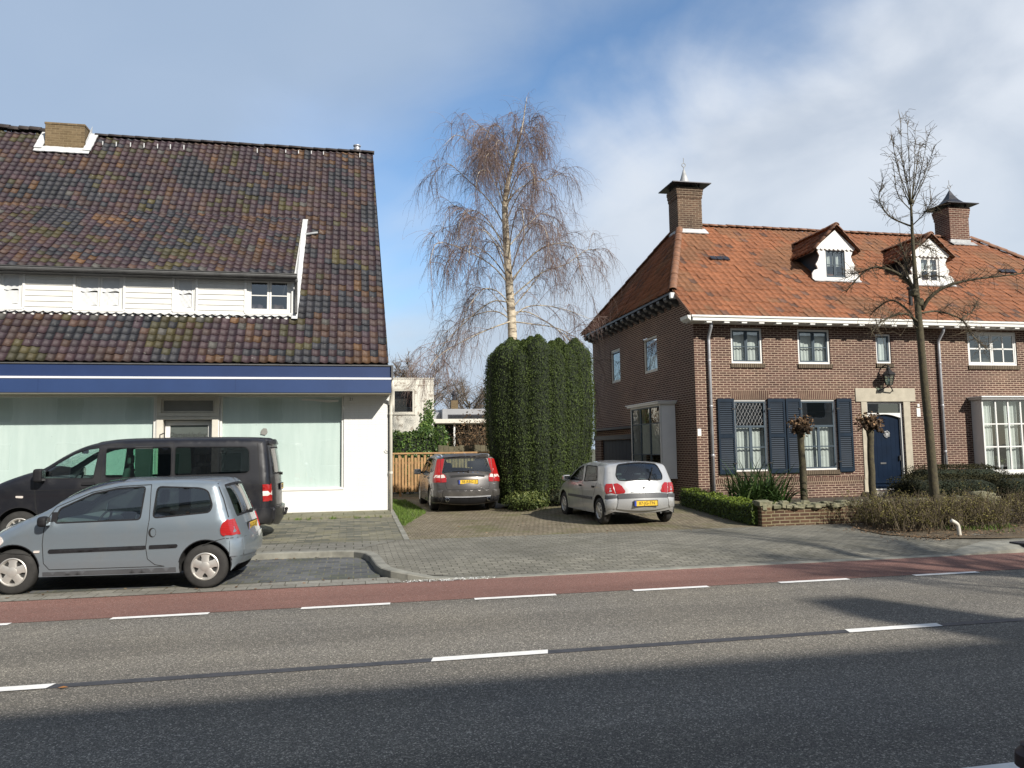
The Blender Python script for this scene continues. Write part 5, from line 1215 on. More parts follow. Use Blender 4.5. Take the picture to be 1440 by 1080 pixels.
P1, R1 = droop_twigs(np.concatenate(ST), np.concatenate(DI), np.concatenate(LE), 7, rng.uniform(.5, 1.2, sum(map(len, LE))), .0052, .0024, .12)
NT_ = 6000; sel = rng.integers(0, len(P1), NT_); kk = rng.integers(1, 7, NT_); S2_ = P1[sel, kk]
P2, R2 = droop_twigs(S2_, rng.normal(0, .8, (NT_, 3))+np.array([0, 0, .15]), rng.uniform(.2, 1.05, NT_), 6, rng.uniform(.5, 1.8, NT_), .0033, .0019, .16)
V1, F1 = tubes(P1, R1); V2, F2 = tubes(P2, R2); rr = np.concatenate([np.repeat(rng.random(len(P1)), 6*3), np.repeat(rng.random(len(P2)), 5*3)])
np_mesh('crown', np.concatenate([V1, V2, Vs_]), np.concatenate([F1, F2+len(V1), Fs_+len(V1)+len(V2)]), m_twig, birch, rnd=np.concatenate([rr, rng.uniform(.5, 1, len(Fs_))]))

# clipped Irish yew: many upright shoots packed together
yc = np.array([5.20, 21.5, .17]); rx, ry = 1.42, 1.25
yew = thing('yew_tree', 'big dark green clipped yew of packed upright shoots between the parked cars', 'tree', tuple(yc))
mb = MB(); Pl, Nl = [], []
cols = [(0, 0, 5.0)]+[(.55*math.cos(w), .5*math.sin(w), 4.95) for w in np.linspace(0, 6.28, 7)[:-1]]+[(1.0*math.cos(w), .92*math.sin(w), 4.82) for w in np.linspace(.2, 6.48, 17)[:-1]]
for cx_, cy_, h in cols:
    h = h+random.uniform(-.22, .10); r0_ = random.uniform(.37, .45); k = 14; pts = []; rd = []
    x_sc = 1.0+ (0.05 if cx_ > 0 else 0)
    for i in range(k):
        t = i/(k-1); z = .25+(h-.25)*t; lean = .96+.14*min(1, t*1.9)-.05*max(0, t-.6)
        pts.append((yc[0]+cx_*x_sc*lean*1.02, yc[1]+cy_*lean, z)); rd.append(r0_*(.62+.42*min(1, t*2.4))*math.sqrt(max(.01, 1-max(0, (t-.90)/.10)**1.6))*(1-.12*max(0, t-.7)/.3))
    mb.tube(pts, [r*.88 for r in rd], 9)
    n = int(13000*(.55 if abs(cx_)+abs(cy_) < .8 else 1)); t = rng.random(n)
    if abs(cx_)+abs(cy_) < .8: t = .8+.2*t
    P = interp(np.array(pts), t); w = rng.uniform(0, 6.28, n); rad = np.interp(t, np.linspace(0, 1, k), rd)*rng.uniform(.86, 1.10, n)
    nn = np.stack([np.cos(w), np.sin(w), np.full(n, .15)], 1); P = P+nn*rad[:, None]*np.array([1, 1, 0]); Pl.append(P); Nl.append(unit(nn))
mb.build('trunk', m_core, yew, smooth=True)  # dark core of the shoots, fills between the leaves; no trunk modelled
P = np.concatenate(Pl); Nn_ = np.concatenate(Nl)
far = ((P[:, 1] > yc[1]+.75)); keep = ~far | (rng.random(len(P)) < .3); P, Nn_ = P[keep], Nn_[keep]
V, F = leaf_quads(P, .052, up_bias=(0, -.1, 1.3), aspect=.42, nrm=Nn_, jit=1.0)
cl = np.clip(.45+.15*np.sin(P[:, 0]*7+P[:, 2]*2)*np.sin(P[:, 2]*5+P[:, 1]*6)+rng.normal(0, .2, len(P)), 0, 1)
np_mesh('crown', V, F, m_yew, yew, rnd=cl)

def shrub(name, label, cat, box, n, size, mat, core=None, round_=.35, group=None, twigs=0, tmat=None, base=None, wob=.06, up=(0, 0, .3), core_in=.10, lo=.0, top_bias=.3):
    """leafy mass filling a clipped rounded box (x0,x1,y0,y1,z0,z1)"""
    x0, x1, y0, y1, z0, z1 = box; t = thing(name, label, cat, ((x0+x1)/2, (y0+y1)/2, z0), 0, group)
    c = np.array([(x0+x1)/2, (y0+y1)/2, (z0+z1)/2]); h = np.array([(x1-x0)/2, (y1-y0)/2, (z1-z0)/2])
    # points on a superellipsoid shell
    d = rand_dirs(n); e = 2/round_; m = (np.abs(d)**e).sum(1)**(1/e); d = d/m[:, None]
    P = c+d*h*(1-np.abs(rng.normal(0, wob, (n, 1))))
    P += .05*np.stack([np.sin(P[:, 1]*5+P[:, 2]*4), np.sin(P[:, 0]*4.3+P[:, 2]*5), np.sin(P[:, 0]*3.7+P[:, 1]*4.1)], 1)
    P[:, 2] = np.maximum(P[:, 2], z0+lo); nn = unit(np.sign(d)*np.abs(d)**(e-1)/h)
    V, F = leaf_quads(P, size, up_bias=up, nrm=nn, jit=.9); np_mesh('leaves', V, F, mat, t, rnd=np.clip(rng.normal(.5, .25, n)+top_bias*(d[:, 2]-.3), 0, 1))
    if core is not None:
        mb = MB(); k = 16; vs = []; fs = []
        for i in range(9):
            for j in range(k):
                th = math.pi*i/8; ph = 2*math.pi*j/k; q_ = np.array([math.sin(th)*math.cos(ph), math.sin(th)*math.sin(ph), math.cos(th)]); q_ = q_/((np.abs(q_)**e).sum()**(1/e)); vs.append(tuple(c+q_*(h-core_in)))
        fs = [(i*k+j, i*k+(j+1) % k, (i+1)*k+(j+1) % k, (i+1)*k+j) for i in range(8) for j in range(k)]; mb.add(vs, fs); mb.build('dark_core', core, t, smooth=True)  # dark filler inside the leaves, keeps the mass from showing through
    return t
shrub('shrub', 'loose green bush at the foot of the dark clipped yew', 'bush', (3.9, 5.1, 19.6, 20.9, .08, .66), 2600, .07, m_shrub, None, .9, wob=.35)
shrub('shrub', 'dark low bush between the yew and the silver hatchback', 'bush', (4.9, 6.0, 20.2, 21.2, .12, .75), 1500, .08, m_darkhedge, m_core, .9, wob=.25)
# box hedge edging the drive
bh = [((8.02, 8.62, 14.72, 16.4, .1, .56)), ((8.30, 8.92, 16.2, 19.4, .14, .66))]
hb = thing('box_hedge', 'low bright green clipped box hedge along the edge of the driveway', 'hedge', (8.4, 16.5, .13))
PP, NN_, RR = [], [], []; mb = MB()
path = np.array([(8.33, 14.75), (8.42, 16.0), (8.62, 17.6), (8.85, 19.5)])
for i in range(9000):
    t = random.random(); k = min(2, int(t*3)); f = t*3-k; p = path[k]*(1-f)+path[k+1]*f; face = random.random(); z0 = S(*p); hh = .40+.03*math.sin(t*21)
    if face < .42: off, z, nv = random.uniform(-.27, .27), hh+random.uniform(-.03, .04), (0, 0, 1)
    elif face < .75: off, z, nv = -.27+random.uniform(-.03, .03), random.uniform(.02, hh), (-1, -.2, .15)
    elif face < .85: off, z, nv = .27, random.uniform(.1, hh), (1, 0, 0)
    else: t = 0; p = path[0]; off, z, nv = random.uniform(-.27, .27), random.uniform(.02, hh), (0, -1, .1); p = p-np.array([0, random.uniform(0, .05)])
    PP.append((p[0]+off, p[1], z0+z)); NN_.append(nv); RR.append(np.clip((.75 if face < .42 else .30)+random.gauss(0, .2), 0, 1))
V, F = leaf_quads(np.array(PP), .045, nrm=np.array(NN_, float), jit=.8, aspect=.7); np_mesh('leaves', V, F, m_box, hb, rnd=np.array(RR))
for a, b in zip(path[:-1], path[1:]): mb.prism([(a[0]-.23, a[1], .08), (a[0]+.23, a[1], .08), (a[0]+.23, a[1], S(*a)+.37), (a[0]-.23, a[1], S(*a)+.37)], (b[0]-a[0], b[1]-a[1], S(*b)-S(*a)))
mb.build('dark_core', m_core, hb)  # dark filler blocks under the box leaves
# strappy evergreen by the downpipe
sp = np.array([10.1, 18.1, .2]); n = 420
sf = thing('strap_leaved_plant', 'clump of arching strap leaves under the left shuttered window', 'plant', tuple(sp))
w = rng.uniform(0, 6.28, n); st = sp+np.stack([rng.uniform(-.55, .6, n), rng.uniform(-.4, .4, n), np.zeros(n)], 1); el = rng.uniform(.7, 2.2, n)
dirs = np.stack([np.cos(w), np.sin(w), el*1.5], 1); Pp, Rr = droop_twigs(st, dirs, rng.uniform(.9, 1.5, n), 8, rng.uniform(.25, .62, n), .034, .004, .03)
sd = unit(np.cross(unit(np.gradient(Pp, axis=1)), np.array([0, 0, 1.0])))
V = np.stack([Pp-sd*Rr[..., None], Pp+sd*Rr[..., None]], 2); idx = np.arange(n*8*2).reshape(n, 8, 2)
F = np.stack([idx[:, :-1, 0], idx[:, :-1, 1], idx[:, 1:, 1], idx[:, 1:, 0]], -1).reshape(-1, 4)
np_mesh('leaves', V.reshape(-1, 3), F, m_strap, sf, rnd=np.repeat(rng.random(n), 7))
# clipped dark hedges by the door
for lab, bx_ in (('dark clipped hedge block right in front of the navy door', (13.75, 16.2, 16.7, 18.1, .2, .90)), ('taller dark clipped hedge beside the wall between door and bay', (15.5, 18.2, 18.5, 19.8, .2, 1.10)), ('long low dark hedge under the white bay window', (16.4, 23.5, 17.0, 18.6, .2, .86))):
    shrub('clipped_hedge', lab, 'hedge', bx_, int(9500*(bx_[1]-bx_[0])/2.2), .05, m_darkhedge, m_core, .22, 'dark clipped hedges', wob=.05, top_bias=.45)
# low garden wall with rough coping
gw = thing('garden_wall', 'low brick garden wall topped with rough mossy stones', 'wall', (11, 14.75, .1))
mb = MB(); mb.box(8.42, 13.75, 14.62, 14.84, .05, .46); mb.box(8.18, 8.417, 14.55, 14.91, .05, .50); mb.build('wall', m_wall_low, gw, bevel=.008)
def stone(mb, x, y, z, a, b, c):
    k = 7; vs = []; rot = random.uniform(0, 6.28)
    for i in range(6):
        for j in range(k):
            th = math.pi*(i+.5)/6; ph = 2*math.pi*j/k+rot; e = .5
            f = lambda q_: math.copysign(abs(q_)**e, q_); r_ = random.uniform(.82, 1.1)
            vs.append((x+a*f(math.sin(th))*f(math.cos(ph))*r_, y+b*f(math.sin(th))*f(math.sin(ph))*r_, z+c*f(math.cos(th))*r_))
    mb.add(vs, [(i*k+j, i*k+(j+1) % k, (i+1)*k+(j+1) % k, (i+1)*k+j) for i in range(5) for j in range(k)]+[tuple(range(k)), tuple(range(6*k-1, 5*k-1, -1))])
mb = MB(); x = 8.2
while x < 13.3:
    for row in range(2): wd = random.uniform(.09, .2); stone(mb, x+wd/2, 14.64+.16*row+random.uniform(-.04, .03), .495+random.uniform(-.02, .03)+.015*row, wd/2+.012, .10, random.uniform(.035, .07))
    x += wd*.9
stone(mb, 8.30, 14.73, .56, .19, .19, .07); mb.build('coping', m_coping, gw)
mb = MB(); stone(mb, 13.62, 14.75, .55, .27, .18, .13); stone(mb, 13.9, 14.8, .38, .2, .18, .2); mb.build('end_stone', m_coping, gw, smooth=True)
# pollarded standards
def pollard(u, vb, vt, y, label, seed):
    r = random.Random(seed); b = aty(u[0], vb, y); b[2] = S(b[0], b[1]); h = aty(u[1], vt, y); top = h[2]
    t = thing('pollard_tree', label, 'tree', tuple(b), 0, 'pollarded standard trees')
    mb = MB(); pts = [(b[0]+(h[0]-b[0])*k/7+r.uniform(-.012, .012), y, b[2]+(top-b[2])*k/7) for k in range(8)]; mb.tube(pts, [.105, .092, .088, .088, .085, .083, .085, .11], 10); mb.build('trunk', m_bark_green, t, smooth=True)
    mb = MB()
    for k in range(26):
        w = r.uniform(0, 6.28); e = r.uniform(-.25, 1.3); L = r.uniform(.12, .25); d = np.array([math.cos(w)*math.cos(e), math.sin(w)*math.cos(e), math.sin(e)])
        p = np.array([h[0], y, top-.03]); q_ = p+d*L; mb.tube([p, p+d*L*.6+np.array([0, 0, .02]), q_], [.055, .04, .035], 6)
        for _ in range(3): stone(mb, *(q_+np.array([r.uniform(-.05, .05) for _ in range(3)])), r.uniform(.025, .055), r.uniform(.025, .055), r.uniform(.025, .05))
    hd = mb.build('crown', m_pollard, t)
    n = 420; P = np.array([h[0], y, top+.12])+rand_dirs(n)*rng.uniform(.12, .36, (n, 1))*np.array([1, 1, .8]); V, F = leaf_quads(P, .08, aspect=.6); np_mesh('dead_leaves', V, F, m_pollard, t, rnd=rng.random(n))
pollard((1133, 1126), 745, 604, 17.6, 'pollarded standard tree with a round brown knob of cut shoots before the shutters', 3)
pollard((1229, 1223), 735, 600, 17.6, 'pollarded standard tree with a ragged knob standing before the stone door surround', 8)
# young street tree in the bed
TY = 13.35
tpx = [(1320, 747), (1314, 690), (1307, 610), (1300, 540), (1294, 470), (1290, 425), (1286, 375), (1283, 330), (1281, 285)]
tt = catmull([aty(u, v, TY) for u, v in tpx], 4); tt[0][2] = .08
tree = thing('street_tree', 'bare young street tree with arching limbs and a tuft of upright shoots', 'tree', tuple(tt[0]))
mb = MB(); mb.tube(tt, np.interp(np.linspace(0, 1, len(tt)), [0, .04, .3, .62, .8, 1], [.125, .092, .079, .060, .036, .022]), 12)
for (u, v, r_) in ((1281, 284, .05), (1293, 425, .085), (1286, 412, .08)):
    p = aty(u, v, TY); stone(mb, *p, r_, r_, r_)
tl = []
def limb(px, y1, r0, r1, grp=1):
    L = catmull([aty(u, v, TY+(y1)*i/(len(px)-1)) for i, (u, v) in enumerate(px)], 5); mb.tube(L, np.linspace(r0, r1, len(L)), 7); tl.append((L, grp)); return L
limb([(1291, 430), (1283, 405), (1268, 388), (1243, 377), (1222, 378), (1205, 392), (1190, 410)], .6, .042, .010)
limb([(1222, 378), (1206, 384), (1190, 385)], .5, .014, .006)
limb([(1296, 436), (1308, 418), (1330, 403), (1362, 394), (1400, 389), (1442, 384)], -.7, .042, .012)
limb([(1290, 452), (1278, 443), (1262, 442), (1240, 452), (1225, 468)], -.9, .026, .008)
limb([(1289, 462), (1280, 440), (1258, 423), (1240, 428), (1222, 445)], 1.0, .028, .008)
limb([(1296, 440), (1320, 438), (1352, 449), (1366, 470), (1388, 492)], .9, .022, .007)
limb([(1352, 449), (1368, 437), (1374, 425)], .5, .01, .005)
limb([(1287, 410), (1276, 385), (1272, 360), (1264, 335)], .3, .026, .008)
limb([(1284, 319), (1268, 313), (1252, 305), (1240, 290), (1236, 274), (1244, 262)], .5, .020, .006)
limb([(1287, 393), (1300, 388), (1330, 389)], -.3, .015, .006)
limb([(1284, 342), (1300, 346), (1318, 354)], .6, .012, .005)
limb([(1284, 316), (1300, 300), (1310, 282)], -.4, .012, .005)
for (u0, v0, u1, v1, u2, v2) in ((1280, 284, 1262, 235, 1254, 192), (1280, 284, 1269, 225, 1266, 165), (1281, 284, 1278, 225, 1276, 172), (1282, 284, 1286, 235, 1287, 182), (1282, 284, 1294, 245, 1305, 190), (1282, 284, 1300, 245, 1314, 205), (1281, 290, 1270, 265, 1259, 215), (1283, 290, 1295, 262, 1308, 235), (1281, 286, 1275, 250, 1262, 205), (1282, 284, 1290, 230, 1294, 200), (1280, 295, 1262, 272, 1256, 228)):
    limb([(u0, v0), (u1, v1), (u2, v2)], rng.uniform(-.5, .5), .011, .0038, 2)
mb.build('trunk', m_bark_green, tree, smooth=True)
ST, DI, LE = [], [], []
for L, g_ in tl:
    n = int((22 if g_ == 1 else 7)+(20 if g_ == 1 else 9)*np.linalg.norm(np.diff(L, axis=0), axis=1).sum()); t = rng.uniform(.2, 1, n); ST.append(interp(L, t)); DI.append(unit(interp(np.gradient(L, axis=0), t))*(1.0 if g_ == 2 else .6)+rng.normal(0, .55, (n, 3))+(np.array([0, 0, .25]))); LE.append(rng.uniform(.1, .5 if g_ == 1 else .32, n))
Pt, Rt = droop_twigs(np.concatenate(ST), np.concatenate(DI), np.concatenate(LE), 5, 0.05*np.ones(sum(map(len, LE))), .006, .0028, .16)
s2 = rng.integers(0, len(Pt), 1000); Pq, Rq = droop_twigs(Pt[s2, rng.integers(1, 5, 1000)], rng.normal(0, 1, (1000, 3)), rng.uniform(.08, .25, 1000), 5, np.zeros(1000), .0042, .0025, .15)
V1, F1 = tubes(Pt, Rt); V2, F2 = tubes(Pq, Rq); np_mesh('crown', np.concatenate([V1, V2]), np.concatenate([F1, F2+len(V1)]), m_twig2, tree, rnd=np.concatenate([np.repeat(rng.random(len(Pt)), 12), np.repeat(rng.random(1000), 12)]))
# twiggy hedges in the bed
def twig_hedge(label, x0, x1, y0, y1, h, n, dens, leafmat, seed):
    r = np.random.default_rng(seed); t = thing('bare_hedge', label, 'hedge', ((x0+x1)/2, (y0+y1)/2, .12), 0, 'twiggy hedges in the bed')
    st = np.stack([r.uniform(x0, x1, n), r.uniform(y0, y1, n), np.full(n, .1)], 1)
    d = np.stack([r.normal(0, .32, n), r.normal(0, .3, n), np.ones(n)], 1); P, Rd = droop_twigs(st, d, r.uniform(.5, 1.15, n)*h, 6, -.05*np.ones(n), .0075, .0028, .10)
    m = int(n*2.2); s_ = r.integers(0, n, m); P2_, R2_ = droop_twigs(P[s_, r.integers(1, 5, m)], np.stack([r.normal(0, .7, m), r.normal(0, .7, m), r.uniform(.1, 1, m)], 1), r.uniform(.1, .34, m), 4, np.zeros(m), .0045, .0025, .12)
    V1, F1 = tubes(P, Rd); V2, F2 = tubes(P2_, R2_); np_mesh('twigs', np.concatenate([V1, V2]), np.concatenate([F1, F2+len(V1)]), m_twig2, t, rnd=np.concatenate([np.repeat(r.random(n), 15), np.repeat(r.random(m), 9)]))
    k = int(dens); s_ = r.integers(0, m, k); q_ = P2_[s_, r.integers(1, 4, k)]+r.normal(0, .02, (k, 3)); q_ = q_[q_[:, 2] > .22]; V, F = leaf_quads(q_, .030, aspect=.6); np_mesh('leaves', V, F, leafmat, t, rnd=np.clip(r.normal(.5, .28, len(q_)), 0, 1))
twig_hedge('loose olive twig hedge at the corner of the bed, left of the street tree', 9.85, 12.2, 12.55, 14.3, .66, 680, 19000, m_olive, 1)
twig_hedge('grey twiggy hedge in the bed, right of the street tree', 12.2, 18.5, 12.75, 14.35, .66, 900, 15000, m_olive, 2)
n = 2600; P = np.stack([rng.uniform(9.6, 17, n), rng.uniform(11.5, 14.3, n), rng.uniform(.135, .16, n)], 1); P = P[(P[:, 0] > 9.5+.5*(14-P[:, 1])*.3)]; E_ = np.stack([rng.normal(9.75, .28, 500), rng.uniform(11.4, 13.6, 500), np.full(500, .125)], 1); P = np.concatenate([P, E_])
V, F = leaf_quads(P, .045, aspect=.6, nrm=np.tile([0, 0, 1.0], (len(P), 1)), jit=.5); o = np_mesh('fallen_leaves', V, F, m_litter, None, rnd=rng.random(len(P))); tag(o, 'brown dead leaves littering the hedge bed', 'leaves', kind='stuff')
n = 260; P = np.concatenate([np.stack([rng.uniform(-6, .2, n//2), 13.30-np.abs(rng.normal(0, .07, n//2)), np.full(n//2, .02)], 1), np.stack([rng.uniform(-6, .5, n//4), rng.uniform(10.5, 11.1, n//4), np.full(n//4, .018)], 1), np.stack([rng.uniform(1.2, 8, n//4), rng.uniform(14, 17.5, n//4), np.full(n//4, .135)], 1)])
P[:, 2] = np.where(P[:, 1] > 13.5, [S(*q_[:2])+.012 for q_ in P], P[:, 2]); V, F = leaf_quads(P, .05, aspect=.6, nrm=np.tile([0, 0, 1.0], (len(P), 1)), jit=.4); o = np_mesh('fallen_leaves', V, F, m_litter, None, rnd=rng.random(len(P))); tag(o, 'scattered dry leaf bits along the kerb and paving', 'leaves', kind='stuff')
def grass(name, label, pts, zf, n, h, mat=m_grass):
    x0, x1, y0, y1 = pts[0]; P = np.stack([rng.uniform(x0, x1, n), rng.uniform(y0, y1, n)], 1); P = P[pts[1](P[:, 0], P[:, 1])]; n = len(P)
    B = np.stack([P[:, 0], P[:, 1], [zf(*p) for p in P]], 1); w = rng.uniform(0, 6.28, n); s_ = np.stack([np.cos(w), np.sin(w), np.zeros(n)], 1)*.006; hh = rng.uniform(.4, 1.2, n)[:, None]*h
    tip = B+np.stack([rng.normal(0, .35, n), rng.normal(0, .35, n), np.ones(n)], 1)*hh; V = np.stack([B-s_, B+s_, tip+s_*.2, tip-s_*.2], 1).reshape(-1, 3)
    o = np_mesh(name, V, np.arange(4*n).reshape(n, 4), mat, None, rnd=rng.random(n)); return tag(o, label, 'grass', kind='stuff')
grass('grass', 'patch of short grass at the corner of the white shop', ((1.03, 2.35, 17.0, 26), lambda x, y: x < 1.12+np.clip((y-17.2)*.22, 0, .75)-np.clip((y-22)*.05, 0, .2)), S, 15000, .07)
grass('grass', 'mossy green growth between the twigs of the hedge bed', ((10.4, 15, 12.0, 13.6), lambda x, y: np.sin(x*2.3)+np.sin(y*5) > .2), lambda x, y: .12, 2600, .08)
grass('grass', 'weeds in the paving joint before the shop wall', ((-2.6, .8, 18.7, 18.95), lambda x, y: np.sin(x*9)+np.sin(x*23) > .3), lambda x, y: S(x, y), 700, .06)
# white bent pipe stub and wooden stake beside the tree
wp = atz(1349, 752, .12); st = thing('bent_pipe', 'bent white pipe stub sticking out of the hedge bed', 'pipe', tuple(wp)); mb = MB(); tp_ = aty(1338, 732, wp[1])
mb.tube(catmull([wp+np.array([.01, 0, -.05]), wp+np.array([-.005, 0, .10]), (wp+tp_)/2+np.array([.04, 0, .06]), tp_], 4), .034, 10); mb.build('pipe', m_offwhite, st, smooth=True)
sk = aty(1338, 720, 14.2); mb = MB(); mb.box(sk[0]-.06, sk[0]+.05, 14.15, 14.25, .1, .62); o = mb.build('wooden_stake', m_wood_old, None, bevel=.01); tag(o, 'short weathered wooden post in the hedge against the garden wall', 'post')

# ---------------------------------------------------------------- behind the driveway
FY = 28.2
nf = thing('slat_fence', 'new pale wooden slat fence closing the drive beside the white shop', 'fence', (2.4, FY, .2))
mb = MB(); x = 1.0; k = 0
while x < 5.6:
    mb.box(x, x+.085, FY-(.0 if k % 2 else .028), FY+.018-(.0 if k % 2 else .028), .27, 1.62 if k % 2 else 1.50); x += .118 if k % 2 else .112; k += 1
mb.build('slat', m_wood, nf, bevel=.003)
mb = MB(); mb.box(1.0, 5.6, FY+.02, FY+.06, .42, .50); mb.box(1.0, 5.6, FY+.02, FY+.06, 1.28, 1.36); mb.box(.98, 5.62, FY-.05, FY+.06, 1.63, 1.69); mb.build('rail', m_wood, nf, bevel=.004)
for x in (1.6, 3.3, 5.4): mb = MB(); mb.box(x, x+.09, FY+.062, FY+.15, .1, 1.6); mb.build('post', m_wood, nf)
of = thing('board_fence', 'weathered mossy board fence half hidden behind the dark clipped yew', 'fence', (4.6, 28.9, .2)); mb = MB(); x = 3.1
while x < 7.4: mb.box(x, x+.19, 28.9+random.uniform(0, .012), 28.93, .1, 1.92+random.uniform(-.03, .03)); x += .2
mb.build('board', m_wood_old, of, bevel=.004)
for x in (3.1, 5.0, 6.9): mb = MB(); mb.box(x, x+.1, 28.94, 29.04, .1, 1.95); mb.build('post', m_wood_old, of)
# white flat roofed annexe
AY = 37.5; AN = thing('annexe', 'peeling white flat roofed annexe with ivy climbing one corner', 'building', (1.5, AY, .2)); TA = Tfront(AY)
ax1 = aty(610, 570, AY)[0]; az1 = aty(585, 533, AY)[2]; aw = (aty(552, 565, AY)[0], aty(583, 565, AY)[0], aty(567, 582, AY)[2], aty(567, 547, AY)[2])
mb = MB(); wall_holes(mb, TA, -4, ax1, .1, az1, [aw], .12); mb.quad((ax1, AY, .1), (ax1, AY+6, .1), (ax1, AY+6, az1), (ax1, AY, az1)); mb.quad((-4, AY, az1-.05), (ax1, AY, az1-.05), (ax1, AY+6, az1-.05), (-4, AY+6, az1-.05)); mb.build('wall', m_white_peel, AN, recalc=False)
mb = MB(); mb.box(-4, ax1+.03, AY-.03, AY+.15, az1-.0, az1+.06); mb.box(-4, ax1+.015, AY-.015, AY-.001, az1-.30, az1-.24); mb.build('coping', m_offwhite, AN, bevel=.01)
f = window(AN, TA, *aw, back=.02, fw=.07, fmat=m_offwhite, sash=m_offwhite, sw=.03, sill=m_offwhite); mb = MB(TA); mb.quad((aw[0], -.5, aw[2]), (aw[1], -.5, aw[2]), (aw[1], -.5, aw[3]), (aw[0], -.5, aw[3])); mb.build('dark_room', m_dark, f, recalc=False)
iv = thing('ivy', 'ivy fanning up the right corner of the white annexe', 'ivy', (3.5, AY-.1, 2.3)); n = 1500; P = []
while len(P) < n:
    u, v = random.uniform(585, 610), random.uniform(563, 625); lim = 14*max(0, (625-v)/62)
    s_ = (v-563)/62
    if random.random() > .16+.84*s_**1.4: continue
    if u < 601-9*s_-4+3*math.sin(u*2.1): continue
    if math.sin(u*1.35) < .25-1.6*s_: continue
    P.append(aty(u, v, AY-.04-.08*random.random()*s_))
V, F = leaf_quads(np.array(P), .10, nrm=np.tile([0, -1.0, .2], (n, 1)), jit=.6, aspect=.8); np_mesh('leaves', V, F, m_ivy, iv, rnd=rng.random(n))
shrub('ivy_hedge', 'dense green ivy hedge above the new slat fence', 'hedge', (.9, 3.75, 29.5, 30.7, .2, 2.47), 8000, .12, m_ivy, m_core, .35, wob=.05)
shrub('shrub', 'dark rounded ivy bush at the foot of the annexe corner', 'bush', (2.95, 3.6, 29.4, 30.3, .3, 2.7), 1500, .10, m_ivy, m_core, .75)
n = 700; t = thing('beech_hedge', 'brown leafed bushy hedge beside the clipped yew', 'hedge', (5.2, 30.2, .2)); st = np.stack([rng.uniform(3.7, 7.4, n), rng.uniform(29.4, 31, n), np.full(n, .3)], 1)
hh = 1.7+1.35*np.clip((st[:, 0]-3.7)/2.2, 0, 1); P, Rd = droop_twigs(st, np.stack([rng.normal(0, .25, n), rng.normal(0, .25, n), np.ones(n)], 1), hh*rng.uniform(.6, 1.15, n), 6, -.05*np.ones(n), .012, .005, .10); V, F = tubes(P, Rd); np_mesh('twigs', V, F, m_twig2, t, rnd=np.repeat(rng.random(n), 15))
k = 8000; q_ = P[rng.integers(0, n, k), rng.integers(2, 6, k)]+rng.normal(0, .13, (k, 3)); V, F = leaf_quads(q_, .10, aspect=.6); np_mesh('leaves', V, F, m_beech, t, rnd=rng.random(k))
# modern grey house farther back
MY = 48; mh = thing('modern_house', 'grey flat roofed modern house with a brick chimney in the distance', 'house', (7, MY, .2)); p = lambda u, v: aty(u, v, MY)
x0, x1, x2 = p(611, 590)[0], p(622, 590)[0], p(760, 590)[0]; zt, zc, zb = p(650, 575)[2], p(640, 592)[2], p(640, 597)[2]
mb = MB(); mb.box(x1, x2, MY, MY+7, zc+.05, zt); mb.box(x0-3, x1-.005, MY+.6, MY+7, .1, p(615, 577)[2]-.1); mb.build('wall', m_concrete, mh, bevel=.02)
mb = MB(); w = (p(630, 586)[0], p(700, 586)[0], p(640, 590)[2], p(640, 583)[2]); mb.box(w[0], w[1], MY-.03, MY-.002, w[2], w[3]); wf = mb.build('window', m_darkmetal, mh); mb = MB(); mb.quad((w[0]+.08, MY-.035, w[2]+.08), (w[1]-.08, MY-.035, w[2]+.08), (w[1]-.08, MY-.035, w[3]-.08), (w[0]+.08, MY-.035, w[3]-.08)); mb.build('pane', m_glass, wf, recalc=False)
mb = MB(); mb.box(x0-3, x2, MY-2.2, MY+.59, zb, zc+.04); mb.build('flat_roof', m_offwhite, mh, bevel=.02)
mb = MB(); mb.box(x0-3, x2, MY+.2, MY+.4, .1, zb-.005); mb.build('lower_wall', m_dark, mh); mb = MB(); pc = p(633.5, 600)[0]; mb.box(pc-.05, pc+.05, MY-1.9, MY-1.8, .1, zb-.003); mb.build('post', m_white, mh)
ca = p(640, 575); cb_ = p(650, 575); cu = p(645, 562); ctz = p(645, 560)[2]; mb = MB(); mb.box(ca[0], cb_[0], MY+2, MY+2.6, zt, ctz); c = mb.build('chimney', m_brick_yellow, mh); mb = MB(); mb.lathe(((ca[0]+cb_[0])/2, MY+2.3, ctz), [(.12, 0), (.12, .35), (.2, .37), (.2, .45), (.1, .5), (.1, .62), (0, .65)], n=10); mb.build('chimney_pot', m_darkmetal, c)
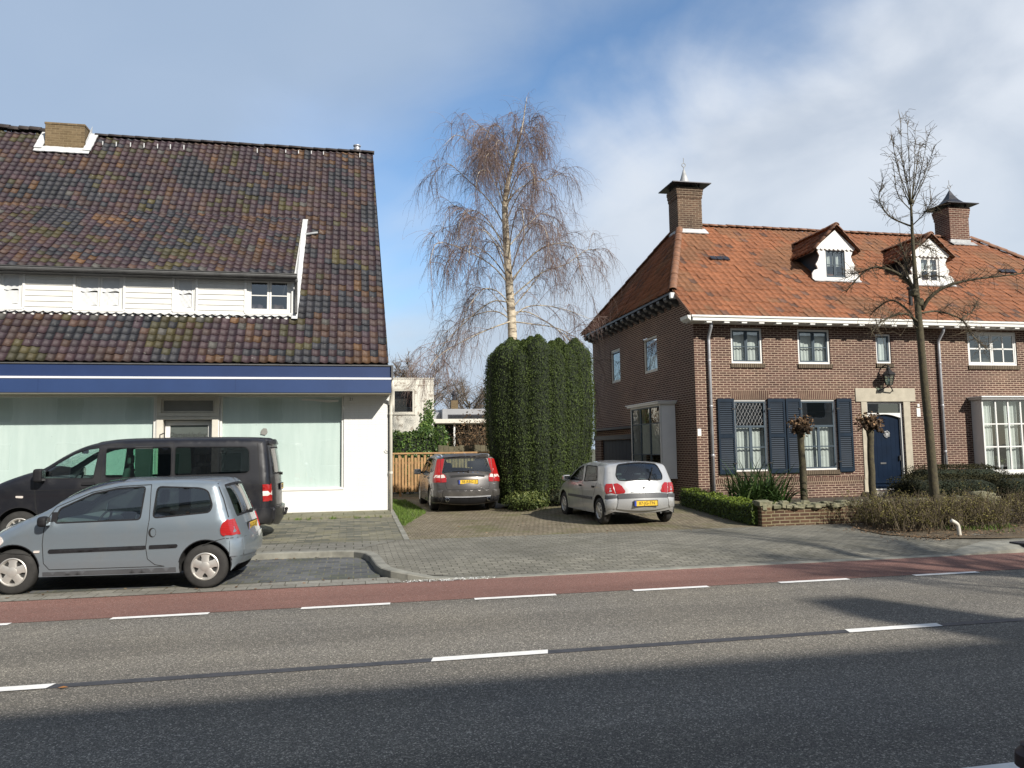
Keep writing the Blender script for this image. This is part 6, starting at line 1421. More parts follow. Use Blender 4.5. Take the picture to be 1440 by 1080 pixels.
def far_tree(x, y, h, spread, label, seed, n=900, mat=None, r0=.02):
    r = np.random.default_rng(seed); t = thing('bare_tree', label, 'tree', (x, y, .1), 0, 'bare trees on the skyline'); mb = MB(); mb.tube([(x, y, .1), (x+.1, y, h*.45), (x, y, h*.8)], [.22, .13, .05], 7)
    ls = []
    for k in range(26):
        z = h*r.uniform(.25, .75); w = r.uniform(0, 6.28); L = spread*r.uniform(.5, 1); d = np.array([math.cos(w), math.sin(w), r.uniform(.4, 1.3)]); l = catmull([np.array([x, y, z]), np.array([x, y, z])+d*L*.5, np.array([x, y, z])+d*L*.95+np.array([0, 0, .1*L])], 4); ls.append(l); mb.tube(l, np.linspace(.06, .015, len(l)), 5)
    mb.build('trunk', m_bark, t, smooth=True); s_ = r.integers(0, 26, n); P0 = np.concatenate([interp(ls[i], r.uniform(.3, 1, 1)) for i in s_]); P, Rd = droop_twigs(P0, r.normal(0, .7, (n, 3))+np.array([0, 0, .6]), r.uniform(.4, 1.3, n), 5, np.zeros(n), r0, r0*.5, .12)
    s2 = r.integers(0, n, n*2); P2_, R2_ = droop_twigs(P[s2, r.integers(1, 5, n*2)], r.normal(0, .7, (n*2, 3))+np.array([0, 0, .4]), r.uniform(.3, .8, n*2), 4, np.zeros(n*2), r0*.7, r0*.4, .12)
    V1, F1 = tubes(P, Rd); V2, F2 = tubes(P2_, R2_); np_mesh('crown', np.concatenate([V1, V2]), np.concatenate([F1, F2+len(V1)]), mat or m_far_twig, t, rnd=np.concatenate([np.repeat(r.random(n), 12), np.repeat(r.random(n*2), 9)]))
p = aty(594, 520, 62); far_tree(p[0], 62, aty(594, 503, 62)[2], 2.6, 'bare round crowned tree rising behind the white annexe', 4)
p = aty(560, 520, 70); far_tree(p[0], 70, aty(560, 516, 70)[2]-.5, 3.2, 'low bare tree behind the annexe, nearest the blue fascia', 5)
p = aty(660, 560, 66); far_tree(p[0], 66, aty(660, 540, 66)[2], 3.4, 'bare tree behind the modern house chimney', 6, 700)
p = aty(1452, 380, 34); far_tree(p[0], 34, aty(1440, 352, 34)[2], 3.2, 'bare tree whose twigs show past the right chimney', 7, 700)
# ---------------------------------------------------------------- vehicles
def pip(poly, x, y):
    c = False; n = len(poly); j = n-1
    for i in range(n):
        x1, y1 = poly[i]; x2, y2 = poly[j]
        if (y1 > y) != (y2 > y) and x < (x2-x1)*(y-y1)/(y2-y1)+x1: c = not c
        j = i
    return c
def round_poly(P, r=.04, n=4):
    out = []; m = len(P)
    for i in range(m):
        p, a, b = np.array(P[i], float), np.array(P[i-1], float), np.array(P[(i+1) % m], float)
        da, db = np.linalg.norm(a-p), np.linalg.norm(b-p); q = min(r, da*.45, db*.45); s, e = p+(a-p)/da*q, p+(b-p)/db*q
        for k in range(n+1):
            t = k/n; out.append(tuple((1-t)**2*s+2*t*(1-t)*p+t*t*e))
    return out
def dense(P, step=.06, closed=True):
    out = []; m = len(P)
    for i in range(m if closed else m-1):
        a, b = np.array(P[i], float), np.array(P[(i+1) % m], float); k = max(1, int(np.linalg.norm(b-a)/step))
        out += [tuple(a+(b-a)*j/k) for j in range(k)]
    if not closed: out.append(tuple(P[-1]))
    return out
def cdt(outer, holes, pts):
    vs = [Vector(p) for p in outer]; es = [(i, (i+1) % len(outer)) for i in range(len(outer))]
    for h in holes:
        b = len(vs); vs += [Vector(p) for p in h]; es += [(b+i, b+(i+1) % len(h)) for i in range(len(h))]
    vs += [Vector(p) for p in pts]
    r = geometry.delaunay_2d_cdt(vs, es, [], 0, 1e-6); F = []
    for f in r[2]:
        cx = sum(r[0][i][0] for i in f)/len(f); cy = sum(r[0][i][1] for i in f)/len(f)
        if pip(outer, cx, cy) and not any(pip(h, cx, cy) for h in holes): F.append(tuple(f))
    return [(v[0], v[1]) for v in r[0]], F
class Car:
    def __init__(s, root, top, axles, rw, ra, zb, hw, mid, Lh, taper=.06, zbelt=.9, tum=.22, tuck=.25, paint=None, az=None):
        s.root = root; s.rw = rw; s.ra = ra; s.zb = zb; s.hw = hw; s.mid = mid; s.Lh = Lh; s.taper = taper; s.zbelt = zbelt; s.tum = tum; s.tuck = tuck; s.paint = paint; s.axles = axles
        D = catmull(top, 5); s.P = D[:, :2]; s.r = D[:, 2]; s.b = D[:, 3]; s.n = len(D)
        t = np.gradient(s.P, axis=0); t /= np.linalg.norm(t, axis=1)[:, None]; s.N = np.stack([-t[:, 1], t[:, 0]], 1)
        if s.N[s.n//2][1] < 0: s.N = -s.N
        s.len = np.concatenate([[0], np.cumsum(np.linalg.norm(np.diff(s.P, axis=0), axis=1))])
        s.ye = np.array([s.W0(x, z) for x, z in s.P])-s.r
        az = az if az is not None else rw+.015
        bot = [tuple(s.P[-1])]
        for ax in sorted(axles):
            a0 = math.asin(max(-1, min(1, (zb-az)/ra)))
            for k in range(19):
                w = math.pi-a0+(2*a0-math.pi)*k/18; bot.append((ax+ra*math.cos(w), az+ra*math.sin(w)))
        bot.append(tuple(s.P[0])); bot = dense(bot, .08, False)[1:-1]
        s.az = az; s.out = [tuple(p) for p in s.P]+bot; s.holes = []; s.wholes = []
    def W0(s, x, z):
        t = (x-s.mid)/s.Lh; w = s.hw*(1-s.taper*abs(t)**3.2); w -= max(0, z-s.zbelt)*s.tum; w -= max(0, .5-z)**2*s.tuck; return w+.012*math.exp(-((z-s.zbelt+.12)/.10)**2)
    def Y(s, x, z):
        A = s.P[:-1]; B = s.P[1:]-A; q = np.array([x, z])-A; u = np.clip((q*B).sum(1)/(B*B).sum(1), 0, 1); d = np.linalg.norm(q-B*u[:, None], axis=1); i = int(np.argmin(d)); dd = d[i]; r = s.r[i]*(1-u[i])+s.r[i+1]*u[i]; w = s.W0(x, z)
        if dd < r: w -= r-math.sqrt(max(0, r*r-(r-dd)**2))
        return w
    def side(s, x, z, off=0.0, sg=1):
        y = s.Y(x, z)
        if off:
            e = .004; gx = (s.Y(x+e, z)-s.Y(x-e, z))/(2*e); gz = (s.Y(x, z+e)-s.Y(x, z-e))/(2*e); gx = max(-3, min(3, gx)); gz = max(-3, min(3, gz)); l = math.sqrt(1+gx*gx+gz*gz); return (x-gx/l*off, sg*(y+off/l), z-gz/l*off)
        return (x, sg*y, z)
    def wrap(s, l, t, off=0.0):
        i = np.interp(l, s.len, np.arange(s.n)); k = min(s.n-2, int(i)); f = i-k; g = lambda a: a[k]*(1-f)+a[k+1]*f
        p, n, b, ye = g(s.P), g(s.N), g(s.b), g(s.ye); n = n/np.linalg.norm(n); q = p+n*(b*(1-t*t)+off); return (q[0], t*ye, q[1])
    def l_rear(s, z):
        k = s.n//2+int(np.argmax(s.P[s.n//2:, 1])); return float(np.interp(-z, -s.P[k:, 1], s.len[k:]))
    def l_top(s, x): 
        k0 = int(np.argmax(s.P[:, 0])); return float(np.interp(-x, -s.P[k0:, 0], s.len[k0:]))
    def st_rear(s, z, y): 
        l = s.l_rear(z); return (l, max(-1.0, min(1.0, y/float(np.interp(l, s.len, s.ye)))))
    def re(s, z0, z1, n=7):
        """points down (or up) the rear edge of the side, just inside it"""
        out = []
        for z in np.linspace(z0, z1, n):
            l = s.l_rear(z); i = np.interp(l, s.len, np.arange(s.n)); k = min(s.n-2, int(i)); f = i-k; p = s.P[k]*(1-f)+s.P[k+1]*f-(s.N[k]*(1-f)+s.N[k+1]*f)*.0005; out.append((p[0], p[1]))
        return out
    def grid_side(s):
        pts = []; x0, x1 = s.P[:, 0].min(), s.P[:, 0].max(); z1 = s.P[:, 1].max()
        for x in np.arange(x0+.03, x1, .075):
            for z in np.arange(s.zb+.03, z1, .07): pts.append((x+random.uniform(-.004, .004), z))
        for i in range(0, s.n):
            for f in (.12, .3, .55, .8): pts.append(tuple(s.P[i]-s.N[i]*s.r[i]*f))
        hs = s.holes
        return [p for p in pts if pip(s.out, *p)]
    def build_body(s, liner_min=.45):
        V, F = cdt(s.out, s.holes, s.grid_side()); mb = MB()
        L = [s.side(x, z) for x, z in V]; mb.add(L, F); mb.add([(x, -y, z) for x, y, z in L], [f[::-1] for f in F])
        tt = [-1, -.92, -.8, -.62, -.42, -.2, 0, .2, .42, .62, .8, .92, 1]
        outer = [(l, -1.0) for l in s.len]+[(s.len[-1], t) for t in tt[1:-1]]+[(l, 1.0) for l in s.len[::-1]]+[(s.len[0], t) for t in tt[1:-1][::-1]]
        pts = [(l, t) for l in s.len[1:-1] for t in tt[1:-1]]; sc = .7
        wv, wf = cdt([(a, b*sc) for a, b in outer], [[(a, b*sc) for a, b in h] for h in s.wholes], [(a, b*sc) for a, b in pts])
        mb.add([s.wrap(a, b/sc) for a, b in wv], wf)
        o = mb.build('body', s.paint, s.root, recalc=False, world_coords=False); me = o.data; bm = bmesh.new(); bm.from_mesh(me); bmesh.ops.remove_doubles(bm, verts=bm.verts, dist=.0015); bmesh.ops.recalc_face_normals(bm, faces=bm.faces); bm.to_mesh(me); bm.free()
        me.polygons.foreach_set('use_smooth', [True]*len(me.polygons)); me.set_sharp_from_angle(angle=R_(42)); s.body = o
        mb = MB(); of = -.03
        li = [s.side(x, z, of) for x, z in V]; FF = [f for f in F if all(V[i][1] > liner_min for i in f)]; mb.add(li, FF); mb.add([(x, -y, z) for x, y, z in li], FF)
        mb.add([s.wrap(a, b/sc, of) for a, b in wv], [f for f in wf if all(s.wrap(wv[i][0], 0)[2] > liner_min for i in f)]); mb.build('headlining', m_interior, s.root, recalc=False, world_coords=False)
        mb = MB(); x0, x1 = s.P[-1][0]+.05, s.P[0][0]-.05; w = s.hw-.16
        xs = [x0]+[v for a in sorted(s.axles) for v in (a-s.ra, a+s.ra)]+[x1]
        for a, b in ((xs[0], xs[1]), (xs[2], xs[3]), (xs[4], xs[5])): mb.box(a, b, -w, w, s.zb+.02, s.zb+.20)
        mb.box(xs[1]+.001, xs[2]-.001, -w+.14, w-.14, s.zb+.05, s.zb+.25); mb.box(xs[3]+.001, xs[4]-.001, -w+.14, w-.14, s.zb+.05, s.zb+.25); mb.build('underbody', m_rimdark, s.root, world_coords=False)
        mb = MB()
        for a in s.axles:
            for sg in (1, -1):
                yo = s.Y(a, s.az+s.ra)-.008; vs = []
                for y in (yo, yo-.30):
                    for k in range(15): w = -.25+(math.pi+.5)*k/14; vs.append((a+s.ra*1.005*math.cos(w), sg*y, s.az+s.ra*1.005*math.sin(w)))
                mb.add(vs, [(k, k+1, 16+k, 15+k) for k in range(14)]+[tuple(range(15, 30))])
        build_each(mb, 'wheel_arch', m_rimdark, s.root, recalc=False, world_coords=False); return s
    def patch(s, name, mat, side=None, rear=None, off=.004, skirt=.0, both=True, parent=None, sides=(1, -1), step=.06, smooth=True, one=True, wrapst=None):
        """a shaped panel lying on the body: side = (x, z) polygon, rear = (z, y) polygon on the tail"""
        mbs = {0: MB()}
        split = wrapst is None and both and not (rear is not None and min(abs(y) for z, y in rear) < .02) and len(sides) == 2
        def tgt(sg):
            if not split: return mbs[0]
            return mbs.setdefault(sg, MB())
        def put(V, F, fn, sg=0):
            mb = tgt(sg)
            vs = [fn(a, b, off) for a, b in V]; mb.add(vs, F)
            if skirt:
                ed = {}
                for f in F:
                    for i in range(len(f)):
                        e = (f[i], f[(i+1) % len(f)]); k = tuple(sorted(e)); ed[k] = None if k in ed else e
                lo = [fn(a, b, off-skirt) for a, b in V]; bnd = [e for e in ed.values() if e]; n = len(vs); mb.add(vs+lo, [(e[0], e[1], n+e[1], n+e[0]) for e in bnd])
        def tri(P, st):
            P = dense(P, step); xs = [p[0] for p in P]; ys = [p[1] for p in P]; pts = [(x, y) for x in np.arange(min(xs)+st/2, max(xs), st) for y in np.arange(min(ys)+st/2, max(ys), st) if pip(P, x, y)]
            return cdt(P, [], pts)
        if side is not None:
            V, F = tri(side, step)
            for sg in sides: put(V, F, lambda a, b, o, sg=sg: s.side(a, b, o, sg), sg)
        if rear is not None:
            for sg in ((1, -1) if both else (1,)):
                V, F = tri([s.st_rear(z, y*sg) for z, y in rear], step); put(V, F, lambda a, b, o: s.wrap(a, b, o), sg)
        if wrapst is not None:
            V, F = tri(wrapst, step); put(V, F, lambda a, b, o: s.wrap(a, b, o))
        return [m.build(name, mat, parent or s.root, smooth=smooth, recalc=False, world_coords=False) for m in mbs.values() if m.f][0]
    def line(s, name, mat, paths=(), rear=(), w=.008, off=.0015, sides=(1, -1), closed=False, parent=None, wst=(), wclosed=False):
        mbs = {}
        def rib(P, fn, cl, sg=0):
            mb = mbs.setdefault(sg, MB())
            P = np.array(dense(P, .045, cl)); n = len(P)
            t = (np.roll(P, -1, 0)-np.roll(P, 1, 0)) if cl else np.gradient(P, axis=0); t /= np.maximum(np.linalg.norm(t, axis=1), 1e-9)[:, None]; q = np.stack([-t[:, 1], t[:, 0]], 1)*w/2
            vs = [fn(*(p-d)) for p, d in zip(P, q)]+[fn(*(p+d)) for p, d in zip(P, q)]; m = n if cl else n-1
            mb.add(vs, [(i, (i+1) % n, n+(i+1) % n, n+i) for i in range(m)])
        for p in paths:
            for sg in sides: rib(p, lambda a, b, sg=sg: s.side(a, b, off, sg), closed, sg)
        for p in rear: rib([s.st_rear(z, y) for z, y in p], lambda a, b: s.wrap(a, b, off), False)
        for p in wst: rib(p, lambda a, b: s.wrap(a, b, off), wclosed)
        return [m.build(name, mat, parent or s.root, recalc=False, smooth=True, world_coords=False) for m in mbs.values()][0]
    def side_window(s, poly, glass, name='side_window', r=.04, border=.018):
        poly = round_poly(poly, r); s.holes.append(dense(poly, .06)); s._w = getattr(s, '_w', []); s._w.append((poly, glass, name, border))
    def wrap_window(s, stpoly, glass, name, r=.05):
        poly = round_poly(stpoly, r); s.wholes.append(dense(poly, .07)); s._ww = getattr(s, '_ww', []); s._ww.append((poly, glass, name))
    def glaze(s):
        for poly, glass, name, border in getattr(s, '_w', []):
            for sg in (1, -1):
                o = s.patch(name, glass, side=poly, off=-.005, sides=(sg,)); s.line('seal', m_trim, [poly], w=border, off=.0022, sides=(sg,), closed=True, parent=o)
        for poly, glass, name in getattr(s, '_ww', []):
            o = s.patch(name, glass, wrapst=poly, off=-.005); s.line('seal', m_trim, wst=[poly], w=.028, off=.0022, wclosed=True, parent=o)
    def wheels(s, width, track, style, rim_r, n=5):
        for ax in s.axles:
            for sg in (1, -1):
                R = s.rw; h = width/2; y = sg*(track/2); mb = MB(); c = (ax, y, R)
                mb.lathe(c, [(rim_r, -h), (R-.035, -h-.004), (R-.008, -h+.018), (R, -h+.035), (R, h-.035), (R-.008, h-.018), (R-.035, h+.004), (rim_r, h-.004), (rim_r-.004, h-.06)], axis='y', n=40)
                if sg < 0: pass
                wl = mb.build('wheel', m_tyre, s.root, recalc=True, world_coords=False, angle=50)
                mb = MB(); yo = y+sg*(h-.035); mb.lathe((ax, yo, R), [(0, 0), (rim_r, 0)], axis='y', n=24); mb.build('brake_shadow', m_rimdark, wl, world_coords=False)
                mb = MB(); T = lambda x, d, z: (ax+x, y+sg*(h-.03+d), R+z)
                mb.T = T
                k = 40; ri = rim_r*.86; vs = []
                for r_, d in ((rim_r, .030), (rim_r-.012, .036), (ri, .018), (ri-.01, .0)):
                    vs += [(r_*math.cos(2*math.pi*i/k), d, r_*math.sin(2*math.pi*i/k)) for i in range(k)]
                mb.add(vs, [(j*k+i, j*k+(i+1) % k, (j+1)*k+(i+1) % k, (j+1)*k+i) for j in range(3) for i in range(k)])
                hub = rim_r*.28
                for i in range(n):
                    w = 2*math.pi*i/n+.5*math.pi; u = np.array([math.cos(w), math.sin(w)]); v = np.array([-u[1], u[0]])
                    if style == 'star': prof = [(hub*.7, .26), (rim_r*.45, .27), (rim_r*.62, .25), (rim_r*.88, .36)]
                    elif style == 'thin': prof = [(hub*.7, .08), (rim_r*.5, .07), (rim_r*.9, .055)]
                    else: prof = [(hub*.7, .13), (rim_r*.5, .13), (rim_r*.9, .14)]
                    vs = []
                    for (rr, ww) in prof:
                        e = ww*rim_r; dd = .034-.016*(rr/rim_r)**2
                        for a, b in ((-1, dd-.028), (-1, dd-.006), (-.7, dd), (.7, dd), (1, dd-.006), (1, dd-.028)): q = u*rr+v*e*a; vs.append((q[0], b, q[1]))
                    m = len(prof); mb.add(vs, [(j*6+i2, j*6+i2+1, j*6+7+i2, j*6+6+i2) for j in range(m-1) for i2 in range(5)])
                    if style == 'star':
                        pass
                vs = []
                for r_, d in ((hub*1.25, .012), (hub*1.2, .036), (hub*.8, .042), (hub*.3, .044)): vs += [(r_*math.cos(2*math.pi*i/20), d, r_*math.sin(2*math.pi*i/20)) for i in range(20)]
                mb.add(vs, [(j*20+i, j*20+(i+1) % 20, (j+1)*20+(i+1) % 20, (j+1)*20+i) for j in range(3) for i in range(20)]+[tuple(range(60, 80))])
                mb.build('rim', m_rim, wl, recalc=True, world_coords=False, angle=35)
    def seats(s, xs, ys, zb, h=.62, head=True):
        for x in xs:
            for y in ys:
                mb = MB(); mb.prism([(x, y-.23, zb), (x+.13, y-.23, zb), (x+.0, y-.23, zb+h), (x-.10, y-.23, zb+h)], (0, .46, 0)); mb.box(x+.13, x+.58, y-.23, y+.23, zb-.02, zb+.13)
                st = mb.build('seat', m_seat, s.root, bevel=.05, seg=3, world_coords=False)
                if head:
                    mb = MB(); mb.prism([(x-.10, y-.125, zb+h+.07), (x-.01, y-.125, zb+h+.06), (x-.03, y-.12, zb+h+.25), (x-.11, y-.12, zb+h+.25)], (0, .25, 0)); mb.build('headrest', m_seat, st, bevel=.04, seg=3, world_coords=False)
                    mb = MB(); [mb.tube([(x-.055, y+d, zb+h-.02), (x-.055, y+d, zb+h+.12)], .008, 5) for d in (-.05, .05)]; build_each(mb, 'headrest_post', m_zinc, st, world_coords=False)
    def cockpit(s, xd, zd, xw, zw, yw, depth=.4):
        mb = MB(); w = s.hw-.14; mb.prism([(xd, -w, zd-.32), (xd, -w, zd), (xd-.12, -w, zd+.03), (xd-depth, -w, zd-.05), (xd-depth-.03, -w, zd-.30)], (0, 2*w, 0)); mb.build('dashboard', m_dash, s.root, bevel=.03, seg=2, world_coords=False)
        mb = MB(); tl_ = R_(28); pts = [(xw-.185*math.sin(a)*math.sin(tl_), yw+.185*math.cos(a), zw+.185*math.sin(a)*math.cos(tl_)) for a in np.linspace(0, 2*math.pi, 25)]; mb.tube(pts, .015, 6, cap=False); mb.tube([(xw, yw-.18, zw), (xw, yw+.18, zw)], .016, 6); mb.tube([(xw, yw, zw), (xw+.3, yw, zw-.12)], .03, 6); mb.build('steering_wheel', m_trim, s.root, smooth=True, world_coords=False)
    def mirror(s, x, z, size=(.09, .11, .075), mat=None, out=.10):
        for sg in (1, -1):
            y = s.Y(x, z); mb = MB(); mb.box(x-size[0], x+size[0]*.8, y+out-.05, y+out-.05+size[1]*1.5, z-size[2], z+size[2]); mb.T = None
            if sg < 0: mb.v = [(a, -b, c) for a, b, c in mb.v]
            o = mb.build('wing_mirror', mat or m_trim, s.root, bevel=.045, seg=4, world_coords=False, smooth=False); mb = MB(); mb.tube([(x+.02, sg*(y-.02), z-.02), (x+.02, sg*(y+out-.02), z-.02)], .03, 8); mb.build('mirror_arm', m_trim, o, world_coords=False)
            mb = MB(); xm = x-size[0]-.001; mb.quad((xm, sg*(y+out-.03), z-size[2]*.75), (xm, sg*(y+out-.07+size[1]*1.5), z-size[2]*.75), (xm, sg*(y+out-.07+size[1]*1.5), z+size[2]*.75), (xm, sg*(y+out-.03), z+size[2]*.75)); mb.build('mirror_glass', m_chrome, o, world_coords=False)
    def plate(s, z, body, wid=.52, hgt=.11, off=.02, tilt=0.0, size=.1, rear=True, band=True):
        p = s.wrap(s.l_rear(z), 0); x = p[0]-off; mb = MB(); mb.box(x, x+.012, -wid/2, wid/2, z-hgt/2, z+hgt/2); o = mb.build('number_plate', m_plate, s.root, bevel=.004, world_coords=False)
        mb = MB(); mb.box(x-.0015, x, wid/2-.045, wid/2-.004, z-hgt/2+.004, z+hgt/2-.004); mb.build('plate_band', m_plate_blue, o, world_coords=False)
        rot = Matrix(((0, 0, -1), (-1, 0, 0), (0, 1, 0))); text_mesh('lettering', body, size, m_ink, o, Vector((x-.001, -.02, z)), rot, .0008, world_coords=False)
        mb = MB(); mb.box(x+.001, x+.02, -wid/2-.012, wid/2+.012, z-hgt/2-.01, z+hgt/2+.01); mb.build('plate_holder', m_trim, o, bevel=.003, world_coords=False); return o
    def wiper(s, z0, y0, z1, y1):
        mb = MB(); P = [s.wrap(*s.st_rear(z0+(z1-z0)*t, y0+(y1-y0)*t), .022) for t in np.linspace(0, 1, 8)]; mb.tube(P, np.linspace(.013, .006, 8), 6); p = P[0]; mb.lathe((p[0], p[1], p[2]), [(0, -.02), (.028, -.02), (.028, .02), (0, .02)], axis='x', n=10); mb.build('wiper', m_trim, s.root, world_coords=False)
def place(t, contact, loc_xy, ang, z):
    """put the thing so that its local point loc_xy stands on the ground point contact"""
    c, s_ = math.cos(ang), math.sin(ang); t.location = (contact[0]-(c*loc_xy[0]-s_*loc_xy[1]), contact[1]-(s_*loc_xy[0]+c*loc_xy[1]), z); t.rotation_euler = (0, 0, ang)

# small grey-blue three door hatchback in the bay
t = thing('parked_car', 'small grey blue three door hatchback parked in the kerbside bay, nearest the road', 'car')
c = Car(t, [(2.80, .20, .16, .10), (2.84, .38, .26, .12), (2.80, .56, .30, .12), (2.68, .72, .26, .10), (2.42, .86, .20, .06), (2.12, .985, .13, .05), (1.97, 1.055, .09, .07), (1.80, 1.16, .08, .11), (1.50, 1.285, .08, .10), (1.15, 1.37, .085, .06), (.75, 1.395, .09, .03), (.3, 1.395, .09, .03), (-.02, 1.375, .09, .04), (-.12, 1.335, .10, .05), (-.19, 1.20, .12, .06), (-.27, 1.0, .15, .06), (-.335, .84, .17, .05), (-.385, .70, .19, .05), (-.43, .55, .20, .05), (-.43, .41, .19, .05), (-.37, .28, .15, .04)],
        (0, 2.345), .281, .325, .21, .815, 1.2, 1.7, .05, .88, .25, .22, p_twingo)
FW = [(1.85, .885), (1.815, 1.06), (1.42, 1.245), (1.12, 1.305), (.79, 1.32), (.815, .905)]; RW_ = [(.64, 1.318), (.10, 1.29), (.0, 1.25), (-.07, 1.06), (-.04, .975), (.66, .918)]
c.side_window(FW, m_carglass); c.side_window(RW_, m_carglass, r=.06)
c.wrap_window([c.st_rear(1.30, .50), c.st_rear(.90, .52), c.st_rear(.90, -.52), c.st_rear(1.30, -.50)], m_carglass, 'rear_window')
lw = [(c.l_top(x), q_) for x, q_ in ((1.98, .90), (1.40, .88), (1.14, .86), (1.14, -.86), (1.40, -.88), (1.98, -.90))]; c.wrap_window(lw, m_carglass, 'windscreen')
c.build_body(); c.glaze(); c.wheels(.165, 1.43, 'star', .178, 5)
c.line('door_seam', m_seamline, [[(.72, 1.345), (.70, .9), (.735, .55), (.71, .40), (.62, .325), (.5, .30), (1.9, .30), (1.97, .38), (1.99, .62), (1.965, .88)], [(.72, 1.345), (1.10, 1.33), (1.45, 1.262), (1.86, 1.08), (1.965, .90)]], w=.009)
c.line('hatch_seam', m_seamline, [[(-.10, 1.345), (-.19, 1.14), (-.27, .90)]], rear=[[(.62, .5), (.60, 0), (.62, -.5)]], w=.009)
c.patch('side_moulding', m_trim, side=round_poly([(.735, .525), (.735, .572), (1.90, .555), (1.92, .53), (1.90, .505)], .012), off=.012, skirt=.014); c.patch('side_moulding', m_trim, side=round_poly([(.69, .527), (.69, .574), (.35, .58), (.34, .556), (.35, .535)], .012), off=.012, skirt=.014)
c.patch('taillight', m_lamp_red, side=round_poly([(-.27, .885), (-.205, .83), (-.185, .755), (-.195, .69), (-.24, .655)], .02)+c.re(.66, .87), off=.012, skirt=.016)
c.patch('bumper', p_twingo, side=[(-.30, .60), (-.30, .40)]+c.re(.40, .62), rear=[(.62, 0), (.62, .9), (.40, .9), (.40, 0)], off=.016, skirt=.02); c.line('bumper_seam', m_seamline, [[(.03, .555), (-.10, .60), (-.22, .63), (-.385, .635)]], w=.009)
c.line('bumper_seam', m_seamline, [[(2.12, .50), (2.45, .52), (2.78, .55)]], w=.008)
c.patch('rocker', m_trim_grey, side=[(.36, .225), (.36, .285), (1.98, .27), (1.98, .222)], off=.006, skirt=.008)
for x, z in ((.655, .735),):
    k = [(x+.048*math.cos(w), z+.062*math.sin(w)) for w in np.linspace(0, 6.283, 17)[:-1]]; c.patch('door_handle', m_seamline, side=k, off=.002); o = None; k = [(x-.012+.032*math.cos(w), z+.05*math.sin(w)) for w in np.linspace(0, 6.283, 17)[:-1]]; c.patch('handle_cup', p_twingo, side=k, off=.006, skirt=.005, parent=o)
c.patch('side_repeater', m_lamp_white, side=round_poly([(2.02, .515), (2.09, .515), (2.09, .545), (2.02, .545)], .012), off=.012, skirt=.014)
c.mirror(1.95, .915, (.065, .10, .065), m_trim, .08); c.line('mirror_base', m_trim, [[(1.86, .90), (1.86, 1.02)]], w=.075, off=.004)
c.patch('headlight', m_lamp_white, side=round_poly([(2.72, .56), (2.70, .66), (2.52, .74), (2.45, .66), (2.55, .57)], .05), off=.01, skirt=.014)
c.line('arch_lip', m_trim, [[(ax+.327*math.cos(w), c.az+.327*math.sin(w)) for w in np.linspace(.15, math.pi-.15, 19)] for ax in (0, 2.345)], w=.012, off=.003)
c.plate(.735, '41-LX-HZ', off=.012); c.wiper(.90, -.1, .93, -.42); c.seats((.95,), (.36, -.36), .42, .56); c.seats((.10,), (.34, -.34), .45, .45, False); c.cockpit(1.95, .90, 1.45, .84, .36); c.mirror
ct = atz(290, 826, 0.012); place(t, ct, (0, .715), R_(180-5.0), .012)

# black van behind it
t = thing('parked_van', 'dusty black passenger van parked before the shop window behind the small hatchback', 'van')
c = Car(t, [(4.14, .25, .16, .10), (4.21, .45, .26, .12), (4.20, .72, .30, .12), (4.12, .92, .26, .09), (3.95, 1.07, .20, .06), (3.70, 1.20, .14, .05), (3.38, 1.315, .11, .05), (3.10, 1.40, .10, .06), (2.75, 1.62, .09, .10), (2.45, 1.775, .09, .09), (2.12, 1.875, .10, .06), (1.75, 1.925, .11, .04), (1.1, 1.945, .12, .03), (.4, 1.95, .12, .03), (-.4, 1.94, .12, .03), (-.70, 1.915, .12, .04), (-.80, 1.85, .13, .08), (-.845, 1.60, .14, .10), (-.88, 1.28, .14, .11), (-.905, .98, .15, .11), (-.915, .72, .16, .11), (-.91, .50, .18, .11), (-.89, .36, .18, .10), (-.80, .29, .16, .08)],
        (0, 3.4), .333, .39, .27, .952, 1.65, 2.6, .035, 1.15, .135, .10, p_van)
VW1 = [(3.06, 1.24), (2.98, 1.40), (2.56, 1.68), (2.36, 1.755), (2.12, 1.785), (2.20, 1.225)]
c.side_window(VW1, m_carglass); c.side_window([(2.02, 1.775), (.89, 1.785), (.87, 1.235), (2.0, 1.225)], m_carglass_green, r=.06); c.side_window([(.83, 1.785), (-.42, 1.77), (-.50, 1.70), (-.52, 1.32), (-.46, 1.26), (.82, 1.245)], m_carglass_dark, r=.06)
c.wrap_window([c.st_rear(1.74, .62), c.st_rear(1.24, .66), c.st_rear(1.24, -.66), c.st_rear(1.74, -.62)], m_carglass, 'rear_window')
c.wrap_window([(c.l_top(x), q_) for x, q_ in ((3.12, .92), (2.6, .90), (2.2, .88), (2.2, -.88), (2.6, -.90), (3.12, -.92))], m_carglass, 'windscreen')
c.build_body(.6); c.glaze(); c.wheels(.215, 1.63, 'thin', .215, 10)
c.line('door_seam', m_seamline, [[(2.07, 1.83), (2.08, 1.15), (2.08, .36), (2.95, .36), (3.08, .5), (3.14, .80), (3.16, 1.22)], [(2.07, 1.83), (2.36, 1.80), (2.7, 1.62), (3.12, 1.36)], [(.85, 1.83), (.85, .45), (.80, .36)], [(-.64, 1.84), (-.70, 1.2), (-.72, .62)], [(2.06, 1.83), (.85, 1.845)]], w=.010)
c.line('crease_shade', m_seamline, [[(-.70, 1.05), (3.3, 1.03)]], w=.006)  # dark ribbon painted along the flank for the fold's shade
c.patch('taillight', m_lamp_red, side=[(-.755, 1.05), (-.765, .73)]+c.re(.73, 1.05), off=.012, skirt=.016)
c.patch('reversing_lamp', m_lamp_white, side=[(-.759, .925), (-.762, .835)]+c.re(.835, .925), off=.0155, skirt=.004)
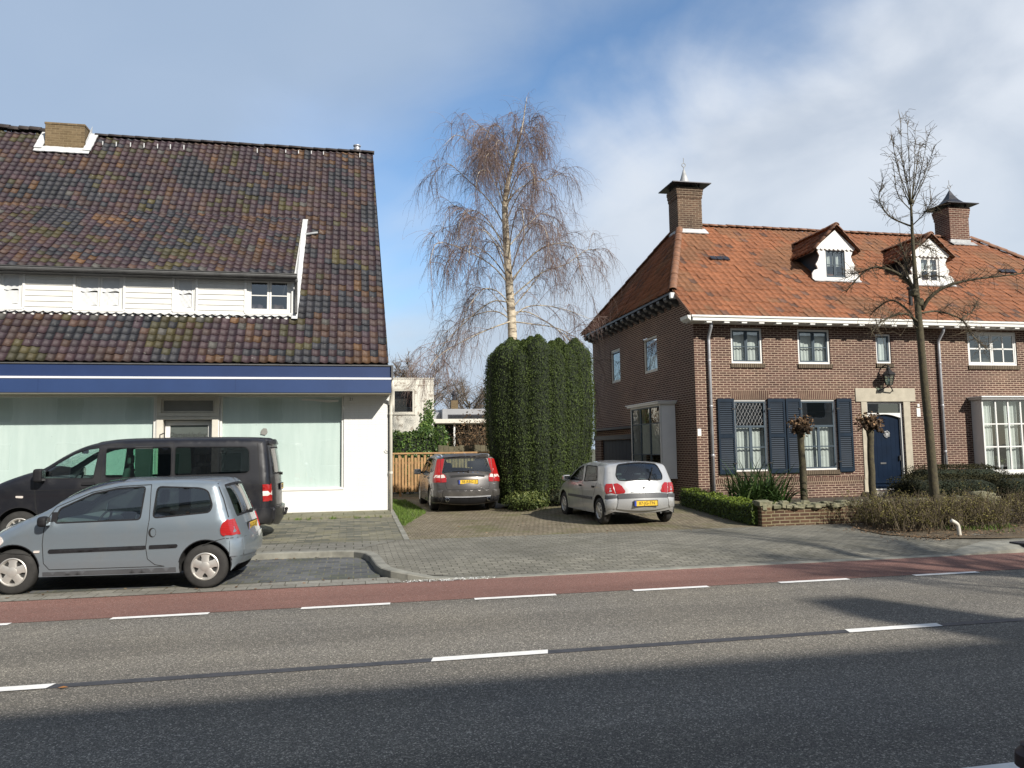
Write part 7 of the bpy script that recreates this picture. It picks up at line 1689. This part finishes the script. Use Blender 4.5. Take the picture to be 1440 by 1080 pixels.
c.patch('bumper', p_van, side=[(-.43, .60), (-.40, .36)]+c.re(.34, .60), rear=[(.60, 0), (.60, .99), (.34, .99), (.34, 0)], off=.06, skirt=.06)
c.patch('rocker', m_trim_grey, side=[(.43, .285), (.43, .37), (2.98, .37), (2.98, .285)], off=.006, skirt=.008)
c.patch('side_repeater', m_lamp_white, side=round_poly([(3.34, .90), (3.46, .91), (3.46, .945), (3.34, .94)], .015), off=.012, skirt=.014)
for x, z in ((2.28, 1.13), (1.88, 1.13)): c.patch('door_handle', m_trim, side=round_poly([(x-.12, z-.02), (x+.10, z-.02), (x+.10, z+.025), (x-.12, z+.025)], .018), off=.03, skirt=.034)
c.patch('headlight', m_lamp_white, side=round_poly([(4.13, .74), (4.06, .90), (3.80, 1.02), (3.72, .90), (3.92, .74)], .05), off=.01, skirt=.014)
c.patch('roof_spoiler', p_van, rear=[(1.865, 0), (1.87, .72), (1.80, .72), (1.80, 0)], off=.04, skirt=.045)
c.line('arch_lip', m_trim, [[(ax+.393*math.cos(w), c.az+.393*math.sin(w)) for w in np.linspace(.1, math.pi-.1, 19)] for ax in (0, 3.4)], w=.014, off=.003)
c.mirror(3.06, 1.30, (.085, .13, .12), m_trim, .10); c.wiper(1.22, 0, 1.26, .45); c.plate(.98, '64-KHP-2', off=.02); c.line('tailgate_seam', m_seamline, rear=[[(.635, .76), (.63, 0), (.635, -.76)]], w=.012)
c.patch('tailgate_trim', m_chrome, rear=[(1.115, 0), (1.115, .12), (1.095, .12), (1.095, 0)], off=.012, skirt=.012)
mb = MB(); mb.tube([(-.75, 0, .40), (-1.02, 0, .40), (-1.10, 0, .43), (-1.12, 0, .50)], .028, 8); mb.lathe((-1.12, 0, .52), [(0, -.03), (.028, -.02), (.035, 0), (.028, .022), (0, .034)], n=12); mb.build('tow_hook', m_trim, t, smooth=True, world_coords=False)
c.seats((1.75,), (.50, -.50), .84, .56); c.seats((.55,), (.55, 0, -.55), .84, .56); c.cockpit(3.15, 1.24, 2.62, 1.18, .48, .45)
mb = MB()
for sg in (1, -1): mb.box(1.22, 1.52, sg*.845-.02, sg*.845+.02, 1.22, 1.80)
mb.box(.80, .86, -.86, .86, .5, 1.16); build_each(mb, 'inner_pillar', m_interior, t, world_coords=False)
mb = MB(); mb.tube([(1.3, .0, 1.96), (1.3, 0, 2.03), (1.23, 0, 2.06)], .012, 5); mb.build('aerial', m_trim, t, world_coords=False)
mb = MB(); mb.box(2.62, 2.66, -.14, .14, 1.68, 1.76); mb.build('rear_view_mirror', m_trim, t, bevel=.015, seg=2, world_coords=False)
place(t, (-1.47, 15.33), (-.985, .952), R_(180), .105)

# dark grey estate facing away in the drive
t = thing('parked_car', 'dark grey estate car with tall red tail lamps parked at the slat fence', 'car')
c = Car(t, [(3.60, .22, .18, .12), (3.68, .40, .28, .14), (3.66, .60, .32, .14), (3.56, .74, .26, .10), (3.2, .87, .18, .06), (2.55, .99, .12, .05), (2.35, 1.035, .10, .06), (1.95, 1.24, .09, .10), (1.5, 1.42, .09, .09), (1.1, 1.49, .09, .05), (.5, 1.52, .09, .03), (-.2, 1.505, .09, .03), (-.62, 1.465, .09, .04), (-.70, 1.42, .10, .09), (-.76, 1.22, .13, .11), (-.83, 1.03, .16, .12), (-.90, .93, .18, .12), (-.94, .78, .20, .12), (-.97, .62, .22, .12), (-.97, .46, .22, .12), (-.94, .33, .20, .10), (-.84, .24, .16, .08)],
        (0, 2.816), .335, .375, .22, .93, 1.35, 2.4, .05, .93, .24, .2, p_estate)
c.side_window([(2.05, 1.0), (1.98, 1.08), (1.5, 1.335), (1.05, 1.42), (.98, 1.0)], m_carglass_dark); c.side_window([(.90, 1.425), (.1, 1.435), (.02, 1.02), (.90, 1.005)], m_carglass_dark); c.side_window([(.0, 1.432), (-.48, 1.39), (-.56, 1.10), (-.08, 1.04)], m_carglass_dark)
c.wrap_window([c.st_rear(1.40, .56), c.st_rear(1.03, .665), c.st_rear(1.03, -.665), c.st_rear(1.40, -.56)], m_carglass, 'rear_window')
c.wrap_window([(c.l_top(x), q_) for x, q_ in ((2.32, .9), (1.9, .9), (1.45, .88), (1.45, -.88), (1.9, -.9), (2.32, -.9))], m_carglass, 'windscreen')
c.build_body(); c.glaze(); c.wheels(.225, 1.58, 'five', .21, 5)
c.patch('taillight', m_lamp_red, side=[(-.665, 1.40), (-.70, 1.16), (-.74, 1.03), (-.74, .93), (-.70, .86), (-.72, .795)]+c.re(.79, 1.41, 14), rear=[(1.41, .60), (1.41, .99), (.79, .99), (.79, .575), (.90, .575), (.96, .60), (1.03, .69), (1.2, .64)], off=.014, skirt=.018)
c.patch('reversing_lamp', m_lamp_white, side=[(-.80, .98), (-.80, .905)]+c.re(.905, .98, 4), rear=[(.98, .99), (.905, .99), (.905, .60), (.955, .625), (.98, .65)], off=.0175, skirt=.004)
c.line('tailgate_seam', m_seamline, rear=[[(.95, .60), (.70, .60), (.60, .56), (.585, 0), (.60, -.56), (.70, -.60), (.95, -.60)], [(.935, .5), (.935, -.5)]], w=.014)
c.patch('tailgate_trim', m_seamline, rear=[(.925, 0), (.925, .46), (.90, .46), (.90, 0)], off=.012, skirt=.01)
c.line('emblem', m_chrome, rear=[[(.975, y), (.975, y-.035)] for y in (.26, .13, 0, -.13, -.26)], w=.03, off=.006)
c.patch('bumper', p_estate, side=[(-.42, .60), (-.42, .42)]+c.re(.42, .58), rear=[(.575, 0), (.58, .99), (.42, .99), (.42, 0)], off=.022, skirt=.026); c.patch('bumper_strip', m_zinc_light, rear=[(.435, 0), (.435, .62), (.41, .62), (.41, 0)], off=.036, skirt=.03)
c.patch('lower_bumper', m_trim, side=[(-.42, .405), (-.42, .27)]+c.re(.27, .405), rear=[(.405, 0), (.405, .99), (.27, .99), (.27, 0)], off=.012, skirt=.03)
for y in (.56, -.56): mb = MB(); p_ = c.wrap(c.l_rear(.34), y/.73); mb.lathe((p_[0]-.03, y, .335), [(.052, .12), (.055, -.03), (.048, -.035), (.044, .1)], axis='x', n=16); o = mb.build('exhaust', m_chrome, t, world_coords=False); mb = MB(); mb.lathe((p_[0]+.03, y, .335), [(0, 0), (.045, 0)], axis='x', n=12); mb.build('exhaust_bore', m_rimdark, o, world_coords=False)
c.patch('roof_spoiler', p_estate, rear=[(1.462, 0), (1.462, .62), (1.425, .62), (1.425, 0)], off=.05, skirt=.05)
mb = MB(); [mb.tube(catmull([(.95, sg*.66, 1.475), (.85, sg*.66, 1.53), (-.45, sg*.655, 1.525), (-.58, sg*.655, 1.465)], 5), .016, 6) for sg in (1, -1)]; build_each(mb, 'roof_rail', m_zinc_light, t, world_coords=False, smooth=True)
mb = MB(); p_ = c.wrap(c.l_top(-.35), 0); mb.add([(-.25, 0, p_[2]-.005), (-.42, -.02, p_[2]-.005), (-.42, .02, p_[2]-.005), (-.40, 0, p_[2]+.07)], [(0, 1, 3), (0, 3, 2), (1, 2, 3)]); mb.build('aerial', p_estate, t, world_coords=False)
c.line('door_seam', m_seamline, [[(.94, 1.44), (.94, .5), (.9, .34)], [(.05, 1.45), (.05, 1.0), (.30, .62), (.38, .5)], [(2.1, 1.0), (2.14, .6), (2.05, .36)]], w=.009)
for x in (1.08, .2): c.patch('door_handle', p_estate, side=round_poly([(x-.1, .87), (x+.09, .87), (x+.09, .905), (x-.1, .905)], .015), off=.03, skirt=.034)
c.mirror(1.98, 1.02, (.10, .14, .08), p_estate, .09); c.wiper(1.005, -.02, 1.035, .40); c.plate(.80, '38-RBG-3', off=.012); c.seats((.95,), (.42, -.42), .5, .58); c.seats((.1,), (.42, -.42), .5, .55); c.cockpit(2.3, .98, 1.75, .92, .4)
ct = aty(656, 690, 20.7); place(t, (ct[0], 21.55), (0, 0), R_(91.0), S(3, 21)+.003)

# silver hatchback
t = thing('parked_car', 'silver five door hatchback parked beside the brick house', 'car')
c = Car(t, [(3.02, .20, .18, .12), (3.10, .36, .26, .13), (3.08, .54, .30, .13), (2.98, .69, .26, .10), (2.65, .80, .18, .07), (2.25, .89, .12, .05), (2.08, .94, .10, .06), (1.80, 1.09, .08, .10), (1.45, 1.235, .08, .09), (1.15, 1.29, .08, .05), (.8, 1.305, .085, .03), (.25, 1.30, .085, .03), (-.08, 1.275, .09, .05), (-.20, 1.225, .10, .10), (-.30, 1.05, .13, .13), (-.38, .90, .16, .13), (-.435, .80, .18, .12), (-.47, .68, .20, .12), (-.50, .56, .22, .13), (-.50, .42, .20, .13), (-.45, .29, .16, .10)],
        (0, 2.446), .282, .325, .22, .815, 1.25, 1.85, .06, .86, .27, .22, p_hatch)
c.side_window([(1.92, .885), (1.86, .955), (1.45, 1.16), (1.12, 1.225), (1.02, .89)], m_carglass_dark); c.side_window([(.96, 1.235), (.28, 1.225), (.10, .92), (.90, .885)], m_carglass_dark)
c.wrap_window([c.st_rear(1.23, .42), c.st_rear(1.20, .47), c.st_rear(1.02, .535), c.st_rear(.92, .50), c.st_rear(.885, .36), c.st_rear(.875, 0), c.st_rear(.885, -.36), c.st_rear(.92, -.50), c.st_rear(1.02, -.535), c.st_rear(1.20, -.47), c.st_rear(1.23, -.42)], m_carglass, 'rear_window')
c.wrap_window([(c.l_top(x), q_) for x, q_ in ((2.06, .9), (1.75, .9), (1.30, .86), (1.30, -.86), (1.75, -.9), (2.06, -.9))], m_carglass, 'windscreen')
c.build_body(); c.glaze(); c.wheels(.165, 1.43, 'five', .178, 7)
c.patch('taillight', m_lamp_red, side=[(-.335, .865), (-.325, .80), (-.34, .71), (-.375, .66)]+c.re(.655, .865), rear=[(.865, .99), (.655, .99), (.655, .42), (.70, .40), (.80, .46), (.86, .54)], off=.013, skirt=.016)
c.line('tailgate_seam', m_seamline, rear=[[(.86, .565), (.64, .56), (.635, -.56), (.86, -.565)]], paths=[], w=.010)
c.patch('bumper', p_hatch, side=[(-.35, .55), (-.35, .36)]+c.re(.36, .55), rear=[(.55, 0), (.55, .99), (.36, .99), (.36, 0)], off=.022, skirt=.03)
c.patch('bumper_strip', m_trim_grey, side=[(-.35, .63), (-.35, .553)]+c.re(.553, .63), rear=[(.63, 0), (.63, .99), (.553, .99), (.553, 0)], off=.028, skirt=.03)
c.patch('side_moulding', m_trim_grey, side=[(.38, .50), (.38, .565), (2.05, .555), (2.05, .50)], off=.012, skirt=.014)
c.line('door_seam', m_seamline, [[(.99, 1.25), (1.0, .5), (.97, .32)], [(.26, 1.245), (.06, .92), (.20, .7), (.34, .55)], [(1.98, .88), (2.04, .6), (1.98, .32)]], w=.009)
for x in (1.12, .30): c.patch('door_handle', m_trim, side=round_poly([(x-.09, .765), (x+.07, .765), (x+.07, .805), (x-.09, .805)], .015), off=.014, skirt=.016)
c.mirror(1.86, .93, (.09, .12, .07), p_hatch, .08); c.wiper(.88, -.17, 1.17, -.33); c.plate(.46, '87-JG-TN', off=.036, size=.09)
c.patch('badge', m_trim_grey, rear=[(.775, 0), (.765, .03), (.73, .035), (.72, 0)], off=.008, skirt=.008); c.line('script_badge', m_trim_grey, rear=[[(.665, .29), (.667, .20)]], w=.018, off=.004)
mb = MB(); p_ = c.wrap(c.l_rear(1.262), 0, .01); mb.lathe(p_, [(0, -.01), (.015, -.01), (.012, .02), (0, .03)], n=8); mb.build('washer_jet', m_trim, t, world_coords=False)
mb = MB(); mb.tube([(-.35, -.40, .26), (-.52, -.40, .245)], .022, 8); mb.build('exhaust', m_zinc, t, world_coords=False)
c.line('arch_lip', m_trim, [[(ax+.327*math.cos(w), c.az+.327*math.sin(w)) for w in np.linspace(.15, math.pi-.15, 19)] for ax in (0, 2.446)], w=.012, off=.003)
c.seats((.95,), (.36, -.36), .45, .54); c.seats((.12,), (.36, -.36), .47, .48); c.cockpit(2.05, .89, 1.5, .84, .36)
ct = atz(848, 737, .125); place(t, ct, (0, .715), R_(92.5), S(ct[0]+.8, ct[1])+.004)
# ---------------------------------------------------------------- the viewer's side of the street
ab = thing('terrace_building', 'plain pale rendered building with a flat roof on the near side of the street', 'building', (2, -6.6, .1))
ay, ah = -6.6, 9.2; mb = MB(); T = lambda u, d, z: (u, ay+d, z); hs = [(x, x+1.5, z, z+1.6) for x in np.arange(-38, 34, 3.6) for z in (.9, 3.6, 6.3)]
wall_holes(mb, T, -44, 36, .1, ah, hs, .12); mb.quad((-44, ay-9, ah-.1), (36, ay-9, ah-.1), (36, ay-.01, ah-.1), (-44, ay-.01, ah-.1)); mb.quad((-44, ay-9, .1), (36, ay-9, .1), (36, ay-9, ah), (-44, ay-9, ah)); mb.quad((36, ay-9, .1), (36, ay, .1), (36, ay, ah), (36, ay-9, ah)); mb.quad((-44, ay-9, .1), (-44, ay, .1), (-44, ay, ah), (-44, ay-9, ah)); mb.build('wall', m_offwhite, ab, recalc=False)
mb = MB(); mb.box(-44.1, 36.1, ay-.3, ay+.06, ah+.002, ah+.08); mb.build('parapet', m_concrete, ab)
for h in hs:
    mb = MB(T); mb.ring(h[0], h[1], -.11, -.05, h[2], h[3], .07); f = mb.build('window', m_white, ab); mb = MB(T); mb.quad((h[0], -.08, h[2]), (h[1], -.08, h[2]), (h[1], -.08, h[3]), (h[0], -.08, h[3])); mb.build('pane', m_doorglass, f)
gx, gy_ = 13.6, -7.6
mb = MB(); mb.box(gx-.36, gx+.36, gy_-.5, gy_+.5, ah-.2, 11.25); mb.build('chimney', m_brick_chim, ab)
mb = MB(); mb.tube([(15.8, -7.6, ah-.2), (15.8, -7.6, 11.9)], .045, 8); mb.build('mast', m_zinc, ab)
far_tree(13.0, .9, 9.5, 2.6, 'bare street tree on the near pavement, out of view to the right', 21, 500, m_twig2, .012)
bo = thing('bollard', 'dark red bollard at the near kerb, low right', 'bollard', (0, 0, 0)); p = atz(1446, 1080, .10); q_ = aty(1437, 1046, p[1]); bo.location = (p[0]+.06, p[1], .1)
mb = MB(); h = q_[2]-.1; r_ = .085; mb.lathe((p[0]+.07, p[1], .1), [(r_*1.3, 0), (r_*1.25, .06), (r_, .08), (r_*.9, h*.8), (r_*.95, h*.86), (r_*.6, h), (0, h+.02)], n=20); mb.build('post', simple('dark_red_paint', (0.022, 0.006, 0.006), .5), bo, smooth=False, angle=40)
lf = atz(88, 967, .01); mb = MB(); mb.add([(lf[0]-.035, lf[1], .012), (lf[0], lf[1]-.02, .014), (lf[0]+.04, lf[1], .012), (lf[0], lf[1]+.025, .016)], [(0, 1, 2, 3)]); o = mb.build('fallen_leaf', simple('orange_leaf', (.28, .12, .03), .8), None, recalc=False); tag(o, 'single orange leaf lying on the road by the dark seam', 'leaf')
n = 500; P = np.stack([rng.normal(1.25, .28, n), rng.uniform(10.43, 10.6, n), rng.uniform(.014, .02, n)], 1); V, F = leaf_quads(P, .022, aspect=.8, nrm=np.tile([0, 0, 1.0], (n, 1)), jit=.4); o = np_mesh('paint_flakes', V, F, m_white, None); tag(o, 'scatter of white flakes on the kerb beside the bay', 'flakes', kind='stuff')
